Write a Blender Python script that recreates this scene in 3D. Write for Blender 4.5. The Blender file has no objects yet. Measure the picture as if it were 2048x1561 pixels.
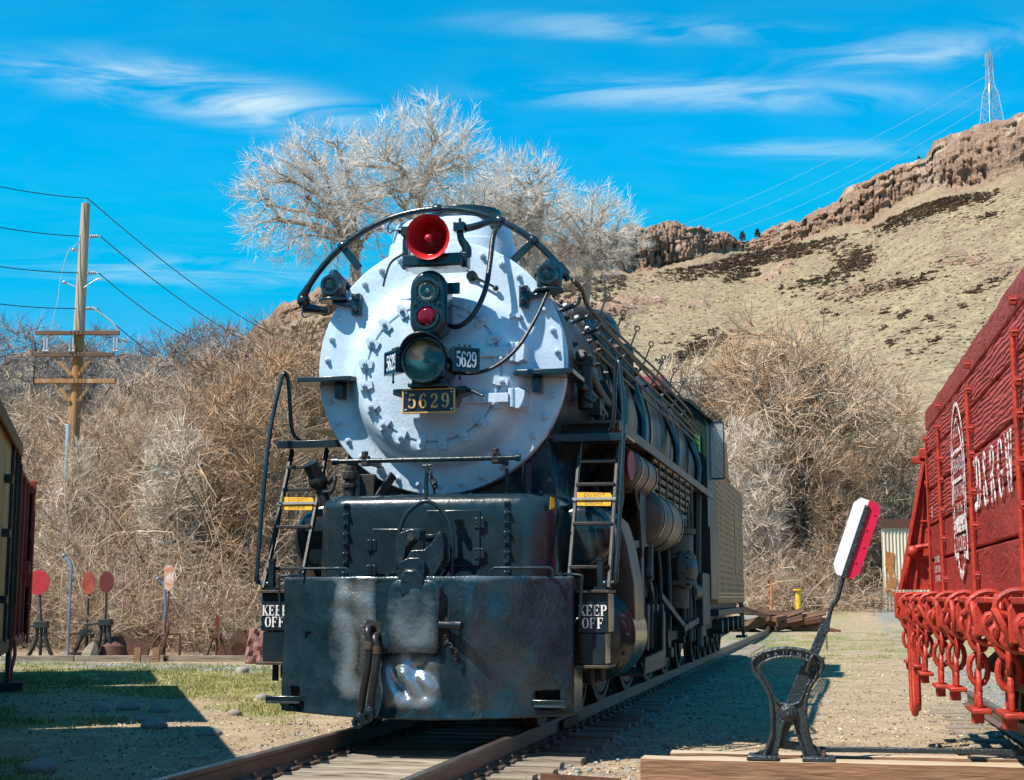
import bpy, bmesh, math, random
import numpy as np
from mathutils import Vector, Matrix, Euler
R = math.radians
random.seed(7)
scene = bpy.context.scene
COL = scene.collection

# ------------------------------------------------------------ camera
CAM = Vector((3.4766, -11.6577, 1.1289))
FPX, PITCH, YAW = 2900.0, R(8.1343), R(12.8082)
cd = bpy.data.cameras.new('camera')
cam = bpy.data.objects.new('camera', cd); COL.objects.link(cam)
cam.location = CAM
cam.rotation_euler = (R(90) + PITCH, 0, YAW)
cd.sensor_width = 36.0
cd.lens = 36.0 * FPX / 2048.0
cd.clip_start, cd.clip_end = 0.1, 5000
scene.camera = cam
scene.render.resolution_x, scene.render.resolution_y = 1024, 780
scene.render.engine = 'CYCLES'
cy = scene.cycles; cy.max_bounces = 5; cy.diffuse_bounces = 2; cy.glossy_bounces = 2; cy.transmission_bounces = 6
cy.use_adaptive_sampling = True; cy.adaptive_threshold = .025
cy.caustics_reflective = cy.caustics_refractive = False

# ------------------------------------------------------------ world, sun, exposure
SUN = Vector((-0.47, -0.52, 1.0)).normalized()      # towards the sun
world = bpy.data.worlds.new('World'); scene.world = world
world.use_nodes = True
wn, wl = world.node_tree.nodes, world.node_tree.links
wn.clear()
w_out = wn.new('ShaderNodeOutputWorld'); w_bg = wn.new('ShaderNodeBackground')
sky = wn.new('ShaderNodeTexSky'); sky.sky_type = 'NISHITA'; sky.sun_disc = False
sky.sun_elevation = math.asin(SUN.z); sky.sun_rotation = math.atan2(SUN.x, SUN.y)
sky.air_density = 1.0; sky.dust_density = 0.3; sky.ozone_density = 3.0; sky.altitude = 1700
w_bg.inputs['Strength'].default_value = 0.075
hs = wn.new('ShaderNodeHueSaturation'); hs.inputs['Saturation'].default_value = 1.55
hs.inputs['Hue'].default_value = 0.475; hs.inputs['Value'].default_value = 2.0
wl.new(sky.outputs[0], hs.inputs['Color'])
cap = wn.new('ShaderNodeMix'); cap.data_type = 'RGBA'; cap.blend_type = 'DARKEN'; cap.inputs['Factor'].default_value = 1.0   # even, deep mountain sky down to the skyline
wl.new(hs.outputs[0], cap.inputs['A']); cap.inputs['B'].default_value = (.30, 4.4, 7.9, 1)
# wispy cirrus: noise on the sky direction projected to a high flat layer
tc = wn.new('ShaderNodeTexCoord'); sep = wn.new('ShaderNodeSeparateXYZ')
wl.new(tc.outputs['Generated'], sep.inputs[0])
def wmath(op, a, b=None, c=None, clamp=False):
    n = wn.new('ShaderNodeMath'); n.operation = op; n.use_clamp = clamp
    for i, q in enumerate((a, b, c)):
        if q is None: continue
        if isinstance(q, (int, float)): n.inputs[i].default_value = q
        else: wl.new(q, n.inputs[i])
    return n.outputs[0]
zz = wmath('MAXIMUM', sep.outputs[2], 0.03)
px_ = wmath('DIVIDE', sep.outputs[0], zz); py_ = wmath('DIVIDE', sep.outputs[1], zz)
cmb = wn.new('ShaderNodeCombineXYZ'); wl.new(px_, cmb.inputs[0]); wl.new(py_, cmb.inputs[1])
rz = wn.new('ShaderNodeVectorRotate'); rz.rotation_type = 'Z_AXIS'; rz.inputs['Angle'].default_value = -YAW
wl.new(cmb.outputs[0], rz.inputs['Vector'])
mp = wn.new('ShaderNodeMapping'); mp.inputs['Rotation'].default_value = (0, 0, R(-25)); mp.inputs['Scale'].default_value = (1.5, 2.6, 1)
mp.inputs['Location'].default_value = (3.1, 1.7, 0)
wl.new(rz.outputs[0], mp.inputs[0])
nz1 = wn.new('ShaderNodeTexNoise'); nz1.inputs['Scale'].default_value = 1.7; nz1.inputs['Detail'].default_value = 5
nz1.inputs['Roughness'].default_value = 0.56; nz1.inputs['Distortion'].default_value = 1.3
wl.new(mp.outputs[0], nz1.inputs['Vector'])
# a thin cirrus veil everywhere, with thicker banks in some places
mask = 0.015
for bx_, by_, ra_, rb_, an_, am_ in ((-.62, 2.80, .38, .15, 32, 1.0), (.24, 2.46, .30, .06, 6, .5), (.42, 2.80, .46, .10, 3, .5), (.76, 2.56, .26, .10, -16, .6), (.68, 3.16, .26, .07, 4, .5), (-.98, 4.4, .5, .25, 0, .35), (.4, -1.5, 1.1, .5, 20, .6)):
    m2 = wn.new('ShaderNodeMapping'); m2.vector_type = 'TEXTURE'; m2.inputs['Location'].default_value = (bx_, by_, 0); m2.inputs['Rotation'].default_value = (0, 0, R(an_)); m2.inputs['Scale'].default_value = (ra_, rb_, 1)
    wl.new(rz.outputs[0], m2.inputs[0]); ln = wn.new('ShaderNodeVectorMath'); ln.operation = 'LENGTH'; wl.new(m2.outputs[0], ln.inputs[0])
    q = wn.new('ShaderNodeMapRange'); q.interpolation_type = 'SMOOTHERSTEP'; q.inputs[1].default_value = 1.6; q.inputs[2].default_value = 0.0; q.inputs[3].default_value = 0.0; q.inputs[4].default_value = am_
    wl.new(ln.outputs['Value'], q.inputs[0]); mask = wmath('ADD', mask, q.outputs[0])
mr = wn.new('ShaderNodeMapRange'); mr.interpolation_type = 'SMOOTHSTEP'; mr.inputs[1].default_value = 0.34; mr.inputs[2].default_value = 0.70
wl.new(nz1.outputs['Fac'], mr.inputs[0])
cl = wmath('MULTIPLY', wmath('MULTIPLY', mr.outputs[0], mask, clamp=True), 0.95, clamp=True)
mixc = wn.new('ShaderNodeMix'); mixc.data_type = 'RGBA'
wl.new(cl, mixc.inputs['Factor']); wl.new(cap.outputs['Result'], mixc.inputs['A'])
mixc.inputs['B'].default_value = (6.2, 7.9, 8.6, 1)
wl.new(mixc.outputs['Result'], w_bg.inputs['Color']); wl.new(w_bg.outputs[0], w_out.inputs[0])

world.cycles.sampling_method = 'MANUAL'; world.cycles.sample_map_resolution = 256
sd = bpy.data.lights.new('sun', 'SUN'); sd.energy = 5.0; sd.angle = R(0.5); sd.color = (1.0, 0.94, 0.84)
sun = bpy.data.objects.new('sun', sd); COL.objects.link(sun)
sun.rotation_euler = (-SUN).to_track_quat('-Z', 'Y').to_euler()
sun.location = (-30, -30, 60)
vs = scene.view_settings
vs.view_transform = 'Standard'; vs.look = 'None'; vs.exposure = 0.62; vs.gamma = 1.0; vs.use_curve_mapping = False

# ------------------------------------------------------------ materials
MATS = {}
def mat(name, c1, c2=None, scale=3.0, rough=0.5, metal=0.0, bump=0.0, bscale=30.0, stretch=(1, 1, 1), coat=0.0,
        c3=None, scale3=0.8, attr=None, lo=0.35, hi=0.65, bdist=0.02, rvar=0.0, spec=0.5, lo3=0.5, hi3=0.7, dist=0.0, wave=0.0):
    m = bpy.data.materials.new(name); m.use_nodes = True
    n, l = m.node_tree.nodes, m.node_tree.links
    b = n['Principled BSDF']
    b.inputs['Base Color'].default_value = (*c1, 1); b.inputs['Roughness'].default_value = rough
    b.inputs['Metallic'].default_value = metal; b.inputs['Coat Weight'].default_value = coat
    b.inputs['Specular IOR Level'].default_value = spec
    t = n.new('ShaderNodeTexCoord'); mpn = n.new('ShaderNodeMapping'); mpn.inputs['Scale'].default_value = stretch
    l.new(t.outputs['Object'], mpn.inputs[0])
    def noise(s, det=3):
        q = n.new('ShaderNodeTexNoise'); q.inputs['Scale'].default_value = s; q.inputs['Detail'].default_value = det
        q.inputs['Distortion'].default_value = dist
        q.inputs['Roughness'].default_value = 0.62
        l.new(mpn.outputs[0], q.inputs['Vector']); return q
    def ramp(src, a, z):
        q = n.new('ShaderNodeMapRange'); q.inputs[1].default_value = a; q.inputs[2].default_value = z
        l.new(src, q.inputs[0]); return q.outputs[0]
    col = None
    if c2:
        f = ramp(noise(scale).outputs['Fac'], lo, hi)
        mx = n.new('ShaderNodeMix'); mx.data_type = 'RGBA'
        l.new(f, mx.inputs['Factor']); mx.inputs['A'].default_value = (*c1, 1); mx.inputs['B'].default_value = (*c2, 1)
        col = mx.outputs['Result']
    if c3:
        f = ramp(noise(scale3).outputs['Fac'], lo3, hi3)
        mx = n.new('ShaderNodeMix'); mx.data_type = 'RGBA'
        l.new(f, mx.inputs['Factor'])
        if col: l.new(col, mx.inputs['A'])
        else: mx.inputs['A'].default_value = (*c1, 1)
        mx.inputs['B'].default_value = (*c3, 1); col = mx.outputs['Result']
    if attr:      # per-plant tint: attribute picks along a list of colours
        a = n.new('ShaderNodeAttribute'); a.attribute_name = 'tint'
        rp = n.new('ShaderNodeValToRGB'); els = rp.color_ramp.elements
        while len(els) < len(attr): els.new(0.5)
        for i, c in enumerate(attr):
            els[i].position = i / (len(attr) - 1); els[i].color = (*c, 1)
        l.new(a.outputs['Fac'], rp.inputs[0]); col = rp.outputs[0]
    if col: l.new(col, b.inputs['Base Color'])
    if rvar:
        q = n.new('ShaderNodeMapRange'); q.inputs[1].default_value = 0.3; q.inputs[2].default_value = 0.7
        q.inputs[3].default_value = rough - rvar; q.inputs[4].default_value = rough + rvar
        l.new(noise(scale * 1.7).outputs['Fac'], q.inputs[0]); l.new(q.outputs[0], b.inputs['Roughness'])
    if bump:
        bp = n.new('ShaderNodeBump'); bp.inputs['Strength'].default_value = bump; bp.inputs['Distance'].default_value = bdist
        hgt = noise(bscale, 2).outputs['Fac']
        if wave:
            wv = n.new('ShaderNodeTexWave'); wv.bands_direction = 'Z'; wv.inputs['Scale'].default_value = wave; wv.inputs['Distortion'].default_value = 7; wv.inputs['Detail'].default_value = 4; wv.inputs['Detail Scale'].default_value = 1.4
            l.new(mpn.outputs[0], wv.inputs['Vector']); ad = n.new('ShaderNodeMath'); ad.operation = 'MULTIPLY_ADD'; ad.inputs[1].default_value = .55
            l.new(wv.outputs['Fac'], ad.inputs[0]); l.new(hgt, ad.inputs[2]); hgt = ad.outputs[0]
        l.new(hgt, bp.inputs['Height']); l.new(bp.outputs[0], b.inputs['Normal'])
    MATS[name] = m
    return m
M = MATS
mat('silver_paint', (.56, .67, .78), (.47, .58, .70), scale=5, rough=.34, metal=.05, bump=.36, bscale=34, bdist=.010, rvar=.07, c3=(.36, .33, .31), scale3=6, lo3=.66, hi3=.88)
mat('black_paint', (.007, .018, .026), (.014, .028, .037), scale=4, rough=.24, bump=.16, bscale=22, bdist=.012, rvar=.08, coat=.15)
mat('pilot_paint', (.005, .018, .028), (.012, .032, .046), scale=5, rough=.26, bump=.55, bscale=26, bdist=.012, rvar=.09, coat=.15, spec=.5, c3=(.045, .06, .07), scale3=14, lo3=.70, hi3=.85)
mat('black_dull', (.013, .013, .014), (.032, .029, .026), scale=5, rough=.55, bump=.2, bscale=30)
mat('jacket_paint', (.022, .019, .017), (.06, .046, .036), scale=2.2, rough=.40, bump=.08, bscale=6, rvar=.08, stretch=(1, 1, .35), spec=.25)
mat('grime_steel', (.055, .040, .032), (.10, .07, .05), scale=7, rough=.55, metal=.3, bump=.25, bscale=40)
mat('smoke_brown', (.15, .10, .075), (.08, .058, .048), scale=3, rough=.45, spec=.3, bump=.12, bscale=20, c3=(.18, .11, .08), scale3=1.4)
mat('tender_paint', (.38, .185, .085), (.46, .235, .115), scale=1.6, rough=.6, spec=.15, bump=.06, bscale=9, stretch=(1, 1, .4))
mat('rivet_dark', (.018, .015, .013), rough=.5)
mat('bell_red', (.50, .018, .022), (.36, .012, .018), scale=8, rough=.35, bump=.1, bscale=20, c3=(.55, .5, .47), scale3=16, lo3=.74, hi3=.80)
mat('gold_brass', (.80, .46, .14), (.66, .36, .10), scale=20, rough=.4, metal=.15, bump=.1, bscale=60)
mat('number_white', (.72, .78, .82), rough=.5)
mat('board_blue', (.010, .022, .045), rough=.22)
mat('sign_yellow', (.85, .43, .012), (.72, .36, .02), scale=14, rough=.4, bump=.1, bscale=50)
mat('sign_ink', (.03, .022, .012), rough=.6)
mat('rail_steel', (.13, .085, .065), (.20, .135, .105), scale=9, rough=.5, metal=.35, bump=.2, bscale=60, stretch=(1, .2, 1))
mat('rail_head', (.24, .21, .20), (.15, .11, .09), scale=10, rough=.35, metal=.7, bump=.1, bscale=40, stretch=(1, .15, 1))
mat('tie_wood', (.28, .225, .165), (.14, .105, .075), scale=5, rough=.85, bump=.8, bscale=22, stretch=(.14, 1.3, 1.3), c3=(.42, .36, .28), scale3=3)
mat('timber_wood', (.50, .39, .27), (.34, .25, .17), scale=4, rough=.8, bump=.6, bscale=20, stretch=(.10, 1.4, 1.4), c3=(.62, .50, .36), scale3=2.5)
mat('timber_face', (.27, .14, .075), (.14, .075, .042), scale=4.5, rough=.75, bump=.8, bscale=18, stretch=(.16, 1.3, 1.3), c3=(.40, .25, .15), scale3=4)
mat('pole_wood', (.42, .22, .08), (.30, .13, .04), scale=5, rough=.8, bump=.5, bscale=20, stretch=(1.5, 1.5, .1), c3=(.50, .38, .27), scale3=1.2)
mat('pole_grey', (.52, .40, .30), (.40, .27, .17), scale=5, rough=.85, bump=.5, bscale=20, stretch=(1.5, 1.5, .1))
mat('arm_wood', (.20, .10, .055), (.11, .06, .04), scale=6, rough=.8, bump=.5, bscale=24, stretch=(.2, 1.5, 1.5))
mat('rust', (.14, .055, .03), (.075, .035, .025), scale=9, rough=.8, bump=.4, bscale=30)
mat('rust_pink', (.30, .15, .12), (.20, .09, .075), scale=5, rough=.75, bump=.5, bscale=14)
mat('cast_iron', (.016, .024, .030), (.030, .042, .050), scale=9, rough=.36, bump=.5, bscale=48, rvar=.06, coat=.1)
mat('target_white', (.86, .86, .86), (.78, .79, .8), scale=9, rough=.45, bump=.1, bscale=25)
mat('target_red', (.62, .006, .055), (.52, .008, .05), scale=7, rough=.4, bump=.12, bscale=22)
mat('disc_red', (.50, .02, .035), (.40, .02, .03), scale=6, rough=.6)
mat('disc_brick', (.42, .085, .045), (.30, .05, .03), scale=5, rough=.6, lo=.45, hi=.55)
mat('disc_maroon', (.16, .018, .02), (.11, .014, .018), scale=6, rough=.6)
mat('disc_peach', (.62, .22, .10), (.75, .68, .6), scale=7, rough=.6)
mat('gondola_wood', (.43, .056, .040), (.30, .036, .028), scale=3, rough=.5, bump=1.0, bscale=15, bdist=.020, wave=7.0, stretch=(1, .20, 1.3), c3=(.42, .065, .045), scale3=5, dist=2.2)
mat('gondola_plain', (.40, .050, .038), (.29, .035, .028), scale=2, rough=.42, bump=.7, bscale=11, bdist=.020, dist=1.5, stretch=(1, .35, 1), c3=(.25, .028, .022), scale3=4)
mat('gondola_steel', (.46, .040, .019), (.36, .030, .016), scale=6, rough=.5, bump=.3, bscale=26, c3=(.20, .024, .018), scale3=9, lo3=.52, hi3=.70)
mat('worn_shaft', (.16, .07, .055), (.24, .15, .12), scale=12, rough=.5, metal=.3)
mat('worn_white', (.80, .76, .74), (.30, .045, .035), scale=16, rough=.65, bump=.4, bscale=30, lo=.50, hi=.58, stretch=(1, .5, 1.6))
mat('paint_white', (.82, .80, .80), (.70, .66, .66), scale=12, rough=.6, bump=.3, bscale=30)
mat('car_yellow', (.62, .33, .13), (.50, .26, .10), scale=4, rough=.7, bump=.5, bscale=16, stretch=(1.4, 1.4, .12))
mat('car_red', (.38, .045, .03), (.30, .03, .025), scale=4, rough=.6, bump=.4, bscale=14, stretch=(1.4, 1.4, .12))
mat('car_eave', (.30, .12, .035), (.20, .08, .03), scale=5, rough=.8, bump=.5, bscale=14)
mat('stone', (.34, .29, .25), (.24, .21, .19), scale=4, rough=.85, bump=.5, bscale=14)
mat('gravel_grey', (.20, .22, .22), attr=[(.13, .15, .155), (.22, .24, .24), (.32, .32, .30), (.25, .20, .16)], rough=.9)
mat('litter', (.4, .3, .2), attr=[(.40, .28, .17), (.28, .18, .11), (.56, .44, .30), (.20, .13, .08), (.66, .56, .42)], rough=.85)
mat('grass_blade', (.12, .2, .03), attr=[(.09, .13, .02), (.17, .21, .03), (.34, .29, .10), (.46, .37, .19)], rough=.6)
mat('twigs', (.3, .24, .18), attr=[(.30, .19, .12), (.46, .315, .21), (.62, .47, .345), (.46, .28, .155), (.80, .68, .56), (.19, .13, .095)], rough=.85)
mat('bark_pale', (.82, .76, .70), (.66, .59, .52), scale=6, rough=.8, bump=.4, bscale=20)
mt_ = mat('crown_twigs', (.4, .3, .2), rough=.85); oi_ = mt_.node_tree.nodes.new('ShaderNodeObjectInfo'); mt_.node_tree.links.new(oi_.outputs['Color'], mt_.node_tree.nodes['Principled BSDF'].inputs['Base Color'])
mat('bark_tan', (.44, .36, .29), (.30, .235, .18), scale=6, rough=.85, bump=.4, bscale=20)
mat('bark_brown', (.24, .185, .14), (.16, .12, .09), scale=6, rough=.85, bump=.6, bscale=16, stretch=(1, 1, .3))
mat('bark_blue', (.24, .22, .215), (.30, .28, .27), scale=6, rough=.85)
mat('conifer', (.02, .035, .015), (.035, .05, .02), scale=5, rough=.8)
mat('hill_shrub', (.2, .15, .12), attr=[(.15, .105, .085), (.22, .16, .125), (.34, .25, .16)], rough=.9)
mat('hill_rock', (.25, .15, .10), attr=[(.20, .11, .07), (.30, .19, .12), (.26, .19, .14), (.15, .09, .065)], rough=.9)
mat('galv', (.50, .55, .60), (.42, .47, .52), scale=5, rough=.4, metal=.4)
mat('conduit_blue', (.20, .27, .34), (.14, .19, .25), scale=6, rough=.45, metal=.3)
mat('wire_black', (.010, .011, .013), rough=.5)
mat('wire_pale', (.62, .66, .70), rough=.35, metal=.5)
mat('bollard_yellow', (.78, .47, .02), (.65, .38, .03), scale=5, rough=.5)
mat('marker_orange', (.72, .16, .02), rough=.6)
mat('wall_cream', (.68, .60, .46), (.55, .47, .35), scale=2, rough=.7, stretch=(1, 1, .3))
mat('graffiti', (.55, .25, .04), (.38, .09, .04), scale=6, rough=.7)
mat('insulator', (.40, .43, .46), rough=.25)
mat('rubber', (.012, .012, .014), (.022, .022, .024), scale=10, rough=.38, bump=.2, bscale=30)
mat('red_hatch', (.32, .07, .075), (.26, .05, .055), scale=4, rough=.55)
mat('cab_green', (.010, .024, .021), (.016, .030, .026), scale=5, spec=.25, rough=.4, bump=.06, bscale=12)
mat('cab_lit_green', (.03, .20, .06), rough=.4)
mat('wheel_red', (.36, .015, .025), rough=.5)
def glint_paint():  # black pilot paint with sun glints mixed into its colour as pale metal
    m = MATS['pilot_paint'].copy(); m.name = 'pilot_glint'; n, l = m.node_tree.nodes, m.node_tree.links; b = n['Principled BSDF']
    a = n.new('ShaderNodeAttribute'); a.attribute_name = 'glint'
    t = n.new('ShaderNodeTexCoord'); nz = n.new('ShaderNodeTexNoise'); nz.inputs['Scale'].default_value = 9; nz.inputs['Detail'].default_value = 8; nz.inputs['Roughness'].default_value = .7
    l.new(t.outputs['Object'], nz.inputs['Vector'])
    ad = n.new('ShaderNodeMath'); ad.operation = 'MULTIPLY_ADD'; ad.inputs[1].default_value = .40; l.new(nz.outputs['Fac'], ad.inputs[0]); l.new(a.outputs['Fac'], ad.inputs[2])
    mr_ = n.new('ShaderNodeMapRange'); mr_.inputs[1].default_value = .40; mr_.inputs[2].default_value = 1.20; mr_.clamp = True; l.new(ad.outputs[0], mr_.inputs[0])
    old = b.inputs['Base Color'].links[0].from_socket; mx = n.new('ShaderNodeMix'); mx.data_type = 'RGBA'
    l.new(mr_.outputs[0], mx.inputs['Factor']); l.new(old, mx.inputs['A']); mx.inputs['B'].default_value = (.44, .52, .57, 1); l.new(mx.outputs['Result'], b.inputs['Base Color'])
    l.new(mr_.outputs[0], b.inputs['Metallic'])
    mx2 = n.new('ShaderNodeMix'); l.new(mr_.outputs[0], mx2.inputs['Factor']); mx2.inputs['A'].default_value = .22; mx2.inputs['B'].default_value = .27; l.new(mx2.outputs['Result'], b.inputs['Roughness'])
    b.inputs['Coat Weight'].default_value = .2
    MATS['pilot_glint'] = m
glint_paint()
def glass(name, tint, rough=.04, trans=.9):
    m = mat(name, tint, rough=rough)
    b = m.node_tree.nodes['Principled BSDF']; b.inputs['Transmission Weight'].default_value = trans; b.inputs['IOR'].default_value = 1.45
glass('lens_clear', (1, 1, 1), .04, 1.0); glass('lens_red', (.55, .01, .05), .05, .75); glass('pane_glass', (.75, .85, .95), .03, .8)
mat('reflector', (.52, .46, .26), (.30, .28, .17), scale=7, rough=.32, metal=.9)
mat('reflector_dark', (.30, .31, .32), rough=.2, metal=1.0)

# ------------------------------------------------------------ mesh helpers
def nrm(v):
    v = Vector(v); return v.normalized() if v.length > 1e-9 else Vector((0, 0, 1))
def perp(d):
    d = nrm(d); a = Vector((0, 0, 1)) if abs(d.z) < .9 else Vector((1, 0, 0))
    u = d.cross(a).normalized(); return u, d.cross(u).normalized()
class MB:
    def __init__(s): s.v = []; s.f = []
    def add(s, vs, fs):
        o = len(s.v); s.v += [tuple(p) for p in vs]; s.f += [tuple(i + o for i in f) for f in fs]; return s
    def box(s, c, sz, rot=None):
        c = Vector(c); h = [q / 2 for q in sz]; vs = []
        for x in (-1, 1):
            for y in (-1, 1):
                for z in (-1, 1):
                    p = Vector((x * h[0], y * h[1], z * h[2]))
                    if rot is not None: p = rot @ p
                    vs.append(c + p)
        return s.add(vs, [(0, 1, 3, 2), (4, 6, 7, 5), (0, 4, 5, 1), (2, 3, 7, 6), (0, 2, 6, 4), (1, 5, 7, 3)])
    def bx(s, x0, x1, y0, y1, z0, z1):
        return s.box(((x0 + x1) / 2, (y0 + y1) / 2, (z0 + z1) / 2), (x1 - x0, y1 - y0, z1 - z0))
    def bar(s, p0, p1, w, h, up=(0, 0, 1)):
        p0, p1 = Vector(p0), Vector(p1); d = (p1 - p0).normalized(); up = Vector(up)
        r = d.cross(up)
        if r.length < 1e-4: r = d.cross(Vector((1, 0, 0)))
        r.normalize(); u = r.cross(d)
        vs = [p + r * a * w / 2 + u * b * h / 2 for p in (p0, p1) for a, b in ((-1, -1), (1, -1), (1, 1), (-1, 1))]
        return s.add(vs, [(3, 2, 1, 0), (4, 5, 6, 7), (0, 1, 5, 4), (1, 2, 6, 5), (2, 3, 7, 6), (3, 0, 4, 7)])
    def cyl(s, p0, p1, r0, r1=None, n=16, cap=True):
        r1 = r0 if r1 is None else r1
        return s.lathe([(r0, 0.0), (r1, (Vector(p1) - Vector(p0)).length)], p0, Vector(p1) - Vector(p0), n, cap)
    def lathe(s, prof, o, axis, n=24, cap=True):
        o = Vector(o); a = nrm(axis); u, w = perp(a); vs = []; fs = []
        for r, h in prof:
            for i in range(n):
                t = 2 * math.pi * i / n
                vs.append(o + a * h + (u * math.cos(t) + w * math.sin(t)) * r)
        k = len(prof)
        for j in range(k - 1):
            for i in range(n):
                i2 = (i + 1) % n
                fs.append((j * n + i, j * n + i2, (j + 1) * n + i2, (j + 1) * n + i))
        if cap:
            fs.append(tuple(range(n))[::-1]); fs.append(tuple((k - 1) * n + i for i in range(n)))
        return s.add(vs, fs)
    def tube(s, pts, r, n=8, closed=False, smooth=0):
        pts = [Vector(p) for p in pts]
        k0 = len(pts)
        if smooth: pts = catmull(pts, smooth, closed)
        k = len(pts); rr = r if isinstance(r, (list, tuple)) else [r] * k
        if len(rr) != k: rr = list(np.interp(np.linspace(0, k0 - 1, k), np.arange(k0), rr))
        vs = []; fs = []; u = None
        for i, p in enumerate(pts):
            if closed: t = pts[(i + 1) % k] - pts[i - 1]
            else: t = pts[min(i + 1, k - 1)] - pts[max(i - 1, 0)]
            t = nrm(t)
            if u is None: u, w = perp(t)
            else:
                u = u - t * u.dot(t)
                u = u.normalized() if u.length > 1e-6 else perp(t)[0]
                w = t.cross(u)
            for j in range(n):
                a = 2 * math.pi * j / n
                vs.append(p + (u * math.cos(a) + w * math.sin(a)) * rr[i])
        kk = k if closed else k - 1
        for i in range(kk):
            i2 = (i + 1) % k
            for j in range(n):
                j2 = (j + 1) % n
                fs.append((i * n + j, i * n + j2, i2 * n + j2, i2 * n + j))
        if not closed:
            fs.append(tuple(range(n))[::-1]); fs.append(tuple((k - 1) * n + j for j in range(n)))
        return s.add(vs, fs)
    def prism(s, poly, o, u, v, depth):
        """2-D outline in the plane (o,u,v), pushed along u x v by depth"""
        o, u, v = Vector(o), Vector(u), Vector(v); w = u.cross(v).normalized() * depth; n = len(poly)
        a = [o + u * x + v * y for x, y in poly]
        vs = a + [p + w for p in a]
        fs = [tuple(range(n))[::-1], tuple(range(n, 2 * n))]
        fs += [(i, (i + 1) % n, n + (i + 1) % n, n + i) for i in range(n)]
        return s.add(vs, fs)
    def ball(s, c, r, n=12, m=8, sc=(1, 1, 1)):
        c = Vector(c); vs = []; fs = []
        for j in range(m + 1):
            ph = math.pi * j / m
            for i in range(n):
                t = 2 * math.pi * i / n
                vs.append(c + Vector((math.sin(ph) * math.cos(t) * sc[0], math.sin(ph) * math.sin(t) * sc[1], math.cos(ph) * sc[2])) * r)
        for j in range(m):
            for i in range(n):
                i2 = (i + 1) % n
                fs.append((j * n + i, (j + 1) * n + i, (j + 1) * n + i2, j * n + i2))
        return s.add(vs, fs)
    def ribbon(s, pts, o, u, v, size, thick, smooth=4):
        """a pen stroke: points (x, y, width) drawn on plane (o,u,v), raised by thick"""
        o, u, v = Vector(o), Vector(u), Vector(v); w = u.cross(v).normalized()
        P = [Vector(p) for p in pts]
        if smooth and len(P) > 2: P = catmull(P, smooth, False)
        L = []; n = len(P)
        for i, p in enumerate(P):
            t = P[min(i + 1, n - 1)] - P[max(i - 1, 0)]; t = Vector((t.x, t.y)).normalized()
            q = Vector((-t.y, t.x)) * p.z / 2
            for sg in (1, -1):
                b = o + (u * (p.x + q.x * sg) + v * (p.y + q.y * sg)) * size
                L += [b, b + w * thick]
        fs = []
        for i in range(n - 1):
            a, b = 4 * i, 4 * i + 4
            fs += [(a + 1, b + 1, b + 3, a + 3), (a, a + 2, b + 2, b), (a, b, b + 1, a + 1), (a + 2, a + 3, b + 3, b + 2)]
        fs += [(0, 1, 3, 2), (4 * n - 4, 4 * n - 2, 4 * n - 1, 4 * n - 3)]
        return s.add(L, fs)
    def mesh(s, name, m, smooth=38, uvfix=True):
        me = bpy.data.meshes.new(name); me.from_pydata(s.v, [], s.f); me.validate()
        bm = bmesh.new(); bm.from_mesh(me); bmesh.ops.remove_doubles(bm, verts=bm.verts, dist=1e-5)
        bmesh.ops.recalc_face_normals(bm, faces=bm.faces); bm.to_mesh(me); bm.free()
        if smooth: me.shade_smooth(); me.set_sharp_from_angle(angle=R(smooth))
        me.materials.append(M[m] if isinstance(m, str) else m)
        return me
    def pieces(s):
        """loose islands that stand apart become meshes of their own"""
        n = len(s.v); par = list(range(n))
        def find(a):
            while par[a] != a: par[a] = par[par[a]]; a = par[a]
            return a
        for f in s.f:
            r0 = find(f[0])
            for q in f[1:]: par[find(q)] = r0
        isl = {}
        for i in range(n): isl.setdefault(find(i), []).append(i)
        if len(isl) < 2 or len(isl) > 400: return [s]
        A = np.array(s.v); keys = list(isl); lo = np.array([A[isl[k]].min(0) for k in keys]); hi = np.array([A[isl[k]].max(0) for k in keys])
        sz = (hi - lo).max(1); gap = np.maximum(0, np.maximum(lo[:, None] - hi[None], lo[None] - hi[:, None]))
        near = np.sqrt((gap ** 2).sum(2)) <= np.maximum(.02, .5 * np.maximum(sz[:, None], sz[None]))
        gp = list(range(len(keys)))
        def gf(a):
            while gp[a] != a: a = gp[a]
            return a
        for a, b in zip(*np.nonzero(np.triu(near, 1))): gp[gf(b)] = gf(a)
        roots = sorted({gf(a) for a in range(len(keys))})
        if len(roots) < 2: return [s]
        own = {k: roots.index(gf(i)) for i, k in enumerate(keys)}; out = [MB() for _ in roots]; idx = {}
        for i in range(n):
            g = out[own[find(i)]]; idx[i] = len(g.v); g.v.append(s.v[i])
        for f in s.f: out[own[find(f[0])]].f.append(tuple(idx[q] for q in f))
        return sorted(out, key=lambda g: -len(g.v))
    def build(s, name, m, parent=None, smooth=38, bevel=0.0, segs=2):
        if not any(w in name for w in ('letter', 'number', 'herald', 'marks', 'rivet')):
            ps = s.pieces()
            if len(ps) > 1: return [g.build(name, m, parent, smooth, bevel, segs) for g in ps][0]
        o = bpy.data.objects.new(name, s.mesh(name, m, smooth)); COL.objects.link(o); o.parent = parent
        if bevel:
            b = o.modifiers.new('bevel', 'BEVEL'); b.width = bevel; b.segments = segs; b.limit_method = 'ANGLE'; b.angle_limit = R(40)
        return o
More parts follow.
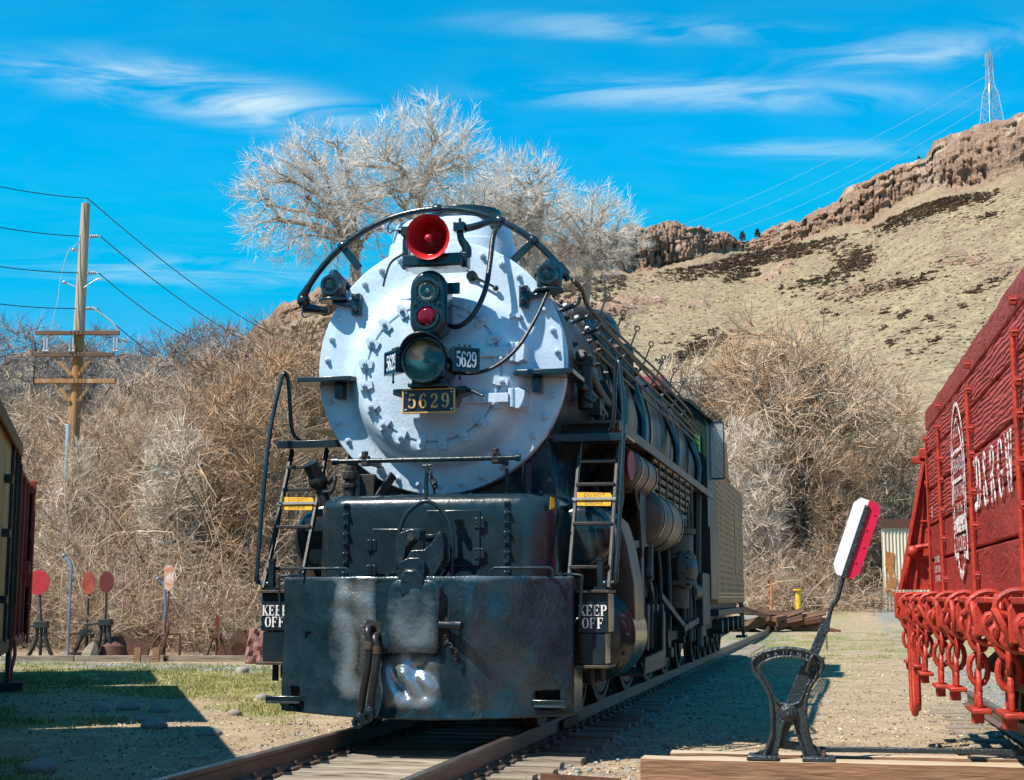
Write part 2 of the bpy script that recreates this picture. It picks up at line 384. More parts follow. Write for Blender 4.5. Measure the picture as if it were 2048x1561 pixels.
def catmull(P, k, closed):
    n = len(P); out = []
    for i in range(n if closed else n - 1):
        p1, p2 = P[i], P[(i + 1) % n]
        p0 = P[i - 1] if (closed or i > 0) else p1 * 2 - p2
        p3 = P[(i + 2) % n] if (closed or i + 2 < n) else p2 * 2 - p1
        for j in range(k):
            t = j / k
            out.append(((p1 * 2) + (p2 - p0) * t + (p0 * 2 - p1 * 5 + p2 * 4 - p3) * t * t + (p1 * 3 - p0 - p2 * 3 + p3) * t ** 3) * .5)
    if not closed: out.append(P[-1])
    return out
def tag(o, label, cat, group=None):
    o['label'] = label; o['category'] = cat
    if group: o['group'] = group
    return o
def thing(name, label, cat, loc=(0, 0, 0), rotz=0.0, group=None):
    o = bpy.data.objects.new(name, None); COL.objects.link(o); o.location = loc; o.rotation_euler = (0, 0, rotz)
    o.empty_display_size = .2
    return tag(o, label, cat, group)
def struct(o): o['kind'] = 'structure'; return o
def stuff(o): o['kind'] = 'stuff'; return o
def inst(name, me, parent, loc=(0, 0, 0), rot=(0, 0, 0), sc=(1, 1, 1)):
    o = bpy.data.objects.new(name, me); COL.objects.link(o); o.parent = parent
    o.location = loc; o.rotation_euler = rot; o.scale = sc if isinstance(sc, (tuple, list)) else (sc,) * 3
    return o
def copy_tree(o, parent=None):
    c = o.copy(); COL.objects.link(c); c.parent = parent
    for ch in list(o.children): copy_tree(ch, c)
    return c
def chain(mb, pts, link=.05, r=.007, ls=1.5, n=6):
    """interlocked oval links along a path"""
    P = [Vector(p) for p in pts]; d = [0]
    for a, b in zip(P, P[1:]): d.append(d[-1] + (b - a).length)
    step = link * .78; k = max(1, int(d[-1] / step))
    for i in range(k + 1):
        s_ = min(i * step, d[-1] - 1e-6); j = max(q for q in range(len(d) - 1) if d[q] <= s_)
        t = (s_ - d[j]) / max(1e-9, d[j + 1] - d[j]); c = P[j].lerp(P[j + 1], t); a = nrm(P[j + 1] - P[j])
        u, w = perp(a); 
        if i % 2: u = w
        lp = [c + a * math.sin(q) * link * .5 + u * math.cos(q) * link * .5 / ls for q in [2 * math.pi * z / 10 for z in range(10)]]
        mb.tube(lp, r, n, closed=True)
    return mb
def text_mb(mb, txt, o, u, v, size, thick=.002):
    cu = bpy.data.curves.new('lettering', 'FONT'); cu.body = txt; cu.size = size; cu.align_x = 'CENTER'; cu.align_y = 'CENTER'; cu.resolution_u = 2
    ob = bpy.data.objects.new('lettering', cu); COL.objects.link(ob)
    dg = bpy.context.evaluated_depsgraph_get(); me = bpy.data.meshes.new_from_object(ob.evaluated_get(dg))
    o, u, v = Vector(o), Vector(u), Vector(v); w = u.cross(v).normalized()
    mb.add([o + u * p.co.x + v * p.co.y + w * thick for p in me.vertices], [tuple(p.vertices) for p in me.polygons])
    bpy.data.objects.remove(ob); bpy.data.curves.remove(cu); bpy.data.meshes.remove(me)
    return mb
GL = {
 '5': [[(.13, .93, .15), (.50, .93, .15)], [(.15, .96, .06), (.12, .52, .06)], [(.12, .54, .05), (.28, .62, .08), (.46, .52, .13), (.51, .32, .16), (.45, .11, .12), (.28, .03, .07), (.12, .08, .07), (.10, .20, .13)]],
 '6': [[(.48, .80, .12), (.44, .93, .08), (.30, .97, .06), (.16, .83, .12), (.10, .52, .16), (.12, .24, .15), (.22, .05, .08), (.32, .03, .07), (.45, .12, .12), (.50, .30, .15), (.44, .50, .11), (.32, .57, .06), (.18, .48, .06)]],
 '2': [[(.12, .70, .14), (.13, .86, .10), (.29, .97, .07), (.44, .88, .13), (.48, .71, .15), (.40, .50, .12), (.22, .28, .08), (.09, .10, .06)], [(.07, .07, .15), (.52, .07, .15)], [(.52, .03, .06), (.54, .26, .06)]],
 'K': [[(.16, 0, .17), (.16, 1, .17)], [(.03, .02, .06), (.29, .02, .06)], [(.03, .98, .06), (.29, .98, .06)], [(.24, .48, .06), (.55, .98, .06)], [(.28, .56, .15), (.58, .02, .17)], [(.44, .98, .06), (.68, .98, .06)], [(.42, .02, .06), (.72, .02, .06)]],
 'E': [[(.16, 0, .17), (.16, 1, .17)], [(.03, .97, .08), (.56, .97, .08)], [(.03, .03, .08), (.58, .03, .08)], [(.2, .52, .08), (.44, .52, .08)], [(.55, .98, .07), (.55, .74, .03)], [(.57, .02, .07), (.57, .28, .03)], [(.43, .64, .06), (.43, .40, .06)]],
 'P': [[(.16, 0, .17), (.16, 1, .17)], [(.03, .02, .06), (.31, .02, .06)], [(.03, .97, .07), (.30, .97, .07), (.46, .92, .13), (.54, .74, .17), (.46, .54, .13), (.30, .48, .07), (.2, .48, .07)]],
 'O': [[(.32, .97, .07), (.16, .86, .13), (.10, .5, .18), (.16, .14, .13), (.32, .03, .07)], [(.36, .97, .07), (.52, .86, .13), (.58, .5, .18), (.52, .14, .13), (.36, .03, .07)]],
 'F': [[(.16, 0, .17), (.16, 1, .17)], [(.03, .97, .08), (.56, .97, .08)], [(.03, .02, .06), (.31, .02, .06)], [(.2, .50, .08), (.42, .50, .08)], [(.55, .98, .07), (.55, .72, .03)], [(.42, .62, .06), (.42, .38, .06)]],
 'D': [[(.14, 0, .16), (.14, 1, .16)], [(.03, .96, .08), (.30, .96, .08), (.48, .84, .13), (.54, .5, .18), (.48, .16, .13), (.30, .04, .08), (.03, .04, .08)]],
 '&': [[(.56, .04, .14), (.20, .66, .13), (.22, .90, .09), (.34, .95, .08), (.42, .80, .1), (.30, .60, .08), (.12, .38, .12), (.12, .14, .13), (.28, .03, .1), (.44, .14, .08), (.54, .42, .07)]],
 'R': [[(.14, 0, .16), (.14, 1, .16)], [(.03, .96, .08), (.32, .96, .08), (.48, .88, .13), (.50, .66, .13), (.34, .52, .08), (.18, .52, .08)], [(.32, .5, .14), (.56, .02, .16)]],
 'G': [[(.54, .72, .10), (.50, .90, .09), (.34, .97, .08), (.16, .84, .14), (.10, .5, .17), (.16, .16, .14), (.34, .03, .08), (.50, .12, .12), (.52, .40, .14)], [(.36, .42, .08), (.60, .42, .08)]],
 'W': [[(.06, .98, .15), (.22, .02, .13)], [(.22, .02, .07), (.36, .80, .07)], [(.34, .98, .14), (.50, .02, .13)], [(.50, .02, .07), (.66, .98, .07)], [(-.03, .98, .06), (.16, .98, .06)], [(.56, .98, .06), (.74, .98, .06)]],
}
GL['9'] = [[(.60 - x, 1 - y, w) for x, y, w in s] for s in GL['6']]
def letters(mb, txt, o, u, v, size, adv=.66, thick=.004, ws=1.0):
    o, u, v = Vector(o), Vector(u), Vector(v); x = -len(txt) * adv / 2
    for i, c in enumerate(txt):
        if c != ' ':
            for k, s in enumerate(GL[c]): mb.ribbon([(a_, b_, w_ * ws) for a_, b_, w_ in s], o + u * (x + .03) * size - v * .5 * size + u.cross(v).normalized() * .0004 * k, u, v, size, thick)
        x += adv
    return mb
# ------------------------------------------------------------ numpy helpers
def hsh(i, j, s):
    q = np.sin(i * 127.1 + j * 311.7 + s * 74.7) * 43758.5453
    return q - np.floor(q)
def vn(x, y, s=0):
    xi, yi = np.floor(x), np.floor(y); fx, fy = x - xi, y - yi
    fx = fx * fx * (3 - 2 * fx); fy = fy * fy * (3 - 2 * fy)
    return (hsh(xi, yi, s) * (1 - fx) + hsh(xi + 1, yi, s) * fx) * (1 - fy) + (hsh(xi, yi + 1, s) * (1 - fx) + hsh(xi + 1, yi + 1, s) * fx) * fy
def fbm(x, y, s=0, o=4):
    t = 0; a = .5
    for k in range(o): t = t + a * vn(x * 2 ** k, y * 2 ** k, s + k * 13); a *= .5
    return t / (1 - .5 ** o)
def sst(a, b, x):
    t = np.clip((x - a) / (b - a), 0, 1); return t * t * (3 - 2 * t)
def np_mesh(name, V, F, m, tint=None, smooth=False, attrs=None):
    """fast mesh from arrays; F is (n,4) or (n,3)"""
    me = bpy.data.meshes.new(name); n, k = F.shape
    me.vertices.add(len(V)); me.vertices.foreach_set('co', np.ascontiguousarray(V, dtype=np.float32).ravel())
    me.loops.add(n * k); me.loops.foreach_set('vertex_index', np.ascontiguousarray(F, dtype=np.int32).ravel())
    me.polygons.add(n); me.polygons.foreach_set('loop_start', np.arange(0, n * k, k, dtype=np.int32))
    me.update(calc_edges=True)
    at = dict(attrs or {})
    if tint is not None: at['tint'] = tint
    for a, d in at.items():
        q = me.attributes.new(a, 'FLOAT', 'POINT'); q.data.foreach_set('value', np.ascontiguousarray(d, dtype=np.float32))
    if smooth: me.shade_smooth()
    for q in (m if isinstance(m, (list, tuple)) else [m]): me.materials.append(M[q])
    return me
def link(name, me, parent=None):
    o = bpy.data.objects.new(name, me); COL.objects.link(o); o.parent = parent; return o
FU = Vector((math.cos(YAW), math.sin(YAW), 0)); FV = Vector((-math.sin(YAW), math.cos(YAW), 0))
def UV(u, v, z=0.0):
    """u metres right and v metres ahead of the photographer's standing point"""
    p = CAM + FU * u + FV * v; return Vector((p.x, p.y, z))
def at(px, py, v):
    """point v metres ahead of that standing point, seen in the photograph at (px, py)"""
    dy = py - 780.5; vv = FPX * math.cos(PITCH) + dy * math.sin(PITCH)
    return UV((px - 1024.0) / vv * v, v, CAM.z + (FPX * math.sin(PITCH) - dy * math.cos(PITCH)) / vv * v)
# ============================================================ GROUND
def uv_of(x, y):
    dx, dy = x - CAM.x, y - CAM.y
    return dx * FU.x + dy * FU.y, dx * FV.x + dy * FV.y
def ground_z(x, y):
    u, v = uv_of(x, y)
    z = -0.2 + 0.05 * (fbm(x * .5, y * .5, 3) - .5) + .012 * (fbm(x * 3, y * 3, 5, 2) - .5)
    trk = np.exp(-(x / 1.5) ** 4); z = z * (1 - trk) + trk * (-.228)
    z = z + sst(45, 85, v) * .75
    left = sst(-1, -9, u + .06 * v)                   # the bank behind the old switch stands
    z = z + left * (sst(31.5, 52, v) * 4.2 + sst(45, 110, v) * 7.0) * (.55 + .45 * sst(-24, -9, u * 50 / np.maximum(v, 20)))
    z = z + (1 - left) * sst(72, 125, v) * 4.5
    z = z + .085 * np.exp(-((x - 3.9) / 2.5) ** 4 - ((y + 1.3) / 1.1) ** 2)      # earth banked against the switch timbers
    return z
def axis(a, b, fine0, fine1, d):
    t = [fine0]
    while t[-1] < fine1: t.append(t[-1] + d)
    q = d
    while t[-1] < b: q *= 1.16; t.append(t[-1] + q)
    q = d
    while t[0] > a: q *= 1.16; t.insert(0, t[0] - q)
    return np.array(t)
gx = axis(-900, 900, -16, 7.5, .14); gy = axis(-500, 900, -5, 26, .15)
X, Y = np.meshgrid(gx, gy); Z = ground_z(X, Y)
u_, v_ = uv_of(X, Y)
nA = fbm(X * .35, Y * .35, 21); nB = fbm(X * 1.3, Y * 1.3, 31)
grass = sst(-1.6, -2.6, X) * sst(-16, -12, X) * sst(.42, .58, nA * .6 + nB * .4 + .13 * sst(3, 10, Y) - .05) * sst(17.5, 15.5, Y + .2 * X + 3)
grass = np.maximum(grass, sst(30, 34, v_) * sst(60, 50, v_) * sst(-1, 2, u_) * sst(.46, .62, nB) * .9)
grass = np.maximum(grass, sst(1.4, 2.2, X) * sst(4.2, 3.4, X) * sst(9, 14, Y) * sst(.42, .6, nB) * .6)
gravel = np.maximum(sst(1.9, .9, np.abs(X)) * sst(.34, .58, nB + .06), sst(1.0, .4, np.abs(X - 5.6)) * sst(.40, .58, nB + .06))
gravel = np.maximum(gravel, sst(1.3, .5, np.abs(Y + .25 * X - 12.2)) * sst(-3.6, -5, X))
nx, ny = len(gx), len(gy)
I = np.arange(nx * ny).reshape(ny, nx)
F = np.stack([I[:-1, :-1], I[:-1, 1:], I[1:, 1:], I[1:, :-1]], -1).reshape(-1, 4)
def ground_material():
    m = bpy.data.materials.new('ground_soil'); m.use_nodes = True; n, l = m.node_tree.nodes, m.node_tree.links; b = n['Principled BSDF']
    b.inputs['Roughness'].default_value = .95; b.inputs['Specular IOR Level'].default_value = .2
    t = n.new('ShaderNodeTexCoord')
    def noise(s, d=3):
        q = n.new('ShaderNodeTexNoise'); q.inputs['Scale'].default_value = s; q.inputs['Detail'].default_value = d; q.inputs['Roughness'].default_value = .7
        l.new(t.outputs['Object'], q.inputs['Vector']); return q.outputs['Fac']
    def rng(src, a, z, lo=0, hi=1):
        q = n.new('ShaderNodeMapRange'); q.inputs[1].default_value = a; q.inputs[2].default_value = z; q.inputs[3].default_value = lo; q.inputs[4].default_value = hi
        l.new(src, q.inputs[0]); return q.outputs[0]
    def mix(f, a, c):
        q = n.new('ShaderNodeMix'); q.data_type = 'RGBA'; l.new(f, q.inputs['Factor'])
        for k, w in (('A', a), ('B', c)):
            if isinstance(w, tuple): q.inputs[k].default_value = (*w, 1)
            else: l.new(w, q.inputs[k])
        return q.outputs['Result']
    def attr(a):
        q = n.new('ShaderNodeAttribute'); q.attribute_name = a; return q.outputs['Fac']
    def mul(a, c):
        q = n.new('ShaderNodeMath'); q.operation = 'MULTIPLY'; l.new(a, q.inputs[0]); l.new(c, q.inputs[1]); return q.outputs[0]
    soil = mix(rng(noise(.9), .35, .65), (.38, .285, .18), (.50, .385, .25))
    soil = mix(rng(noise(2.6), .46, .66), soil, (.30, .215, .135))
    soil = mix(rng(noise(26), .44, .70), soil, (.22, .155, .10))
    soil = mix(rng(noise(60), .56, .70), soil, (.60, .50, .37))
    gr = mix(rng(noise(30), .36, .66), (.15, .185, .03), (.30, .28, .085))
    gv = mix(rng(noise(40), .36, .64), (.13, .14, .14), (.31, .31, .29))
    c = mix(mul(attr('gravel'), rng(noise(12), .3, .55)), soil, gv)
    c = mix(mul(attr('grass'), rng(noise(9), .34, .58)), c, gr)
    # leaf fall under the thicket
    leaf = mix(rng(noise(14), .35, .65), (.24, .145, .085), (.11, .07, .045))
    c = mix(attr('leaf'), c, leaf)
    l.new(c, b.inputs['Base Color'])
    bp = n.new('ShaderNodeBump'); bp.inputs['Strength'].default_value = .9; bp.inputs['Distance'].default_value = .03
    l.new(noise(42, 2), bp.inputs['Height']); l.new(bp.outputs[0], b.inputs['Normal'])
    MATS['ground_soil'] = m
ground_material()
leaf = np.clip(sst(32.5, 35, v_) * sst(-2, -5, u_ + 0 * v_) + sst(72, 84, v_), 0, 1)
me = np_mesh('ground', np.stack([X, Y, Z], -1).reshape(-1, 3), F, 'ground_soil', smooth=True,
             attrs={'grass': grass.ravel(), 'gravel': gravel.ravel(), 'leaf': leaf.ravel()})
struct(link('ground', me))
def gz(x, y): return float(ground_z(np.array([x]), np.array([y]))[0])

# ============================================================ HILL (mesa with basalt cliff)
sk = np.array([  # photo column: skyline row, cliff-foot row, ridge distance
 (-420, 760, 772, 640), (-200, 742, 760, 640), (0, 738, 752, 640), (60, 702, 722, 640), (160, 692, 716, 640), (250, 712, 730, 640), (330, 722, 738, 640), (420, 728, 742, 620),
 (470, 706, 730, 520), (520, 655, 690, 420), (570, 612, 660, 380), (640, 578, 640, 360), (760, 545, 610, 360), (900, 515, 585, 370), (1050, 492, 560, 380), (1200, 474, 552, 395),
 (1280, 468, 548, 405), (1340, 456, 538, 410), (1400, 452, 532, 415), (1445, 460, 520, 425), (1490, 479, 508, 440), (1530, 476, 500, 440), (1575, 455, 492, 425), (1600, 444, 488, 420),
 (1650, 416, 478, 412), (1680, 398, 470, 405), (1700, 376, 464, 402), (1745, 370, 460, 396), (1765, 350, 446, 392), (1800, 334, 431, 388), (1862, 312, 406, 380), (1880, 286, 399, 378),
 (1950, 268, 386, 368), (1985, 258, 380, 362), (2048, 228, 371, 350), (2200, 180, 350, 335), (2450, 120, 320, 315)], float)
cols = np.concatenate([np.arange(-420, 430, 6.), np.arange(430, 1260, 4.), np.arange(1260, 2080, 1.6), np.arange(2080, 2440, 6.)])
top = np.interp(cols, sk[:, 0], sk[:, 1]); foot = np.interp(cols, sk[:, 0], sk[:, 2]); dist = np.interp(cols, sk[:, 0], sk[:, 3])
ker = np.ones(9) / 9
foot = np.convolve(np.pad(foot, 4, 'edge'), ker, 'valid'); dist = np.convolve(np.pad(dist, 4, 'edge'), ker, 'valid')
def elev(py):
    dy = py - 780.5; return (FPX * math.sin(PITCH) - dy * math.cos(PITCH)) / (FPX * math.cos(PITCH) + dy * math.sin(PITCH))
def tanu(px): return (px - 1024.) / (FPX * math.cos(PITCH) - 200 * math.sin(PITCH))
tu = tanu(cols)
NS, NC, NK = 150, 64, 16
rows = []
base = 108.0
dfoot = dist * .945
zf = CAM.z + elev(foot) * dfoot; zt = CAM.z + elev(top) * dist
arc = tu * dist
kind = []
for j in range(NS):
    t = (j / (NS - 1)) ** 1.15
    d = base + (dfoot - base) * t
    prof = .62 * t + .38 * t ** 2.1
    zb = 2.2
    z = zb + (zf - zb) * prof
    amp = np.sin(np.pi * min(t * 1.02, 1)) ** .6
    uu = tu * d
    z = z + amp * (3.2 * (fbm(uu * .022 + 5, d * .022, 41) - .5) + 1.6 * (fbm(uu * .09, d * .09, 43) - .5) + .9 * (fbm(uu * .5, d * .4, 45, 3) - .5))
    ridge = fbm(uu * .05 + 9, d * .035 + 3, 47)
    outc = sst(.60, .72, ridge) * sst(.45, .62, t) * sst(1.0, .9, t)     # little outcrops on the upper slope
    z = z + outc * 3.2 * fbm(uu * .35, d * .2, 49, 3)
    rows.append((uu, d, z)); kind.append(np.clip(outc * 1.2, 0, 1))
colm = fbm(arc * .34, np.zeros_like(arc) + 2.2, 51, 3)
def blocky(w, t, lev, sd):     # basalt columns: each its own stand-off, broken at joints
    a = arc / w + 1.6 * vn(arc / w * .6, arc * 0 + sd, sd) + .5 * np.floor(t * lev * 2.3) * hsh(np.floor(arc / w / 3), np.floor(arc / w / 3) * 0 + np.floor(t * lev * 2.3), sd + 2); i = np.floor(a); f = a - i
    crack = np.exp(-(np.minimum(f, 1 - f) / .10) ** 2)
    k = np.floor(t * lev + 2 * hsh(i, i * 0 + 3, sd)); return hsh(i, k, sd + 9) - .5, crack
colm2 = fbm(arc * .11, np.zeros_like(arc) + 7.7, 53, 2)
for j in range(1, NC + 1):
    t = j / NC
    d0 = dfoot + (dist - dfoot) * (.62 * sst(-.1, .38, t + .3 * (colm2 - .5)) - .62 * sst(-.1, .38, .3 * (colm2 - .5)) + .12 * t + .26 * t ** 6)
    step = fbm(arc * .15, np.full_like(arc, t * 3.2), 57, 3); fine = fbm(arc * .8, np.full_like(arc, t * 6), 59, 3)
    talus = sst(.42, .16, t + .7 * (colm2 - .5))
    b1, c1 = blocky(2.6, t, 3, 71); b2_, c2 = blocky(7.0, t, 2, 77); b3, c3 = blocky(1.1, t, 6, 83)
    body = (1 - talus) * (1 - t ** 10)
    d = d0 + sst(0, .16, t) * (1 - t ** 6) * (3.0 * (colm - .5) * (1 - talus) + 7.0 * (colm2 - .5) + 2.4 * (step - .5) + 1.5 * (fine - .5)) + sst(0, .16, t) * body * (2.2 * b1 + 3.4 * b2_ + 1.3 * b3 + .8 * c1 + 1.6 * c2 + .5 * c3)
    z = zf + (zt - zf) * t + (2.6 * (colm - .5) + 3.4 * (colm2 - .5) + 1.6 * (fine - .5)) * sst(.5, 1, t)
    rows.append((tu * d, d, z)); kind.append(np.full_like(arc, 1.0) * (1 - .75 * talus))
ztop = rows[-1][2]
for j in range(1, NK + 1):
    t = j / NK; d = dist + 240 * t ** 1.5
    z = ztop + (zt - ztop) * min(1, t * 3) - 18 * t + 2.2 * (fbm(tu * d * .08, d * .08, 61) - .5)
    rows.append((tu * d, d, z)); kind.append(np.full_like(arc, .25 * (1 - t)))
HU = np.array([r[0] * np.ones_like(cols) for r in rows]); HV = np.array([r[1] * np.ones_like(cols) for r in rows]); HZ = np.array([r[2] for r in rows])
HX = CAM.x + HU * FU.x + HV * FV.x; HY = CAM.y + HU * FU.y + HV * FV.y
nr, nc = HX.shape
I = np.arange(nr * nc).reshape(nr, nc)
F = np.stack([I[:-1, :-1], I[:-1, 1:], I[1:, 1:], I[1:, :-1]], -1).reshape(-1, 4)
def hill_material():
    m = bpy.data.materials.new('hill_surface'); m.use_nodes = True; n, l = m.node_tree.nodes, m.node_tree.links; b = n['Principled BSDF']
    b.inputs['Roughness'].default_value = .95; b.inputs['Specular IOR Level'].default_value = .15
    t = n.new('ShaderNodeTexCoord')
    def noise(s, d=3, st=(1, 1, 1)):
        mp_ = n.new('ShaderNodeMapping'); mp_.inputs['Scale'].default_value = st; l.new(t.outputs['Object'], mp_.inputs[0])
        q = n.new('ShaderNodeTexNoise'); q.inputs['Scale'].default_value = s; q.inputs['Detail'].default_value = d; q.inputs['Roughness'].default_value = .68
        l.new(mp_.outputs[0], q.inputs['Vector']); return q.outputs['Fac']
    def rng(src, a, z):
        q = n.new('ShaderNodeMapRange'); q.inputs[1].default_value = a; q.inputs[2].default_value = z; l.new(src, q.inputs[0]); return q.outputs[0]
    def mix(f, a, c):
        q = n.new('ShaderNodeMix'); q.data_type = 'RGBA'; l.new(f, q.inputs['Factor'])
        for k, w in (('A', a), ('B', c)):
            if isinstance(w, tuple): q.inputs[k].default_value = (*w, 1)
            else: l.new(w, q.inputs[k])
        return q.outputs['Result']
    at_ = n.new('ShaderNodeAttribute'); at_.attribute_name = 'rock'
    g = mix(rng(noise(.035), .38, .62), (.34, .265, .165), (.36, .30, .175))
    g = mix(rng(noise(.16), .40, .66), g, (.26, .19, .125))
    g = mix(rng(noise(.75), .50, .64), g, (.15, .11, .075))
    g = mix(rng(noise(.5), .60, .72), g, (.42, .38, .21))
    g = mix(rng(noise(2.2), .50, .66), g, (.17, .125, .08))
    r = mix(rng(noise(.25, 4, (1, 1, .35)), .36, .64), (.33, .205, .14), (.25, .165, .12))
    r = mix(rng(noise(.5, 4, (1.6, 1.6, .22)), .52, .68), r, (.12, .085, .065))
    r = mix(rng(noise(.12, 3), .54, .68), r, (.42, .33, .25))
    l.new(mix(at_.outputs['Fac'], g, r), b.inputs['Base Color'])
    bp = n.new('ShaderNodeBump'); bp.inputs['Strength'].default_value = .9; bp.inputs['Distance'].default_value = 1.1
    l.new(noise(.7, 3), bp.inputs['Height']); l.new(bp.outputs[0], b.inputs['Normal'])
    MATS['hill_surface'] = m
hill_material()
me = np_mesh('hill', np.stack([HX, HY, HZ], -1).reshape(-1, 3), F, 'hill_surface', attrs={'rock': np.array(kind).ravel()})
struct(link('hill', me))
rng = np.random.default_rng(5)
# screen row of every slope vertex, used only to look up where the photo's shrubs stand on the slope
HPY = 780.5 - FPX * ((HZ - CAM.z) * math.cos(PITCH) - HV * math.sin(PITCH)) / (HV * math.cos(PITCH) + (HZ - CAM.z) * math.sin(PITCH))
def on_hill(px, py):
    py = max(py, np.interp(px, cols, foot) + 3 + 26 * rng.random() ** 2)      # never above the cliff foot
    c = int(np.argmin(abs(cols - px))); r = int(np.argmin(abs(HPY[:NS, c] - py)))
    return Vector((HX[r, c], HY[r, c], HZ[r, c])), HV[r, c]
def clump_mesh(n, rr):
    """spiky low bush of narrow blades leaning every way"""
    a = rr.uniform(0, 2 * np.pi, n); e = rr.uniform(.15, 1.45, n); L = rr.uniform(.5, 1., n)
    b = np.stack([np.cos(a) * .5 * rr.random(n), np.sin(a) * .5 * rr.random(n), np.zeros(n)], -1)
    d = np.stack([np.cos(a) * np.cos(e), np.sin(a) * np.cos(e), np.sin(e)], -1)
    s = np.stack([-np.sin(a), np.cos(a), np.zeros(n)], -1) * .22
    m = b + d * L[:, None] * .6
    V = np.stack([b - s * .4, b + s * .4, m + s, b + d * L[:, None], m - s], 1)
    V = V.reshape(-1, 3); o = np.arange(n)[:, None] * 5
    F = np.concatenate([o + [0, 1, 2], o + [0, 2, 4], o + [4, 2, 3]], 0)
    return V, F
def rock_mesh(rr):
    bm = bmesh.new(); bmesh.ops.create_icosphere(bm, subdivisions=1, radius=1)
    V = np.array([v.co[:] for v in bm.verts]); F = np.array([[q.index for q in f.verts] for f in bm.faces]); bm.free()
    V = V * (1 + .3 * rr.normal(size=(len(V), 1))) * rr.uniform(.6, 1.1, 3); return V, F
def scatter(protos, items, tints):
    """join copies of prototype meshes; items = (x,y,z,sx,sy,sz,rot,proto)"""
    VV, FF, TT = [], [], []; o = 0
    for it, tn in zip(items, tints):
        V, F = protos[int(it[7])]; c, s = math.cos(it[6]), math.sin(it[6])
        P = V * np.array(it[3:6]); P = np.stack([P[:, 0] * c - P[:, 1] * s, P[:, 0] * s + P[:, 1] * c, P[:, 2]], -1) + np.array(it[:3])
        VV.append(P); FF.append(F + o); TT.append(np.full(len(P), tn)); o += len(P)
    return np.concatenate(VV), np.concatenate(FF), np.concatenate(TT)
patches = [(1500, 508, 75, 12, 60), (1545, 500, 60, 14, 60), (1575, 497, 30, 10, 30), (1480, 548, 40, 12, 40), (1612, 488, 30, 14, 26), (1660, 470, 40, 10, 26), (1712, 515, 45, 22, 60), (1705, 535, 40, 12, 34), (1640, 565, 60, 14, 40),
           (1850, 405, 90, 22, 80), (1880, 398, 60, 14, 50), (1925, 398, 60, 12, 40), (1985, 390, 20, 8, 10), (1990, 432, 18, 8, 8), (1800, 430, 50, 10, 34), (1385, 520, 60, 9, 40), (1440, 530, 60, 8, 30),
           (1760, 572, 70, 12, 40), (1830, 565, 45, 10, 26), (1960, 580, 40, 6, 14), (1808, 628, 16, 7, 7), (1856, 638, 16, 7, 7), (1825, 660, 14, 6, 6), (1770, 626, 12, 5, 4), (1870, 682, 20, 6, 6), (1780, 685, 16, 6, 6),
           (1380, 700, 55, 22, 50), (1420, 690, 40, 14, 30), (1350, 720, 40, 12, 24), (1425, 665, 12, 5, 4), (1440, 676, 16, 5, 5), (1700, 600, 30, 8, 8), (1655, 625, 14, 6, 4), (1930, 610, 20, 5, 5), (1995, 560, 25, 5, 6), (1900, 655, 12, 5, 3), (1760, 660, 10, 4, 3), (1840, 700, 20, 6, 5)]
sp = [clump_mesh(20, rng) for _ in range(5)]
items, tn = [], []
for px, py, w, h, n in patches:
    for _ in range(int(n * 2.6)):
        x = px + rng.normal() * w * .5; y = py + rng.normal() * h * .55 - (x - px) * .22
        P, d = on_hill(x, y); s = rng.uniform(.25, .95) * d / 300
        items.append((P.x, P.y, P.z - .15, s * 1.25, s * 1.25, s * .95, rng.uniform(0, 6.3), rng.integers(5))); tn.append(rng.random())
for _ in range(2600):
    x = rng.uniform(1200, 2060); t = rng.random(); P, d = on_hill(x, np.interp(x, sk[:, 0], sk[:, 2]) + 8 + t * 330); s = rng.uniform(.18, .45)
    items.append((P.x, P.y, P.z - .1, s, s, s * .8, rng.uniform(0, 6.3), rng.integers(5))); tn.append(rng.random())
for _ in range(1500):     # brown scrub over the left shoulder of the mesa
    x = rng.uniform(430, 1250); P, d = on_hill(x, np.interp(x, sk[:, 0], sk[:, 1]) + 6 + rng.random() * 160); s = rng.uniform(.5, 1.3)
    items.append((P.x, P.y, P.z - .1, s, s, s, rng.uniform(0, 6.3), rng.integers(5))); tn.append(rng.uniform(.4, 1))
V, F, T = scatter(sp, items, tn)
o = stuff(link('hillside_scrub', np_mesh('hillside_scrub', V, F, 'hill_shrub', T)))
tag(o, 'low dark leafless scrub dotting the tan mesa slope', 'scrub')
rp = [rock_mesh(rng) for _ in range(6)]
items, tn = [], []
for px, py, w, h, n in [(1720, 580, 80, 16, 120), (1650, 592, 40, 10, 40), (1770, 570, 60, 14, 70), (1940, 525, 70, 14, 90), (2010, 545, 40, 14, 40), (1890, 530, 40, 10, 40), (1300, 530, 50, 16, 60), (1360, 520, 60, 14, 60), (1850, 440, 150, 12, 120), (1650, 500, 100, 14, 70)]:
    for _ in range(n):
        P, d = on_hill(px + rng.normal() * w * .45, py + rng.normal() * h * .5); s = rng.uniform(.2, .85) ** 1.4
        items.append((P.x, P.y, P.z - .1, s * 1.3, s * 1.2, s, rng.uniform(0, 6.3), rng.integers(6))); tn.append(rng.random())
for _ in range(900):
    x = rng.uniform(1240, 2080); P, d = on_hill(x, np.interp(x, sk[:, 0], sk[:, 2]) + 2 + rng.random() ** 2 * 300); s = rng.uniform(.12, .55)
    items.append((P.x, P.y, P.z - .05, s * 1.3, s, s * .8, rng.uniform(0, 6.3), rng.integers(6))); tn.append(rng.random())
V, F, T = scatter(rp, items, tn)
o = stuff(link('hillside_rocks', np_mesh('hillside_rocks', V, F, 'hill_rock', T)))
tag(o, 'reddish broken rocks scattered below the basalt cliff', 'rocks')

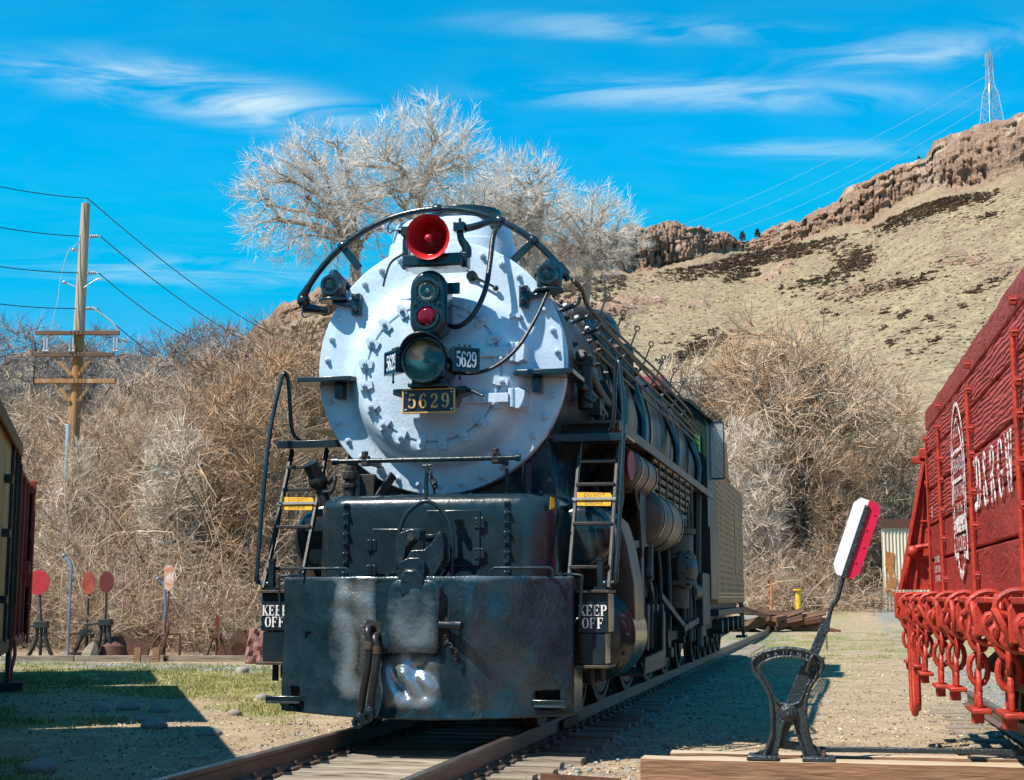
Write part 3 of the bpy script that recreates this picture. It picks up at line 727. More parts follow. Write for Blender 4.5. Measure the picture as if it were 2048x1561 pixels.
# ============================================================ TRACK
trk = bpy.data.objects.new('railway_track', None); COL.objects.link(trk); struct(trk)
def rail_mesh(y0, y1):
    prof = [(-.07, -.165), (.07, -.165), (.07, -.15), (.012, -.135), (.012, -.045), (.037, -.033), (.037, -.006), (.030, 0), (-.030, 0), (-.037, -.006), (-.037, -.033), (-.012, -.045), (-.012, -.135), (-.07, -.15)]
    mb = MB().prism(prof, (0, y1, 0), (1, 0, 0), (0, 0, 1), y1 - y0)
    me = mb.mesh('rail', 'rail_steel', 30); me.materials.append(M['rail_head'])
    for p in me.polygons:
        if p.normal.z > .6 and p.center.z > -.02: p.material_index = 1
    return me
rme = rail_mesh(-11.0, 46)
for sx in (-1, 1): inst('rail', rme, trk, (sx * .755, 0, 0))
def tie_proto(seed, L):
    rr = random.Random(seed); mb = MB(); n = 7
    w0, h0 = .21, .17
    vs, fs = [], []
    for i in range(n):
        x = -L / 2 + L * i / (n - 1); j = lambda a: rr.uniform(-a, a)
        vs += [(x, -w0 / 2 + j(.008), -h0), (x, w0 / 2 + j(.008), -h0), (x, w0 / 2 + j(.012), j(.01) - .008), (x, w0 / 4, j(.008)), (x, -w0 / 4, j(.008)), (x, -w0 / 2 + j(.012), j(.01) - .008)]
    for i in range(n - 1):
        for k in range(6):
            a, b = i * 6 + k, i * 6 + (k + 1) % 6; fs.append((a, b, b + 6, a + 6))
    fs += [(5, 4, 3, 2, 1, 0), tuple((n - 1) * 6 + k for k in range(6))]
    return mb.add(vs, fs).mesh('tie', 'tie_wood', 25)
ties = [tie_proto(k, L) for k, L in enumerate((2.55, 2.4, 2.6, 2.5))]
pl = MB().bx(-.13, .13, -.09, .09, 0, .016).mesh('tie_plate', 'rail_steel')
spk = MB().bx(-.011, .011, -.011, .011, 0, .03).box((.008, 0, .036), (.045, .03, .014)).mesh('spike', 'rail_steel')
rr = random.Random(3)
y = -4.2
while y < 30:
    t = inst('tie', ties[rr.randrange(4)], trk, (rr.uniform(-.06, .06), y, -.166 + rr.uniform(-.012, -.001)), (0, 0, rr.uniform(-.012, .012)))
    if y < 12:
        for sx in (-1, 1):
            inst('tie_plate', pl, t, (sx * .755 - t.location.x, 0, .004))
            for q in (-1, 1): inst('spike', spk, t, (sx * .755 + q * .085 - t.location.x, q * .05, .012), (0, 0, 0 if q < 0 else math.pi))
    y += rr.uniform(.37, .44)
# splice bar on the near rail joint
MB().bx(.79, .815, 2.3, 3.1, -.13, -.04).build('splice_bar', 'rust', trk, bevel=.004)
tr2 = bpy.data.objects.new('siding_track', None); COL.objects.link(tr2); struct(tr2); tr2.location = (4.289 + 1.5, 2.75, 0); tr2.rotation_euler = (0, 0, R(1.59))
rm2 = rail_mesh(-10, 4.5)
for sx in (-1, 1): inst('rail', rm2, tr2, (sx * .755, 0, 0))
y = -9.5
while y < 4.6:
    inst('tie', ties[rr.randrange(4)], tr2, (0, y, -.185)); y += .48
tr3 = bpy.data.objects.new('display_track', None); COL.objects.link(tr3); struct(tr3); tr3.location = (-3.29, -1.79, 0); tr3.rotation_euler = (0, 0, R(28.6))
rm3 = rail_mesh(-9, 18)
for sx in (-1, 1): inst('rail', rm3, tr3, (-1.25 + sx * .5, 0, 0))
y = -8
while y < 18: inst('tie', ties[rr.randrange(4)], tr3, (-1.25, y, -.185), (0, 0, 0), (.75, 1, 1)); y += .5
# ============================================================ LOCOMOTIVE
# world origin: rail top, track centre line, foremost point of the pilot; +y runs back along the engine
loco = thing('steam_locomotive', 'large black steam locomotive with silver smokebox front and red bell, facing the camera', 'locomotive')
ZC = 3.2; YF = .87; RS = 1.165
U, Wz = Vector((1, 0, 0)), Vector((0, 0, 1))
def P(name, mb, m, parent=loco, **k): return mb.build(name, m, parent, **k)
# --- smokebox front: flat rim, pressed fillet, raised door dish
mb = MB(); dz = -.09
def face_ring(r, y, blend):   # blend moves ring centre from smokebox centre to the door centre
    return [(math.cos(a) * r, y, ZC + dz * blend + math.sin(a) * r) for a in [2 * math.pi * i / 96 for i in range(96)]]
prof = [(RS, .10, 0), (RS, .012, 0), (RS - .006, .002, 0), (RS - .014, 0, 0), (1.02, 0, 0), (.94, -.003, .3), (.885, -.012, .6), (.85, -.030, .8), (.82, -.062, 1), (.795, -.105, 1), (.77, -.150, 1), (.735, -.190, 1), (.70, -.215, 1), (.665, -.226, 1), (.635, -.228, 1), (.628, -.208, 1), (.618, -.208, 1), (.61, -.238, 1), (.45, -.256, 1), (.25, -.268, 1), (.02, -.273, 1)]
vs = []; fs = []
for r, y, b in prof: vs += face_ring(r, YF + y, b)
for j in range(len(prof) - 1):
    for i in range(96):
        i2 = (i + 1) % 96; fs.append((j * 96 + i, j * 96 + i2, (j + 1) * 96 + i2, (j + 1) * 96 + i))
fs.append(tuple((len(prof) - 1) * 96 + i for i in range(96)))
mb.add(vs, fs)
front = P('smokebox_front', mb, 'silver_paint', smooth=50)
boltk = MB().lathe([(.026, 0), (.026, .008), (.017, .009), (.017, .026), (.010, .034)], (0, 0, 0), (0, -1, 0), 8).mesh('bolt', 'black_paint')
bolt = MB().lathe([(.026, 0), (.026, .008), (.017, .009), (.017, .026), (.010, .034)], (0, 0, 0), (0, -1, 0), 8).mesh('bolt', 'silver_paint')
for i in range(34):
    a = 2 * math.pi * (i + .5) / 34
    inst('bolt', bolt, front, (math.cos(a) * 1.085, YF, ZC + math.sin(a) * 1.085), (0, i * .4, 0), 1.2)
dog = MB()
dog.prism([(-.028, -.055), (.028, -.055), (.034, -.02), (.034, .02), (.022, .05), (-.022, .05), (-.034, .02), (-.034, -.02)], (0, 0, 0), (1, 0, 0), (0, 0, 1), .035)
dog.lathe([(.020, 0), (.020, .022), (.011, .023), (.011, .040)], (0, -.033, .006), (0, -1, 0), 8)
dogm = dog.mesh('clamp_dog', 'silver_paint')
for i in range(20):
    a = math.pi / 2 + 2 * math.pi * (i + .5) / 20
    o = inst('clamp_dog', dogm, front, (math.cos(a) * .635, YF - .225, ZC + dz + math.sin(a) * .635), (0, -(a - math.pi / 2), 0)); o.rotation_euler = (0, math.pi / 2 - a, 0); o.scale = (1.15, 1.1, 1.25)
# hinges on the engine's left
for z in (3.27, 2.86):
    h = MB()
    h.bx(.26, .70, YF - .29, YF - .255, z - .042, z + .042)
    h.cyl((.72, YF - .24, z - .085), (.72, YF - .24, z + .085), .032, n=12)
    h.prism([(.70, -.06), (.77, -.10), (.83, -.07), (.84, .06), (.78, .09), (.70, .06)], (0, YF - .0, z), (1, 0, 0), (0, 0, 1), .25)
    for x in (.29, .38, .47): h.lathe([(.017, 0), (.012, .015)], (x, YF - .29, z), (0, -1, 0), 8)
    P('hinge', h, 'silver_paint', front, bevel=.006)
mb = MB()
mb.cyl((.30, YF, 4.02), (.30, YF - .04, 4.02), .05, n=12); mb.bar((.30, YF - .05, 4.02), (.52, YF - .06, 3.90), .022, .014, (0, 1, 0)); mb.ball((.53, YF - .05, 3.89), .028)
P('latch_lever', mb, 'black_paint', front)
mb = MB()
for x in (.68, .74): mb.cyl((x, YF - .01, 3.63), (x, YF - .075, 3.63), .022, n=8)
mb.bx(.655, .765, YF - .03, YF + .0, 3.60, 3.64)
P('cleat', mb, 'silver_paint', front)
# --- smokebox shell, boiler, firebox
mb = MB().lathe([(1.15, 0), (1.15, 2.3)], (0, YF + .05, ZC), (0, 1, 0), 80, cap=False)
P('smokebox_shell', mb, 'smoke_brown', smooth=50)
jk = MB().lathe([(1.15, 0), (1.185, .01), (1.185, 3.4), (1.20, 3.41), (1.27, 5.6), (1.28, 9.2)], (0, 3.1, ZC), (0, 1, 0), 80, cap=False)
boil = P('boiler_jacket', jk, 'jacket_paint', smooth=50)
for y, r in ((3.15, 1.20), (4.3, 1.20), (5.4, 1.20), (6.5, 1.205), (7.4, 1.235), (8.2, 1.262), (9.1, 1.283), (10.2, 1.29), (11.2, 1.292)):
    P('boiler_band', MB().lathe([(r - .012, -.05), (r, -.045), (r, .045), (r - .012, .05)], (0, y, ZC), (0, 1, 0), 72, cap=False), 'black_paint', boil)
# rows of bolts round the shell edge seen from the side
b2 = MB().lathe([(.03, 0), (.03, .018), (.018, .02), (.018, .045)], (0, 0, 0), (1, 0, 0), 6).mesh('shell_bolt', 'black_dull')
for y in (1.18, 2.4, 2.95):
    for k in range(9):
        a = R(-52 + k * 12.5)
        o = inst('shell_bolt', b2, loco, (math.cos(a) * 1.15, y, ZC + math.sin(a) * 1.15), (0, -a, 0))
# stay-bolt strip shining along the shoulder
mb = MB()
for k in range(3):
    y0 = 1.9 + k * .62
    for q in range(4): mb.lathe([(.028, 0), (.028, .02), (.016, .04)], (math.cos(R(38)) * 1.16, y0 + q * .1, ZC + math.sin(R(38)) * 1.16), (math.cos(R(38)), 0, math.sin(R(38))), 6)
P('washout_plug', mb, 'galv')
# --- stack shroud with the stack behind it
def rrect(hx, hy, r, n=6):
    out = []
    for cx, cy, a0 in ((hx - r, hy - r, 0), (-hx + r, hy - r, 90), (-hx + r, -hy + r, 180), (hx - r, -hy + r, 270)):
        for i in range(n + 1):
            a = R(a0 + 90 * i / n); out.append((cx + math.cos(a) * r, cy + math.sin(a) * r))
    return out
mb = MB(); vs = []; fs = []
lay = [(3.9, .63, .42), (4.2, .62, .42), (4.36, .605, .41), (4.40, .60, .405), (4.41, .57, .39), (4.52, .555, .375), (4.60, .53, .36), (4.635, .48, .32), (4.65, .40, .25)]
for z, hx, hy in lay: vs += [(x, 1.29 + y, z) for x, y in rrect(hx, hy, min(hx, hy) * .86, 8)]
n = len(rrect(1, 1, .5, 8))
for j in range(len(lay) - 1):
    for i in range(n): fs.append((j * n + i, j * n + (i + 1) % n, (j + 1) * n + (i + 1) % n, (j + 1) * n + i))
fs.append(tuple((len(lay) - 1) * n + i for i in range(n)))
P('stack_shroud', mb.add(vs, fs), 'silver_paint', smooth=35)
mb = MB().lathe([(.27, 0), (.27, .5), (.34, .55), (.355, .60), (.345, .63), (.29, .63), (.26, .4), (.26, .0)], (.02, 1.72, 4.22), (0, 0, 1), 40, cap=False)
P('stack', mb, 'black_paint')
# --- bell with yoke, clapper and cradle
bc = Vector((.03, .34, 4.235)); bax = Vector((.02, -1, -.14)).normalized()
bp_ = [(.198, 0), (.196, .012), (.182, .03), (.165, .07), (.145, .14), (.130, .20), (.11, .25), (.07, .285), (.0005, .295)]
inn = [(.0005, .272), (.062, .262), (.098, .23), (.118, .19), (.133, .13), (.155, .06), (.182, .012), (.198, 0)]
bell = P('bell', MB().lathe(bp_, bc - bax * -.14, -bax, 48, cap=False).lathe(inn, bc - bax * -.14, -bax, 48, cap=False), 'bell_red', smooth=60)
P('clapper', MB().tube([bc - bax * .10, bc + bax * .08], .012, 8).ball(bc + bax * .10 + Vector((0, 0, -.01)), .037), 'bell_red', bell)
mb = MB().bar((-.21, .47, 4.03), (.30, .47, 4.03), .30, .10)
mb.bx(-.22, .31, .30, .335, 3.985, 4.09)
mb.box((-.235, .47, 4.13), (.05, .12, .28)); mb.box((.31, .47, 4.05), (.05, .12, .14))
mb.tube([(.31, .47, 4.08), (.315, .46, 4.16), (.27, .45, 4.24), (.255, .45, 4.33)], [.05, .045, .035, .03], 8, smooth=4)
mb.tube([(-.235, .47, 4.22), (-.225, .46, 4.30)], .04, 8)
P('bell_cradle', mb, 'black_paint', bell, bevel=.012)
mb = MB().box((.26, .44, 4.345), (.10, .10, .08)).box((-.22, .44, 4.33), (.09, .10, .08)).cyl((.26, .44, 4.38), (.26, .44, 4.43), .014, n=8).cyl((-.30, .44, 4.345), (-.2, .44, 4.345), .03, n=10)
mb.tube([(.31, .45, 4.335), (.40, .48, 4.36), (.50, .55, 4.41), (.56, .62, 4.42)], [.035, .034, .03, .022], 8, smooth=4)
mb.tube([(-.26, .47, 4.36), (-.36, .47, 4.36), (-.40, .47, 4.34), (-.41, .47, 4.40), (-.38, .5, 4.46)], .008, 6, smooth=4)
P('bell_yoke', mb, 'black_paint', bell, bevel=.006)
P('bell_cable', MB().tube([(-.26, .46, 4.14), (-.42, .6, 4.10), (-.52, .75, 4.0), (-.56, .82, 3.94)], .011, 6, smooth=5), 'rubber', bell)
# --- oscillating signal light (two lenses in a stadium housing)
def stadium(hw, hh, n=12):
    return [(math.cos(R(180 * i / n)) * hw, hh - hw + math.sin(R(180 * i / n)) * hw) for i in range(n + 1)] + [(-math.cos(R(180 * i / n)) * hw, -hh + hw - math.sin(R(180 * i / n)) * hw) for i in range(n + 1)]
sg = P('signal_light', MB().prism(stadium(.155, .29), (.0, .62, 3.655), (1, 0, 0), (0, 0, 1), .30), 'black_paint', bevel=.03, segs=3)
P('housing_rim', MB().prism(stadium(.168, .303), (.0, .405, 3.655), (1, 0, 0), (0, 0, 1), .035), 'black_paint', sg, bevel=.008)
for z, lens, ref in ((3.765, 'lens_clear', 'reflector'), (3.535, 'lens_red', 'reflector_dark')):
    P('lens_ring', MB().lathe([(.088, 0), (.088, .03), (.113, .03), (.113, 0)], (0, .325, z), (0, -1, 0), 36, cap=False), 'black_paint', sg)
    P('lens', MB().lathe([(.089, 0), (.075, .018), (.05, .028), (.02, .033), (.002, .034)], (0, .313, z), (0, -1, 0), 32), lens, sg, smooth=60)
    P('reflector', MB().lathe([(.088, .0), (.07, .0), (.05, -.003), (.03, -.004), (.02, -.003), (.006, .004), (.001, .006)], (0, .318, z), (0, -1, 0), 28, cap=False), ref, sg)
    for k in range(8):
        a = R(22 + 45 * k); inst('screw', boltk, sg, (math.cos(a) * .1, .297, z + math.sin(a) * .1), (0, 0, 0), (.35, .3, .35))
for x in (-.105, .105): inst('screw', boltk, sg, (x, .318, 3.645), (0, 0, 0), (.8, .6, .8))
t_ = MB(); text_mb(t_, 'MARS', (0, .3175, 3.65), U, Wz, .045)
P('maker_lettering', t_, 'galv', sg, smooth=0)
P('mounting_bracket', MB().bx(-.05, .05, .60, .80, 3.4, 3.52).bx(-.05, .05, .60, .80, 3.78, 3.88).bx(.13, .24, .5, .54, 3.77, 3.87), 'black_paint', sg, bevel=.008)
# --- headlight
hz = 3.145
hl = P('headlight', MB().lathe([(.10, .58), (.15, .54), (.188, .44), (.194, .30), (.194, .06), (.204, .05), (.204, .02), (.196, .0), (.180, .0), (.174, .04)], (0, .22, hz), (0, 1, 0), 48, cap=False), 'black_paint', smooth=45)
P('reflector', MB().lathe([(.177, .035), (.15, .075), (.10, .115), (.05, .14), (.004, .145)], (0, .22, hz), (0, 1, 0), 40, cap=False), 'reflector', hl, smooth=60)
P('bulb', MB().ball((0, .30, hz), .022).cyl((0, .30, hz), (0, .37, hz), .014, n=8), 'lens_clear', hl)
P('glass', MB().lathe([(.176, .012), (.14, .002), (.08, -.006), (.003, -.009)], (0, .235, hz), (0, 1, 0), 40), 'lens_clear', hl, smooth=60)
vis = MB(); vs = []; fs = []
for j, (yy, rr_) in enumerate(((.26, .204), (.10, .222), (.095, .214), (.26, .197))):
    for i in range(25):
        a = R(8 + 164 * i / 24); k = .35 + .65 * math.sin(math.pi * i / 24)
        vs.append((math.cos(a) * rr_, .26 - (.26 - yy) * k, hz + math.sin(a) * rr_))
for j in range(3):
    for i in range(24): fs.append((j * 25 + i, j * 25 + i + 1, (j + 1) * 25 + i + 1, (j + 1) * 25 + i))
P('visor', vis.add(vs, fs), 'black_paint', hl, smooth=50)
mb = MB().bx(-.17, .17, .32, .62, 2.925, 2.96); mb.bx(-.14, -.06, .34, .60, 2.955, 3.0).bx(.06, .14, .34, .60, 2.955, 3.0)
mb.prism([(-.34, .10), (.34, .10), (.34, .05), (.25, .02), (.22, -.06), (-.22, -.06), (-.25, .02), (-.34, .05)], (0, .60, 2.83), (1, 0, 0), (0, 0, 1), .16)
P('headlight_bracket', mb, 'black_paint', hl, bevel=.008)
mb = MB()
mb.tube([(.30, .42, 2.90), (.40, .38, 2.88), (.50, .34, 2.83)], [.02, .02, .012], 8); mb.cyl((.27, .40, 2.90), (.34, .40, 2.90), .03, n=10)
P('cable_gland', mb, 'black_paint', hl)
# number boards either side of the headlight
for sx in (-1, 1):
    ang = sx * R(38) if sx > 0 else -R(48); rot = Matrix.Rotation(ang, 3, 'Z'); c = Vector((.325, .36, 3.15)) if sx > 0 else Vector((-.30, .38, 3.15))
    ux = rot @ Vector((1, 0, 0)); nv = rot @ Vector((0, -1, 0))
    nb = P('number_board', MB().box(c, (.25, .07, .205), rot), 'black_paint', bevel=.008)
    P('board_panel', MB().box(c + nv * .036, (.222, .006, .176), rot), 'board_blue', nb)
    fr = MB()
    for dx, dz_, w, h in ((0, .094, .25, .017), (0, -.094, .25, .017), (.116, 0, .017, .171), (-.116, 0, .017, .171)): fr.box(c + nv * .043 + ux * dx + Wz * dz_, (w, .018, h), rot)
    P('board_frame', fr, 'black_paint', nb)
    tx = MB(); letters(tx, '5629', c + nv * .0395, ux * .60, Wz, .135, adv=.60, thick=.003)
    P('board_number', tx, 'number_white', nb, smooth=0)
    lt = MB()
    for dx in (-.05, 0, .05): lt.cyl(c + Wz * .10 + ux * dx, c + Wz * .135 + ux * dx, .014, n=8)
    lt.cyl(c - Wz * .10 - ux * .04, c - Wz * .16 - ux * .04, .008, n=6); lt.ball(c - Wz * .165 - ux * .04, .013)
    lt.bar(c + Vector((-sx * .09, .02, 0)), c + Vector((-sx * .16, .06, 0)), .12, .04)
    P('board_latch', lt, 'black_dull', nb)
# number plate
pn = P('number_plate', MB().bx(-.225, .225, .395, .42, 2.715, 2.905), 'board_blue', bevel=.006)
fr = MB()
for x0, x1, z0, z1 in ((-.235, .235, 2.905, 2.918), (-.235, .235, 2.702, 2.715), (-.235, -.222, 2.715, 2.905), (.222, .235, 2.715, 2.905)): fr.bx(x0, x1, .385, .42, z0, z1)
P('plate_rim', fr, 'gold_brass', pn, bevel=.004)
tx = MB(); letters(tx, '5629', (0.01, .395, 2.81), U, Wz, .125, adv=.80, thick=.012)
P('plate_number', tx, 'gold_brass', pn, smooth=0)
for x in (-.205, .205):
    for z in (2.735, 2.885): inst('plate_screw', bolt, pn, (x, .396, z), (0, 0, 0), (.38, .4, .38))
# conduits across the face
P('signal_conduit', MB().tube([(.10, .55, 3.52), (.22, .50, 3.49), (.33, .49, 3.55), (.41, .52, 3.68), (.46, .58, 3.86), (.475, .66, 4.10), (.48, .74, 4.33), (.49, .80, 4.42)], .024, 10, smooth=6), 'rubber')
P('headlight_conduit', MB().tube([(.20, .42, 3.07), (.40, .40, 3.055), (.58, .42, 3.11), (.76, .50, 3.28), (.90, .62, 3.56), (.99, .75, 3.83), (1.06, .86, 3.97)], .017, 10, smooth=6), 'rubber')
for o_ in (bell, sg, hl): o_.location = (.02, -.10, 0)
for o_ in list(loco.children):
    if o_.name.startswith(('number_board', 'number_plate')): o_.location = (.02, -.10, 0)
# --- marker lamps
for sx in (-1, 1):
    c = Vector((sx * 1.02, .84, 3.97))
    ml = P('marker_lamp', MB().lathe([(.105, -.10), (.115, -.08), (.115, .06), (.10, .09), (.06, .12), (.03, .17), (.0, .175)], c, (0, 0, 1), 28), 'black_paint')
    P('lamp_ring', MB().lathe([(.066, 0), (.066, .02), (.092, .02), (.098, -.05)], c + Vector((0, -.095, .01)), (0, -1, 0), 28, cap=False), 'black_paint', ml)
    P('lens', MB().lathe([(.067, 0), (.06, .012), (.052, .01), (.044, .020), (.036, .018), (.026, .027), (.012, .032), (.002, .033)], c + Vector((0, -.104, .01)), (0, -1, 0), 28), 'lens_clear', ml)
    P('lamp_reflector', MB().lathe([(.066, 0), (.03, -.006), (.001, -.008)], c + Vector((0, -.1, .01)), (0, -1, 0), 20, cap=False), 'reflector_dark', ml)
    br = MB().lathe([(.135, 0), (.14, .012), (.13, .03)], c + Vector((0, 0, -.135)), (0, 0, 1), 24)
    br.bar(c + Vector((0, 0, -.145)), c + Vector((-sx * .20, .0, -.18)), .10, .03); br.box(c + Vector((-sx * .23, .0, -.17)), (.08, .10, .20)); br.bar(c + Vector((sx * .02, .10, .16)), c + Vector((-sx * .24, .12, -.12)), .06, .06)
    for z in (-.11, -.22): br.lathe([(.03, 0), (.03, .025), (.016, .03), (.016, .05)], c + Vector((-sx * .23, -.05, z)), (0, -1, 0), 8)
    P('lamp_bracket', br, 'black_paint', ml, bevel=.006)
# --- arched handrail over the smokebox and its run back along the boiler
arc_c = Vector((-.10, 1.02, 3.22)); pts = []
for i in range(25):
    a = R(147 - 117 * i / 24); pts.append(arc_c + Vector((math.cos(a) * 1.46, -.06 * math.sin(a), math.sin(a) * 1.46 + .02)))
ra = P('arched_handrail', MB().tube(pts, .030, 12), 'black_paint')
e = pts[-1]; s0 = pts[0]
mb = MB().tube([s0, s0 + Vector((-.07, .02, -.10)), s0 + Vector((-.05, .06, -.2)), s0 + Vector((.16, .12, -.22))], [.034, .05, .05, .03], 10)
mb.ball(s0 + Vector((-.06, .03, -.13)), .065)
mb.tube([s0 + Vector((-.06, .0, -.16)), s0 + Vector((-.04, -.02, -.30)), s0 + Vector((.05, .02, -.26))], .007, 6, smooth=4)
for k in (4, 12, 17, 20): 
    t = (pts[k + 1] - pts[k - 1]).normalized(); mb.lathe([(.04, -.035), (.044, -.03), (.044, .03), (.04, .035)], pts[k], t, 12)
mb.lathe([(.05, -.05), (.05, .08)], pts[23], pts[23] - pts[22], 12).lathe([(.05, -.04), (.05, .04)], (.49, 1.0, 4.54), (.1, -.6, -.8), 12)
P('rail_fittings', mb, 'black_paint', ra)
mb = MB().bar(pts[4], pts[4] + Vector((.17, -.0, -.22)), .03, .07).bar(pts[20], pts[20] + Vector((-.20, 0, -.18)), .03, .07)
P('rail_brackets', mb, 'black_paint', ra, bevel=.005)
rail_pts = [e, e + Vector((.04, .25, -.04)), (1.13, 2.0, 3.93), (1.13, 3.0, 3.93), (1.13, 4.6, 3.93), (1.16, 6.5, 3.95), (1.20, 8.6, 3.97), (1.22, 10.6, 3.97), (1.22, 11.2, 3.85)]
br = P('boiler_handrail', MB().tube(rail_pts, .022, 10, smooth=5), 'grime_steel')
for y in (1.55, 2.15, 2.8, 3.6, 4.6, 5.7, 6.8, 7.9, 9.0, 10.1, 11.0):
    x = 1.13 + max(0, (y - 4.6)) * .013
    mb = MB().tube([(x, y, 3.93), (x - .03, y, 3.86), (x - .20, y, 3.80), (x - .26, y, 3.74)], .020, 8, smooth=3).bar((x - .30, y - .02, 3.745), (x - .05, y - .02, 3.86), .05, .02)
    P('rail_post', mb, 'black_paint', br)
# pull-rod with ring-topped stanchions, above the handrail
pr = P('control_rod', MB().tube([(1.02, 3.2, 4.10), (1.03, 4.6, 4.12), (1.10, 6.0, 4.10), (1.16, 8.0, 4.10), (1.2, 10, 4.08)], .014, 8, smooth=4), 'grime_steel')
for y in (3.3, 4.3, 5.3, 6.4, 7.5, 8.6, 9.6):
    x = 1.04 + (y - 3.2) * .022
    mb = MB().tube([(x - .06, y, 3.98), (x + .06, y, 4.28)], .011, 6)
    c = Vector((x + .07, y, 4.31)); mb.tube([c + Vector((math.cos(q) * .03, 0, math.sin(q) * .03)) for q in [2 * math.pi * k / 10 for k in range(10)]], .009, 5, closed=True)
    P('ring_stanchion', mb, 'black_dull', pr)
# --- domes
P('sand_dome', MB().lathe([(.80, 0), (.80, .20), (.78, .38), (.72, .48), (.60, .54), (.3, .575), (.01, .58)], (0, 6.2, 4.16), (0, 0, 1), 48), 'jacket_paint', smooth=50)
P('dome_band', MB().lathe([(.80, 0), (.812, .01), (.812, .07), (.80, .08)], (0, 6.2, 4.42), (0, 0, 1), 48, cap=False), 'black_paint')
P('steam_dome', MB().lathe([(.5, 0), (.5, .12), (.42, .22), (.2, .26), (.01, .27)], (0, 8.6, 4.4), (0, 0, 1), 36), 'jacket_paint', smooth=50)
P('roof_hatch', MB().bx(-.1, .78, 10.9, 12.2, 4.42, 4.60), 'red_hatch', bevel=.02)
# generator / pop valve beside the firebox
mb = MB().cyl((1.0, 5.0, 3.78), (1.0, 5.0, 4.02), .15, n=20).cyl((1.0, 5.0, 3.70), (1.0, 5.0, 3.78), .20, n=20).cyl((1.0, 5.0, 3.45), (1.0, 5.0, 3.70), .12, n=16).ball((1.0, 5.0, 4.02), .15, sc=(1, 1, .4))
P('check_valve', mb, 'black_dull', bevel=.008)
for k, (x, y, z0) in enumerate(((1.24, 3.35, 2.8), (1.26, 4.8, 2.8), (1.30, 7.9, 2.8), (1.35, 10.3, 2.8))):
    P('delivery_pipe', MB().tube([(x, y, z0), (x, y, 3.2), (1.09, y, 3.75), (.86, y, 4.0)], .05 if k else .065, 12, smooth=6), 'black_paint')
for k in range(4):
    P('conduit', MB().tube([(1.16 + .02 * k, 2.2, 3.52 + .09 * k), (1.19 + .02 * k, 5, 3.50 + .09 * k), (1.28, 9, 3.5 + .09 * k), (1.3, 11.2, 3.5 + .08 * k)], .016, 6, smooth=4), 'grime_steel')
# piping and valves on the shaded smokebox flank
mb = MB().tube([(1.17, 1.35, 3.35), (1.20, 1.9, 3.15), (1.21, 2.5, 3.05), (1.2, 2.9, 3.1)], .055, 10, smooth=5).tube([(1.18, 1.25, 3.05), (1.22, 1.7, 3.0), (1.22, 2.4, 2.9)], .04, 10, smooth=4)
mb.cyl((1.19, 1.45, 2.85), (1.19, 1.45, 3.28), .07, n=12).box((1.2, 1.45, 3.3), (.16, .16, .10)).cyl((1.2, 2.2, 2.82), (1.2, 2.2, 3.06), .05, n=10)
mb.tube([(1.2, 1.3, 2.95), (1.26, 1.42, 2.92), (1.26, 1.55, 2.95)], .02, 6); mb.box((1.24, 1.75, 2.9), (.10, .10, .16))
P('flank_piping', mb, 'black_dull', bevel=.006)
mb = MB().prism([(1.12, 2.75), (1.12, 3.3), (1.20, 3.3), (1.40, 2.75)], (0, 2.70, 0), (1, 0, 0), (0, 0, 1), .03)
P('runboard_gusset', mb, 'black_dull')
# --- little shelves at lamp height on the smokebox front
for sx in (-1, 1):
    sh = MB(); x0, x1 = (.72, 1.27)
    poly = [(x0, -.02), (x0, .14), (x0 + .05, .24), (x1, .24), (x1, -.36), (1.13, -.36), (1.10, -.02)]
    sh.prism([(sx * a, -b) for a, b in poly][::(1 if sx < 0 else -1)], (0, .62 + .22, 3.06), (1, 0, 0), (0, 1, 0), .045)
    sh.bx(min(sx * .88, sx * .96), max(sx * .88, sx * .96), .74, .85, 2.92, 3.055)
    P('lamp_shelf', sh, 'black_paint', bevel=.006)
# --- cross bar below the door
cb = P('uncoupling_bar', MB().cyl((-.82, .44, 2.315), (.82, .44, 2.315), .022, n=14).cyl((-.86, .44, 2.315), (-.80, .44, 2.315), .032, n=12).cyl((.80, .44, 2.315), (.84, .44, 2.315), .032, n=12), 'black_paint')
for x in (-.56, .62):
    mb = MB().box((x, .46, 2.315), (.07, .08, .09)).box((x, .66, 2.31), (.045, .40, .045)).cyl((x, .44, 2.34), (x, .44, 2.40), .03, n=10)
    P('bar_bracket', mb, 'black_dull', cb, bevel=.008)
# --- saddle, frame and the dark core under the boiler
mb = MB().prism([(-1.0, 1.25), (1.0, 1.25), (1.0, 2.1), (.95, 2.5), (.80, 2.75), (-.80, 2.75), (-.95, 2.5), (-1.0, 2.1)], (0, 3.2, 0), (1, 0, 0), (0, 0, 1), 2.2)
P('saddle', mb, 'black_paint', bevel=.02)
P('main_frame', MB().bx(-.58, .58, .75, 12.6, .62, 1.42).bx(-.95, .95, 3.1, 12.0, 1.35, 2.2), 'black_dull')
P('boiler_belly', MB().bx(-1.0, 1.0, 8.4, 12.2, 2.0, 2.9), 'black_dull')
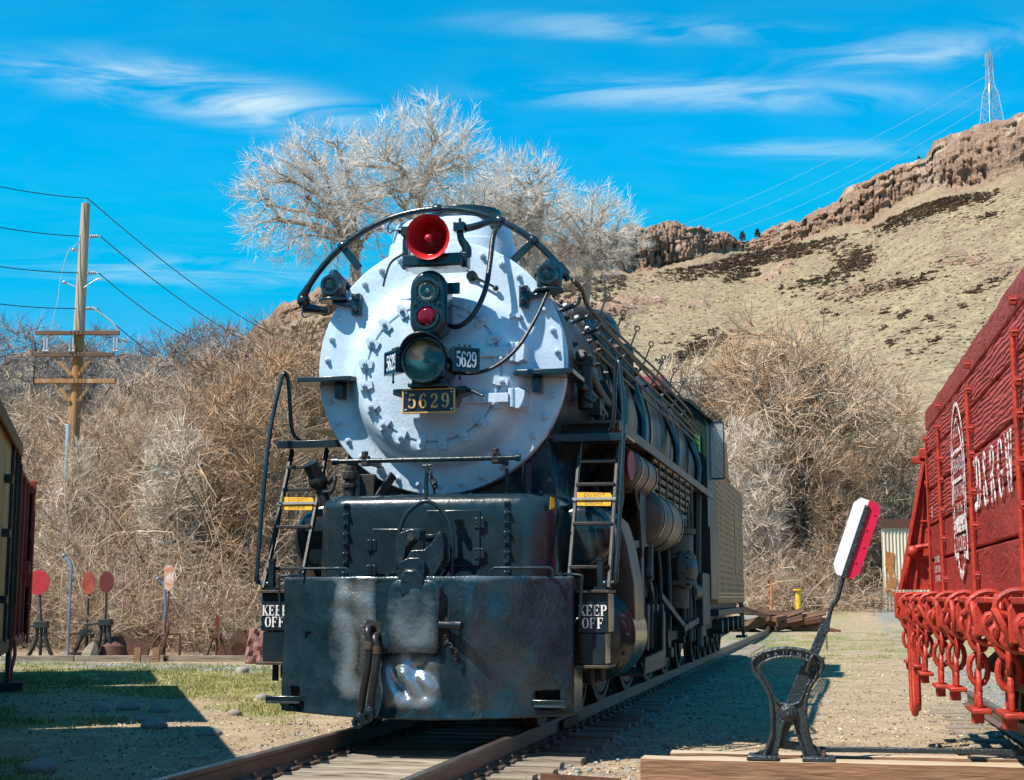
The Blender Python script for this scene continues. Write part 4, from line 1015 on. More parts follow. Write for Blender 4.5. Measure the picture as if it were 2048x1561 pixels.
# --- pump shield on the deck
def shield_pts(z, inset):
    hx, d, r = 1.085 - inset * .6, .0 + inset, .30
    out = [(-hx, 1.35)]
    for i in range(9):
        a = R(180 + 90 * i / 8); out.append((-hx + r + math.cos(a) * r, .47 + d + r + math.sin(a) * r))
    for x in [q * .1 for q in range(-7, 8)]: out.append((x, .47 + d - .01 * (1 - (x / .75) ** 2)))
    for i in range(9):
        a = R(270 + 90 * i / 8); out.append((hx - r + math.cos(a) * r, .47 + d + r + math.sin(a) * r))
    out.append((hx, 1.35)); return [(x, y, z) for x, y in out]
lay = [(1.26, 0), (1.60, 0), (1.90, 0), (1.955, .012), (1.99, .04), (2.015, .085), (2.022, .14), (2.024, .30)]
vs = []; n = len(shield_pts(0, 0)); fs = []
for z, i_ in lay: vs += shield_pts(z, i_)
for j in range(len(lay) - 1):
    for i in range(n - 1): fs.append((j * n + i, j * n + i + 1, (j + 1) * n + i + 1, (j + 1) * n + i))
fs.append(tuple((len(lay) - 1) * n + i for i in range(n)))
shd = P('pump_shield', MB().add(vs, fs), 'black_paint', smooth=50)
for x in (-.765, .685):
    mb = MB().bx(x - .016, x + .016, .452, .474, 1.28, 1.95)
    for k in range(8):
        z = 1.31 + k * .084; mb.bx(x - .034, x - .012, .446, .474, z, z + .04)
    P('seam_strip', mb, 'black_paint', shd, bevel=.004)
    for k in range(8): inst('seam_bolt', boltk, shd, (x + .012 * (-1) ** k, .452, 1.34 + k * .084), (0, 0, 0), (.75, .8, .75))
def door(x0, x1, z0, z1, hx, hz_):
    d = P('access_door', MB().bx(x0, x1, .446, .462, z0, z1), 'black_paint', shd, bevel=.012)
    for z in hz_:
        mb = MB().bx(hx - .045, hx - .006, .436, .45, z - .045, z + .045).bx(hx + .006, hx + .045, .436, .45, z - .045, z + .045).cyl((hx, .436, z - .05), (hx, .436, z + .05), .011, n=8)
        for q in (-.03, 0, .03):
            for s_ in (-.026, .026): mb.lathe([(.007, 0), (.004, .006)], (hx + s_, .436, z + q), (0, -1, 0), 6)
        P('door_hinge', mb, 'black_paint', d, bevel=.003)
    return d
door(-.53, -.06, 1.33, 1.72, -.53, (1.58, 1.36))
d2 = door(-.04, .44, 1.39, 1.875, .44, (1.76, 1.50))
P('door_handle', MB().bx(-.05, .09, .425, .446, 1.635, 1.665), 'black_paint', d2, bevel=.004)
mb = MB()
for k in range(19): mb.lathe([(.016, 0), (.012, .012)], (-.95 + k * .105, .64, 2.024), (0, 0, 1), 6)
stuff(P('shield_rivets', mb, 'black_paint', shd))
P('paint_smear', MB().prism([(0, 0), (.05, .02), (.05, .10), (.01, .11)], (1.0345, .53, 1.87), (.72, .69, 0), (0, 0, 1), .004), 'sign_yellow', shd)
# deck clutter behind the shield: valves and brackets
mb = MB().cyl((-.84, .75, 2.0), (-.84, .75, 2.30), .05, n=12).cyl((-.84, .75, 2.18), (-.84, .75, 2.25), .075, n=8).cyl((-.84, .75, 2.10), (-.84, .75, 2.14), .07, n=8).box((-.70, .9, 2.12), (.14, .2, .22))
mb.bar((-.55, .66, 2.0), (-.45, .80, 2.22), .03, .08).bar((.62, .7, 2.0), (.60, .80, 2.24), .03, .08).cyl((.78, .8, 2.0), (.78, .8, 2.3), .04, n=10)
P('deck_valves', mb, 'black_dull', bevel=.006)
mb = MB().cyl((-1.06, .70, 1.95), (-1.10, .70, 2.12), .055, n=12).ball((-1.12, .68, 2.16), .09).cyl((-1.13, .66, 2.2), (-1.17, .60, 2.32), .07, n=12).tube([(-1.03, .7, 2.14), (-.96, .68, 2.20), (-.98, .66, 2.08), (-1.06, .64, 2.06)], .02, 8, smooth=4)
P('whistle_valve', mb, 'rubber')
# --- pilot: bowed, dented sheet
def pil_n(a, b): return float(vn(np.array([a]), np.array([b]), 17)[0])
def dent(x, z):
    d = 0
    d += .030 * math.exp(-((x + .47 + .03 * math.sin(z * 6)) / .075) ** 2) * (1 - .3 * z)
    d += .018 * math.exp(-((x - .44 - .05 * (z - .7)) / .10) ** 2) * (.4 + .6 * z)
    d -= .022 * math.exp(-((x + .33) / .05) ** 2)
    d += .012 * math.sin(x * 5 + z * 3) * math.sin(z * 4 + 1) + .006 * math.sin(x * 13 + 2 * z) * math.sin(z * 9 - x * 4)
    d += .030 * (pil_n(x * 2.6 + 7, z * 2.0) - .5) + .014 * (pil_n(x * 7 + 3, z * 5 + 9) - .5)
    g = math.exp(-((x + .02) / .24) ** 4 - ((z - .42) / .24) ** 4)
    d += g * (.026 * math.sin((x + .05 * math.sin(z * 15)) * 36) * math.sin(z * 10 + .4) + .018 * math.sin(x * 23 + z * 17) + .012 * math.sin(z * 31 + x * 9))
    g2 = math.exp(-((x + .62) / .22) ** 2 - ((z - 1.1) / .16) ** 2)
    d += g2 * .014 * math.sin(z * 22 + x * 7)
    return d
def pil_y(x): return .34 * (abs(x) / 1.27) ** 2.1
NX, NZ = 150, 76; vs = []; fs = []
def hole(x, z): return z < .37 and z > .225 and (.97 < x < 1.17 or -1.17 < x < -1.06)
for j in range(NZ + 1):
    for i in range(NX + 1):
        x = -1.27 + 2.54 * i / NX; zb = .135 + .035 * (abs(x) / 1.27) ** 2; z = zb + (1.30 - zb) * j / NZ
        y = pil_y(x) - dent(x, z) * min(1, (1.30 - z) / .05 + .15) + .05 * ((1.3 - z) / 1.15) * 0
        if z < .22: y -= .012 * (.22 - z) / .08
        vs.append((x, y, z))
for j in range(NZ):
    for i in range(NX):
        a = j * (NX + 1) + i; c = vs[a]
        if hole(c[0] + .008, c[2] + .008): continue
        fs.append((a, a + 1, a + NX + 2, a + NX + 1))
pil = P('pilot_sheet', MB().add(vs, fs), 'pilot_glint', smooth=60)
def glint_attr(o):      # sun highlights painted on sheet and door as bright metallic patches
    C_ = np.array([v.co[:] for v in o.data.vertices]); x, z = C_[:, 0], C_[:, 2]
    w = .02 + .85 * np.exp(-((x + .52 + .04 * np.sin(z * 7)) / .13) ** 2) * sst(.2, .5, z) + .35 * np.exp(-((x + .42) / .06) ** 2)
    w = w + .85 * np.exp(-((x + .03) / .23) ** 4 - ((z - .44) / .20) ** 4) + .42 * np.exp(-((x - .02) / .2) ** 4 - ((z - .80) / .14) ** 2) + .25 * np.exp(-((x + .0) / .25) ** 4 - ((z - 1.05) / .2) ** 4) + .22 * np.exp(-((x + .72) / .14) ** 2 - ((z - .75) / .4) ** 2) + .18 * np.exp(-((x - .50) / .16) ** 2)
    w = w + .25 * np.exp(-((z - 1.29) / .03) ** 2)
    q = o.data.attributes.new('glint', 'FLOAT', 'POINT'); q.data.foreach_set('value', w.astype(np.float32))
glint_attr(pil)
sm = pil.modifiers.new('thick', 'SOLIDIFY'); sm.thickness = .02; sm.offset = 1
mb = MB()
mb.add([(x, pil_y(x), 1.30) for x in [-1.27 + .0635 * k for k in range(41)]] + [(1.27, .9, 1.295), (-1.27, .9, 1.295)], [tuple(range(43))[::-1]])
mb.bx(1.245, 1.262, .34, .80, .18, 1.29).bx(-1.262, -1.245, .34, .80, .18, 1.29)
P('pilot_deck', mb, 'black_paint', pil)
for x0, x1 in ((.97, 1.17), (-1.17, -1.06)):
    y0 = pil_y((x0 + x1) / 2) + .10
    P('step_pocket', MB().bx(x0 - .02, x1 + .02, y0 + .16, y0 + .18, .20, .40).bx(x0 - .02, x1 + .02, y0 - .06, y0 + .17, .375, .385), 'black_dull', pil)
for sx, x0, x1 in ((1, .96, 1.24), (-1, 1.05, 1.36)):
    yy = pil_y(1.1)
    mb = MB().bx(min(sx * x0, sx * x1), max(sx * x0, sx * x1), yy - .10, yy + .24, .235, .258).bx(min(sx * x0, sx * x1), max(sx * x0, sx * x1), yy - .10, yy - .075, .258, .30)
    mb.prism([(sx * (x0 + .02), .232), (sx * (x1 - .06), .232), (sx * (x1 - .12), .16), (sx * (x0 + .06), .16)][::sx], (0, yy + .06, 0), (1, 0, 0), (0, 0, 1), .015)
    P('foot_step', mb, 'black_paint', pil, bevel=.006)
# coupler pocket door, textured
vs = []; fs = []; n1, n2 = 34, 44; rng_ = random.Random(4)
for j in range(n2 + 1):
    for i in range(n1 + 1):
        t, s_ = i / n1, j / n2; z = .69 + .57 * s_; xl, xr = -.275 + .10 * s_ ** .8, .205 + .025 * s_
        e_ = max(0, s_ - .9) / .1; xl += .07 * e_ ** 2; xr -= .07 * e_ ** 2
        x = xl + (xr - xl) * t; edge = min(t, 1 - t, s_, 1 - s_)
        y = -.030 - .020 * min(1, edge * 12) + .016 * math.sin(x * 17 + 1) * math.sin(z * 9 + .6) * min(1, edge * 6) + rng_.uniform(-.0012, .0012)
        vs.append((x, y, z))
for j in range(n2):
    for i in range(n1): a = j * (n1 + 1) + i; fs.append((a, a + 1, a + n1 + 2, a + n1 + 1))
cd_ = P('coupler_door', MB().add(vs, fs), 'pilot_glint', pil, smooth=60); glint_attr(cd_)
sm = cd_.modifiers.new('thick', 'SOLIDIFY'); sm.thickness = .04; sm.offset = 1
rim = [(vs[0][0], -.02, vs[0][2])] + [(vs[j * (n1 + 1)][0] - .008, -.02, vs[j * (n1 + 1)][2]) for j in range(0, n2 + 1, 3)] + [(vs[n2 * (n1 + 1) + i][0], -.022, vs[n2 * (n1 + 1) + i][2] + .008) for i in range(2, n1 - 1, 4)] + [(vs[j * (n1 + 1) + n1][0] + .008, -.02, vs[j * (n1 + 1) + n1][2]) for j in range(n2, -1, -3)]
P('door_gap', MB().tube(rim, .011, 6), 'black_dull', pil)
P('pilot_recess', MB().prism([(0, 0), (.06, .05), (.07, .22), (.02, .26), (-.03, .10)], (.24, -.018, .72), (1, 0, 0), (0, 0, 1), .012).prism([(0, 0), (.05, .03), (.06, .22), (-.06, .25), (-.10, .18)], (-.34, -.018, .70), (1, 0, 0), (0, 0, 1), .012), 'black_dull', pil)
mb = MB().cyl((.24, -.07, .905), (.44, -.13, .90), .032, n=16).cyl((.33, -.095, .93), (.325, -.095, 1.07), .010, n=8)
P('coupler_pin', mb, 'black_paint', bevel=.003)
mb = MB(); chain(mb, [(.30, -.06, .86), (.28, -.07, .80), (.33, -.07, .74), (.37, -.06, .70), (.37, -.05, .60)], .036, .006)
P('pin_chain', mb, 'black_dull')
# small welded patches on the pilot
P('weld_patch', MB().prism([(-1.06, .84), (-.92, .84), (-.94, 1.0), (-1.07, 1.0)], (0, .165, 0), (1, 0, 0), (0, 0, 1), .006), 'pilot_paint', pil)
# grab irons
for x0, x1 in ((-1.08, -.63), (.60, 1.13)):
    ya = max(pil_y(x0), pil_y(x1)) * .6 + .03
    P('grab_iron', MB().tube([(x0, ya, 1.30), (x0, ya, 1.345), (x0 + .03, ya, 1.372), (x1 - .03, ya, 1.372), (x1, ya, 1.345), (x1, ya, 1.30)], .012, 8), 'black_paint', pil)
for sx in (-1, 1):
    P('corner_grab', MB().tube([(sx * 1.10, .30, 1.318), (sx * 1.24, .36, 1.318), (sx * 1.335, .36, 1.31), (sx * 1.345, .36, 1.27), (sx * 1.325, .36, .99), (sx * 1.30, .35, .95), (sx * 1.25, .36, .91)], .012, 8, smooth=3), 'black_paint', pil)
mb = MB()
for x in (-.72, -.25, .28, .52, 1.17, -1.1): mb.lathe([(.022, 0), (.022, .02), (.011, .022), (.011, .04)], (x, pil_y(x) + .03, 1.30), (0, 0, 1), 8)
P('deck_bolts', mb, 'black_paint', pil)
# --- coupler head folded up
cp = MB()
cp.prism([(-.16, 0), (.02, 0), (.07, .05), (.075, .16), (.03, .20), (-.07, .20), (-.15, .16)], (.02, .20, 1.255), (1, 0, 0), (0, 0, 1), .24)
cp.prism([(-.19, .10), (-.12, .12), (-.06, .22), (-.02, .225), (.05, .225), (.11, .27), (.185, .38), (.20, .37), (.225, .27), (.225, .15), (.17, .05), (.14, .00), (.04, .0), (-.05, .05), (-.12, .02), (-.19, .02)], (.02, .17, 1.295), (1, 0, 0), (0, 0, 1), .17)
cp.prism([(-.19, .08), (-.12, .1), (-.10, .26), (-.04, .32), (.02, .31), (.02, .40), (-.06, .41), (-.15, .38), (-.19, .30)], (.02, .19, 1.285), (1, 0, 0), (0, 0, 1), .20)
cpo = P('coupler', cp, 'pilot_paint', bevel=.022, segs=3)
P('coupler_bolts', MB().cyl((-.035, -.005, 1.625), (-.035, -.02, 1.625), .03, n=14).cyl((-.06, -.045, 1.34), (-.06, -.055, 1.34), .03, n=14).cyl((.03, -.005, 1.43), (.03, -.03, 1.43), .024, n=10).cyl((-.12, .0, 1.44), (-.12, -.03, 1.44), .022, n=10), 'black_dull', cpo)
P('coupler_neck', MB().prism([(-.10, 1.14), (.10, 1.14), (.10, 1.30), (.04, 1.36), (-.06, 1.36), (-.10, 1.30)], (0, .10, 0), (1, 0, 0), (0, 0, 1), .20), 'pilot_paint', cpo, bevel=.02)
# lift arch with its stem and chain
ar = [(-.185, .16, 1.30), (-.195, .16, 1.62), (-.16, .17, 1.78), (-.08, .18, 1.88), (.035, .18, 1.935), (.15, .18, 1.88), (.24, .17, 1.76), (.275, .16, 1.60), (.275, .15, 1.30)]
la = P('lift_arch', MB().tube(ar, .019, 10, smooth=5).cyl((.035, .18, 1.93), (.035, .20, 2.235), .018, n=10).cyl((.0, .2, 2.24), (.075, .2, 2.24), .012, n=8), 'black_paint')
mb = MB(); chain(mb, [(.05, .19, 2.23), (.08, .18, 2.16), (.10, .18, 2.08), (.12, .19, 2.11), (.09, .25, 2.03)], .055, .008)
P('lift_chain', mb, 'black_dull', la)
# --- air hoses
for dx, top_, bot in ((0, (-.36, -.03, .88), (-.425, -.10, .17)), (.09, (-.30, -.02, .82), (-.335, -.12, .22))):
    a, b = Vector(top_), Vector(bot)
    hs_ = P('air_hose', MB().tube([a, a + Vector((-.005, -.09, -.02)), a.lerp(b, .2) + Vector((.03, -.09, 0)), a.lerp(b, .45) + Vector((.035, -.08, 0)), a.lerp(b, .72) + Vector((.012, -.04, 0)), b], .032, 12, smooth=5), 'rubber')
    P('glad_hand', MB().lathe([(.03, 0), (.048, .02), (.05, .06), (.035, .09)], b + Vector((0, 0, .02)), (0, -.35, -1), 14).lathe([(.024, 0), (.05, .0), (.05, .03), (.024, .03)], b + Vector((.0, -.04, -.05)), (0, -1, -.1), 16, cap=False), 'black_paint', hs_)
    P('hose_clamp', MB().cyl(a.lerp(b, .18) + Vector((.03, -.09, .02)), a.lerp(b, .22) + Vector((.03, -.09, -.02)), .042, n=12), 'grime_steel', hs_)
# --- side step boxes with KEEP OFF, ladders, tall handrails
kt = {}
for sx in (-1, 1):
    x0, x1 = (1.285, 1.545) if sx > 0 else (-1.545, -1.285)
    xm = (x0 + x1) / 2
    sb = P('step_box', MB().bx(x0, x1, .46, .78, .835, 1.165).bx(x0 + .015, x1 - .03, .47, .76, .57, .832), 'black_paint', bevel=.008)
    P('step_tread', MB().bx(x0 - .02, x1 + .01, .40, .80, .545, .570).bx(x0 - .01, x1 + .015, .42, .80, 1.165, 1.19), 'grime_steel', sb, bevel=.004)
    tx = MB(); letters(tx, 'KEEP', (xm, .458, 1.02 if sx > 0 else 1.015), U, Wz, .088, adv=.70); letters(tx, 'OFF', (xm + .0, .458, .915), U, Wz, .088, adv=.72)
    P('keep_off_lettering', tx, 'paint_white', sb, smooth=0)
    P('box_post', MB().cyl((sx * 1.475, .52, 1.19), (sx * 1.475, .52, 1.45), .032, n=12).cyl((sx * 1.475, .52, 1.44), (sx * 1.475, .52, 1.465), .038, n=12).box((sx * 1.475, .52, 1.20), (.11, .08, .03)), 'black_paint', sb)
    P('hanger_bolts', MB().cyl((xm - .04, .6, .40), (xm - .04, .6, .55), .03, n=8).cyl((xm + .05, .6, .44), (xm + .05, .6, .55), .03, n=8).cyl((xm + .0, .68, .42), (xm + .0, .68, .55), .025, n=8), 'black_dull', sb)
    # ladder: leans back towards the running board
    xa, xb = sx * 1.20, sx * 1.545
    def lp(x, t): return Vector((x, .50 + .62 * t, 1.20 + 1.30 * t))
    mb = MB()
    for x in (xa, xb): mb.bar(lp(x, 0), lp(x, 1), .028, .055, (0, -1, .4))
    la_ = P('ladder', mb, 'black_dull', bevel=.004)
    for t in (.14, .43, .70, .865):
        P('rung', MB().bar(lp(xa, t) + Vector((0, -.02, 0)), lp(xb, t) + Vector((0, -.02, 0)), .06, .03, (0, 0, 1)), 'black_dull', la_, bevel=.005)
    c = lp((xa + xb) / 2, .595) + Vector((0, -.045, 0))
    v2 = Vector((0, .18, 1)).normalized()
    sgn = MB().prism([(-.15, -.055), (.145, -.062), (.155, .03), (.14, .055), (-.155, .065)], c + Vector((0, .012, 0)), (1, 0, 0), v2, .008)
    sg_ = P('warning_sign', sgn, 'sign_yellow', la_)
    P('sign_strap', MB().bar(lp(xa, .60) + Vector((-.02 * sx, -.058, 0)), lp(xb, .60) + Vector((.02 * sx, -.058, 0)), .006, .018), 'galv', la_)
    tx = MB(); 
    for q, (s_, zz_) in enumerate((('DO NOT', .038), ('CLIMB ON', .002), ('ENGINE', -.034))): text_mb(tx, s_, c + v2 * zz_ + Vector((0, .004, 0)), U, v2, .046, .0005)
    P('sign_lettering', tx, 'sign_ink', sg_, smooth=0)
    pf = P('front_platform', MB().bx(min(sx * .98, sx * 1.64), max(sx * .98, sx * 1.64), .98, 1.52, 2.53, 2.555).bx(min(sx * .98, sx * 1.64), max(sx * .98, sx * 1.64), .97, .985, 2.50, 2.57), 'black_paint', bevel=.004)
    x = sx * 1.60
    top_z = 3.20
    hp = [(x, .52, 1.26), (x + sx * .01, .50, 1.33), (x + sx * .03, .62, 1.9), (x + sx * .04, .80, 2.65), (x + sx * .0, .92, 3.10), (x - sx * .02, .95, top_z), (x - sx * .035, .97, 3.20), (x - sx * .055, .99, 3.10), (x - sx * .08, 1.02, 2.72), (x - sx * .12, 1.06, 2.60), (x - sx * .22, 1.12, 2.555)]
    hr = P('side_handrail', MB().tube(hp, .019, 10, smooth=4), 'black_paint')
    P('rail_foot', MB().tube([(x, .52, 1.26), (x - sx * .06, .52, 1.24), (x - sx * .09, .52, 1.24)], .02, 8).ball((x - sx * .09, .52, 1.24), .034), 'black_paint', hr)
# --- cylinders and valve chests
for sx in (-1, 1):
    cx = sx * 1.22
    cy = P('cylinder', MB().lathe([(.02, -.07), (.30, -.065), (.36, -.04), (.395, 0), (.415, .05), (.43, .06), (.43, .85), (.40, .87), (.01, .88)], (cx, 1.28, .80), (0, 1, 0), 48), 'black_paint', smooth=40)
    P('valve_chest', MB().lathe([(.02, -.12), (.22, -.115), (.265, -.09), (.285, -.05), (.29, 0), (.31, .01), (.31, 1.10), (.29, 1.12), (.01, 1.13)], (sx * 1.20, 1.12, 1.66), (0, 1, 0), 48), 'black_paint', cy, smooth=40)
    P('cylinder_jacket', MB().prism([(sx * .8, .75), (sx * 1.55, .62), (sx * 1.64, .95), (sx * 1.63, 1.25), (sx * 1.57, 1.60), (sx * 1.50, 1.82), (sx * 1.36, 1.94), (sx * .8, 1.94)][::sx], (0, 2.05, 0), (1, 0, 0), (0, 0, 1), .68), 'jacket_paint', cy, bevel=.05, segs=3)
    for k in range(14):
        a = 2 * math.pi * k / 14; inst('cover_bolt', boltk, cy, (cx + math.cos(a) * .37, 1.255, .80 + math.sin(a) * .37), (0, 0, 0), (.9, .8, .9))
    P('guide_bar', MB().bx(min(sx * 1.12, sx * 1.30), max(sx * 1.12, sx * 1.30), 2.8, 4.6, 1.02, 1.12), 'grime_steel', cy)
    P('crosshead', MB().bx(min(sx * 1.10, sx * 1.34), max(sx * 1.10, sx * 1.34), 3.5, 3.85, .70, 1.10).cyl((sx * 1.2, 2.7, .8), (sx * 1.2, 3.6, .8), .05, n=12), 'grime_steel', cy, bevel=.02)
# --- wheels
def wheel(r, spokes, cw=.0):
    mb = MB().lathe([(r + .03, 0), (r + .03, .03), (r, .04), (r, .14), (r - .07, .145), (r - .085, .10), (r - .085, .02), (r - .06, 0)], (0, 0, 0), (1, 0, 0), 48, cap=False)
    rim = mb.mesh('tyre', 'grime_steel', 35)
    mb = MB().lathe([(.20, -.01), (.20, .17), (.12, .19), (.02, .19)], (0, 0, 0), (1, 0, 0), 20)
    for k in range(spokes):
        a = 2 * math.pi * k / spokes; d = Vector((0, math.cos(a), math.sin(a))); mb.bar(Vector((.07, 0, 0)) + d * .15, Vector((.07, 0, 0)) + d * (r - .07), .09, .07, (1, 0, 0))
    if cw: mb.prism([(math.cos(R(200 + 140 * k / 10)) * (r - .1), math.sin(R(200 + 140 * k / 10)) * (r - .1)) for k in range(11)], (.03, 0, 0), (0, 1, 0), (0, 0, 1), .11)
    return rim, mb.mesh('wheel_centre', 'black_dull', 35)
pw = wheel(.42, 10); dw = wheel(.93, 16, 1)
def put_wheel(proto, name, y, r, sx, parent=loco):
    o = inst(name, proto[1], parent, (sx * .70, y, r), (0, 0, 0) if sx > 0 else (0, 0, math.pi)); inst('tyre', proto[0], o); return o
for sx in (-1, 1):
    for y in (1.15, 3.05): put_wheel(pw, 'pilot_wheel', y, .42, sx)
    for y in (4.35, 6.3, 8.25, 10.2): put_wheel(dw, 'driving_wheel', y, .93, sx)
    put_wheel(pw, 'trailing_wheel', 12.0, .42, sx)
P('front_axle', MB().cyl((-.75, 1.15, .42), (.75, 1.15, .42), .09, n=12).bx(-.5, .5, 1.0, 1.3, .3, .62), 'black_dull')
mb = MB().bar((1.02, 4.35, .58), (1.02, 10.2, .58), .06, .13).bar((1.12, 3.7, .8), (1.10, 6.3, .58), .07, .16)
for y in (4.35, 6.3, 8.25, 10.2): mb.cyl((.86, y, .58), (1.14, y, .58), .13, n=20)
P('side_rod', mb, 'grime_steel', bevel=.01)
# valve gear: link, combination lever, reach rod
mb = MB().bar((1.3, 3.6, .9), (1.32, 3.3, 1.75), .05, .09, (0, 1, 0)).bar((1.32, 3.2, 1.66), (1.32, 4.9, 1.75), .05, .08).tube([(1.32, 4.7, 1.35), (1.32, 4.82, 1.7), (1.32, 4.75, 2.05)], .06, 8, smooth=4).bar((1.32, 4.8, 1.32), (1.20, 6.4, .85), .05, .09).bar((1.28, 4.8, 2.1), (1.30, 9.0, 2.25), .05, .06)
P('valve_gear', mb, 'grime_steel', bevel=.006)
mb = MB().prism([(3.95, 1.55), (4.25, 1.75), (4.25, 2.35), (3.95, 2.45), (3.75, 2.1)], (1.32, 0, 0), (0, 1, 0), (0, 0, 1), .05).prism([(4.05, .95), (4.2, .95), (4.2, 1.8), (3.95, 1.8)], (1.30, 0, 0), (0, 1, 0), (0, 0, 1), .05)
P('guide_yoke', mb, 'black_dull', bevel=.01)
mb = MB().prism([(3.1, .36), (4.7, .36), (4.9, .50), (4.9, .96), (4.74, 1.0), (4.66, .55), (3.2, .52)], (1.46, 0, 0), (0, 1, 0), (0, 0, 1), .03).bx(1.10, 1.46, 3.1, 4.7, .34, .36).bx(1.12, 1.47, 4.86, 4.90, .4, .98)
P('rod_guard', mb, 'grime_steel', bevel=.008)
# --- running board and what hangs below it
rb = P('running_board', MB().bx(1.0, 1.50, 1.5, 11.4, 2.72, 2.75).bx(1.475, 1.50, 1.5, 11.4, 2.655, 2.72), 'smoke_brown', bevel=.003)
P('running_board', MB().bx(-1.50, -1.0, 1.5, 11.4, 2.72, 2.75), 'smoke_brown', bevel=.003)
for y in (1.6, 3.0, 4.6, 6.0, 7.6, 9.2, 10.8): P('board_bracket', MB().prism([(.9, 2.72), (1.47, 2.72), (1.0, 2.40), (.9, 2.40)], (0, y, 0), (1, 0, 0), (0, 0, 1), .025), 'black_dull', rb)
def tank(name, x, z, y0, y1, r, m='smoke_brown', end='black_paint'):
    t = P(name, MB().lathe([(.02, -.09), (r * .6, -.07), (r * .9, -.03), (r, 0.02), (r, y1 - y0 - .02), (r * .9, y1 - y0 + .03), (.02, y1 - y0 + .09)], (x, y0, z), (0, 1, 0), 48), m, smooth=45)
    for yy in (y0 + .10, y0 + (y1 - y0) * .45, y1 - .14): P('tank_strap', MB().lathe([(r, -.03), (r + .012, -.025), (r + .012, .025), (r, .03)], (x, yy, z), (0, 1, 0), 40, cap=False), 'black_paint', t)
    return t
t1 = tank('air_reservoir', 1.27, 2.44, 2.95, 4.4, .225)
P('hand_wheel', MB().lathe([(.10, 0), (.145, .01), (.155, .03), (.14, .04), (.10, .03)], (1.40, 2.72, 2.44), (1, -.12, 0), 28).cyl((1.26, 2.74, 2.44), (1.41, 2.72, 2.44), .03, n=8).cyl((1.28, 2.74, 2.44), (1.28, 2.9, 2.44), .05, n=10), 'wheel_red', t1)
t2 = tank('air_reservoir', 1.20, 2.02, 4.5, 6.6, .335)
mb = MB()
for k in range(5):
    z = 2.66 - k * .085; x = 1.42 - .02 * k
    mb.tube([(x, 4.4, z), (x, 8.6, z)], .032, 8)
    if k < 4: mb.tube([(x, 8.6 if k % 2 == 0 else 4.4, z), (x, 8.7 if k % 2 == 0 else 4.3, z - .04), (x, 8.6 if k % 2 == 0 else 4.4, z - .085)], .032, 8, smooth=3)
ci = P('cooling_coil', mb, 'smoke_brown')
for y in (4.8, 5.5, 6.2, 6.9, 7.6, 8.3): P('coil_hanger', MB().bx(1.445, 1.46, y, y + .05, 2.25, 2.72), 'black_dull', ci)
# valves and cocks hanging in the gap between cylinder and tanks
mb = MB()
rp_ = random.Random(9)
for k in range(16):
    c = Vector((rp_.uniform(.95, 1.32), rp_.uniform(2.3, 4.2), rp_.uniform(1.98, 2.3))); mb.cyl(c, c + Vector((0, 0, rp_.uniform(.1, .3))), rp_.uniform(.03, .07), n=10)
    mb.cyl(c + Vector((0, 0, .08)), c + Vector((rp_.uniform(-.1, .1), rp_.uniform(-.3, .3), .08)), .022, n=6)
mb.tube([(1.3, 2.4, 2.5), (1.34, 2.6, 2.3), (1.3, 2.9, 2.1), (1.2, 3.4, 2.05)], .03, 8, smooth=4).tube([(1.35, 2.9, 2.65), (1.38, 3.2, 2.3), (1.36, 3.6, 2.1), (1.3, 4.4, 2.0)], .025, 8, smooth=4)
P('brake_valves', mb, 'black_dull')
# compressor / feed pump low on the flank
fp = P('feedwater_pump', MB().cyl((1.28, 7.6, 1.35), (1.28, 7.6, 1.95), .26, n=24).cyl((1.28, 7.6, 1.28), (1.28, 7.6, 1.35), .31, n=24).cyl((1.28, 7.6, 1.62), (1.28, 7.6, 1.68), .30, n=24).cyl((1.28, 7.6, 1.95), (1.28, 7.6, 2.02), .30, n=24).cyl((1.28, 7.6, .98), (1.28, 7.6, 1.28), .20, n=20), 'grime_steel', bevel=.01)
P('pump_head', MB().lathe([(.24, 0), (.27, .03), (.27, .12), (.2, .18), (.01, .2)], (1.36, 7.55, 1.5), (1, -.4, 0), 24).ball((1.34, 7.5, 2.08), .14, sc=(1, 1, .7)), 'jacket_paint', fp)
for k in range(10):
    a = 2 * math.pi * k / 10; inst('pump_bolt', boltk, fp, (1.50, 7.42 + math.cos(a) * .2, 1.5 + math.sin(a) * .22), (0, 0, R(70)), (1, 1, 1))
mb = MB()
for k, (y, z0, z1, w) in enumerate(((6.0, .9, 2.1, .05), (6.9, 1.0, 2.3, .06), (8.6, .6, 2.6, .07), (9.3, .5, 2.65, .09), (9.9, .5, 2.7, .05), (10.6, .4, 2.7, .12))):
    mb.tube([(1.22 + .02 * k, y, z1), (1.28, y + .1, (z0 + z1) / 2), (1.3, y, z0)], w * .6, 8, smooth=4)
mb.bar((1.36, 5.5, 1.15), (1.38, 7.8, .75), .05, .07).bar((1.38, 7.7, .72), (1.38, 9.6, .80), .06, .08).bar((1.40, 8.2, .7), (1.40, 8.2, 1.6), .03, .03).bar((1.40, 9.2, .7), (1.40, 8.9, 1.6), .03, .03)
P('feed_pipes', mb, 'black_dull')
P('injector', MB().cyl((1.3, 9.4, 1.2), (1.3, 10.6, 1.2), .12, n=14).bx(1.0, 1.4, 10.4, 11.6, .7, 1.5), 'black_dull', bevel=.02)
P('ash_pan', MB().bx(-1.2, 1.25, 10.9, 12.4, .5, 2.6), 'black_dull', bevel=.02)
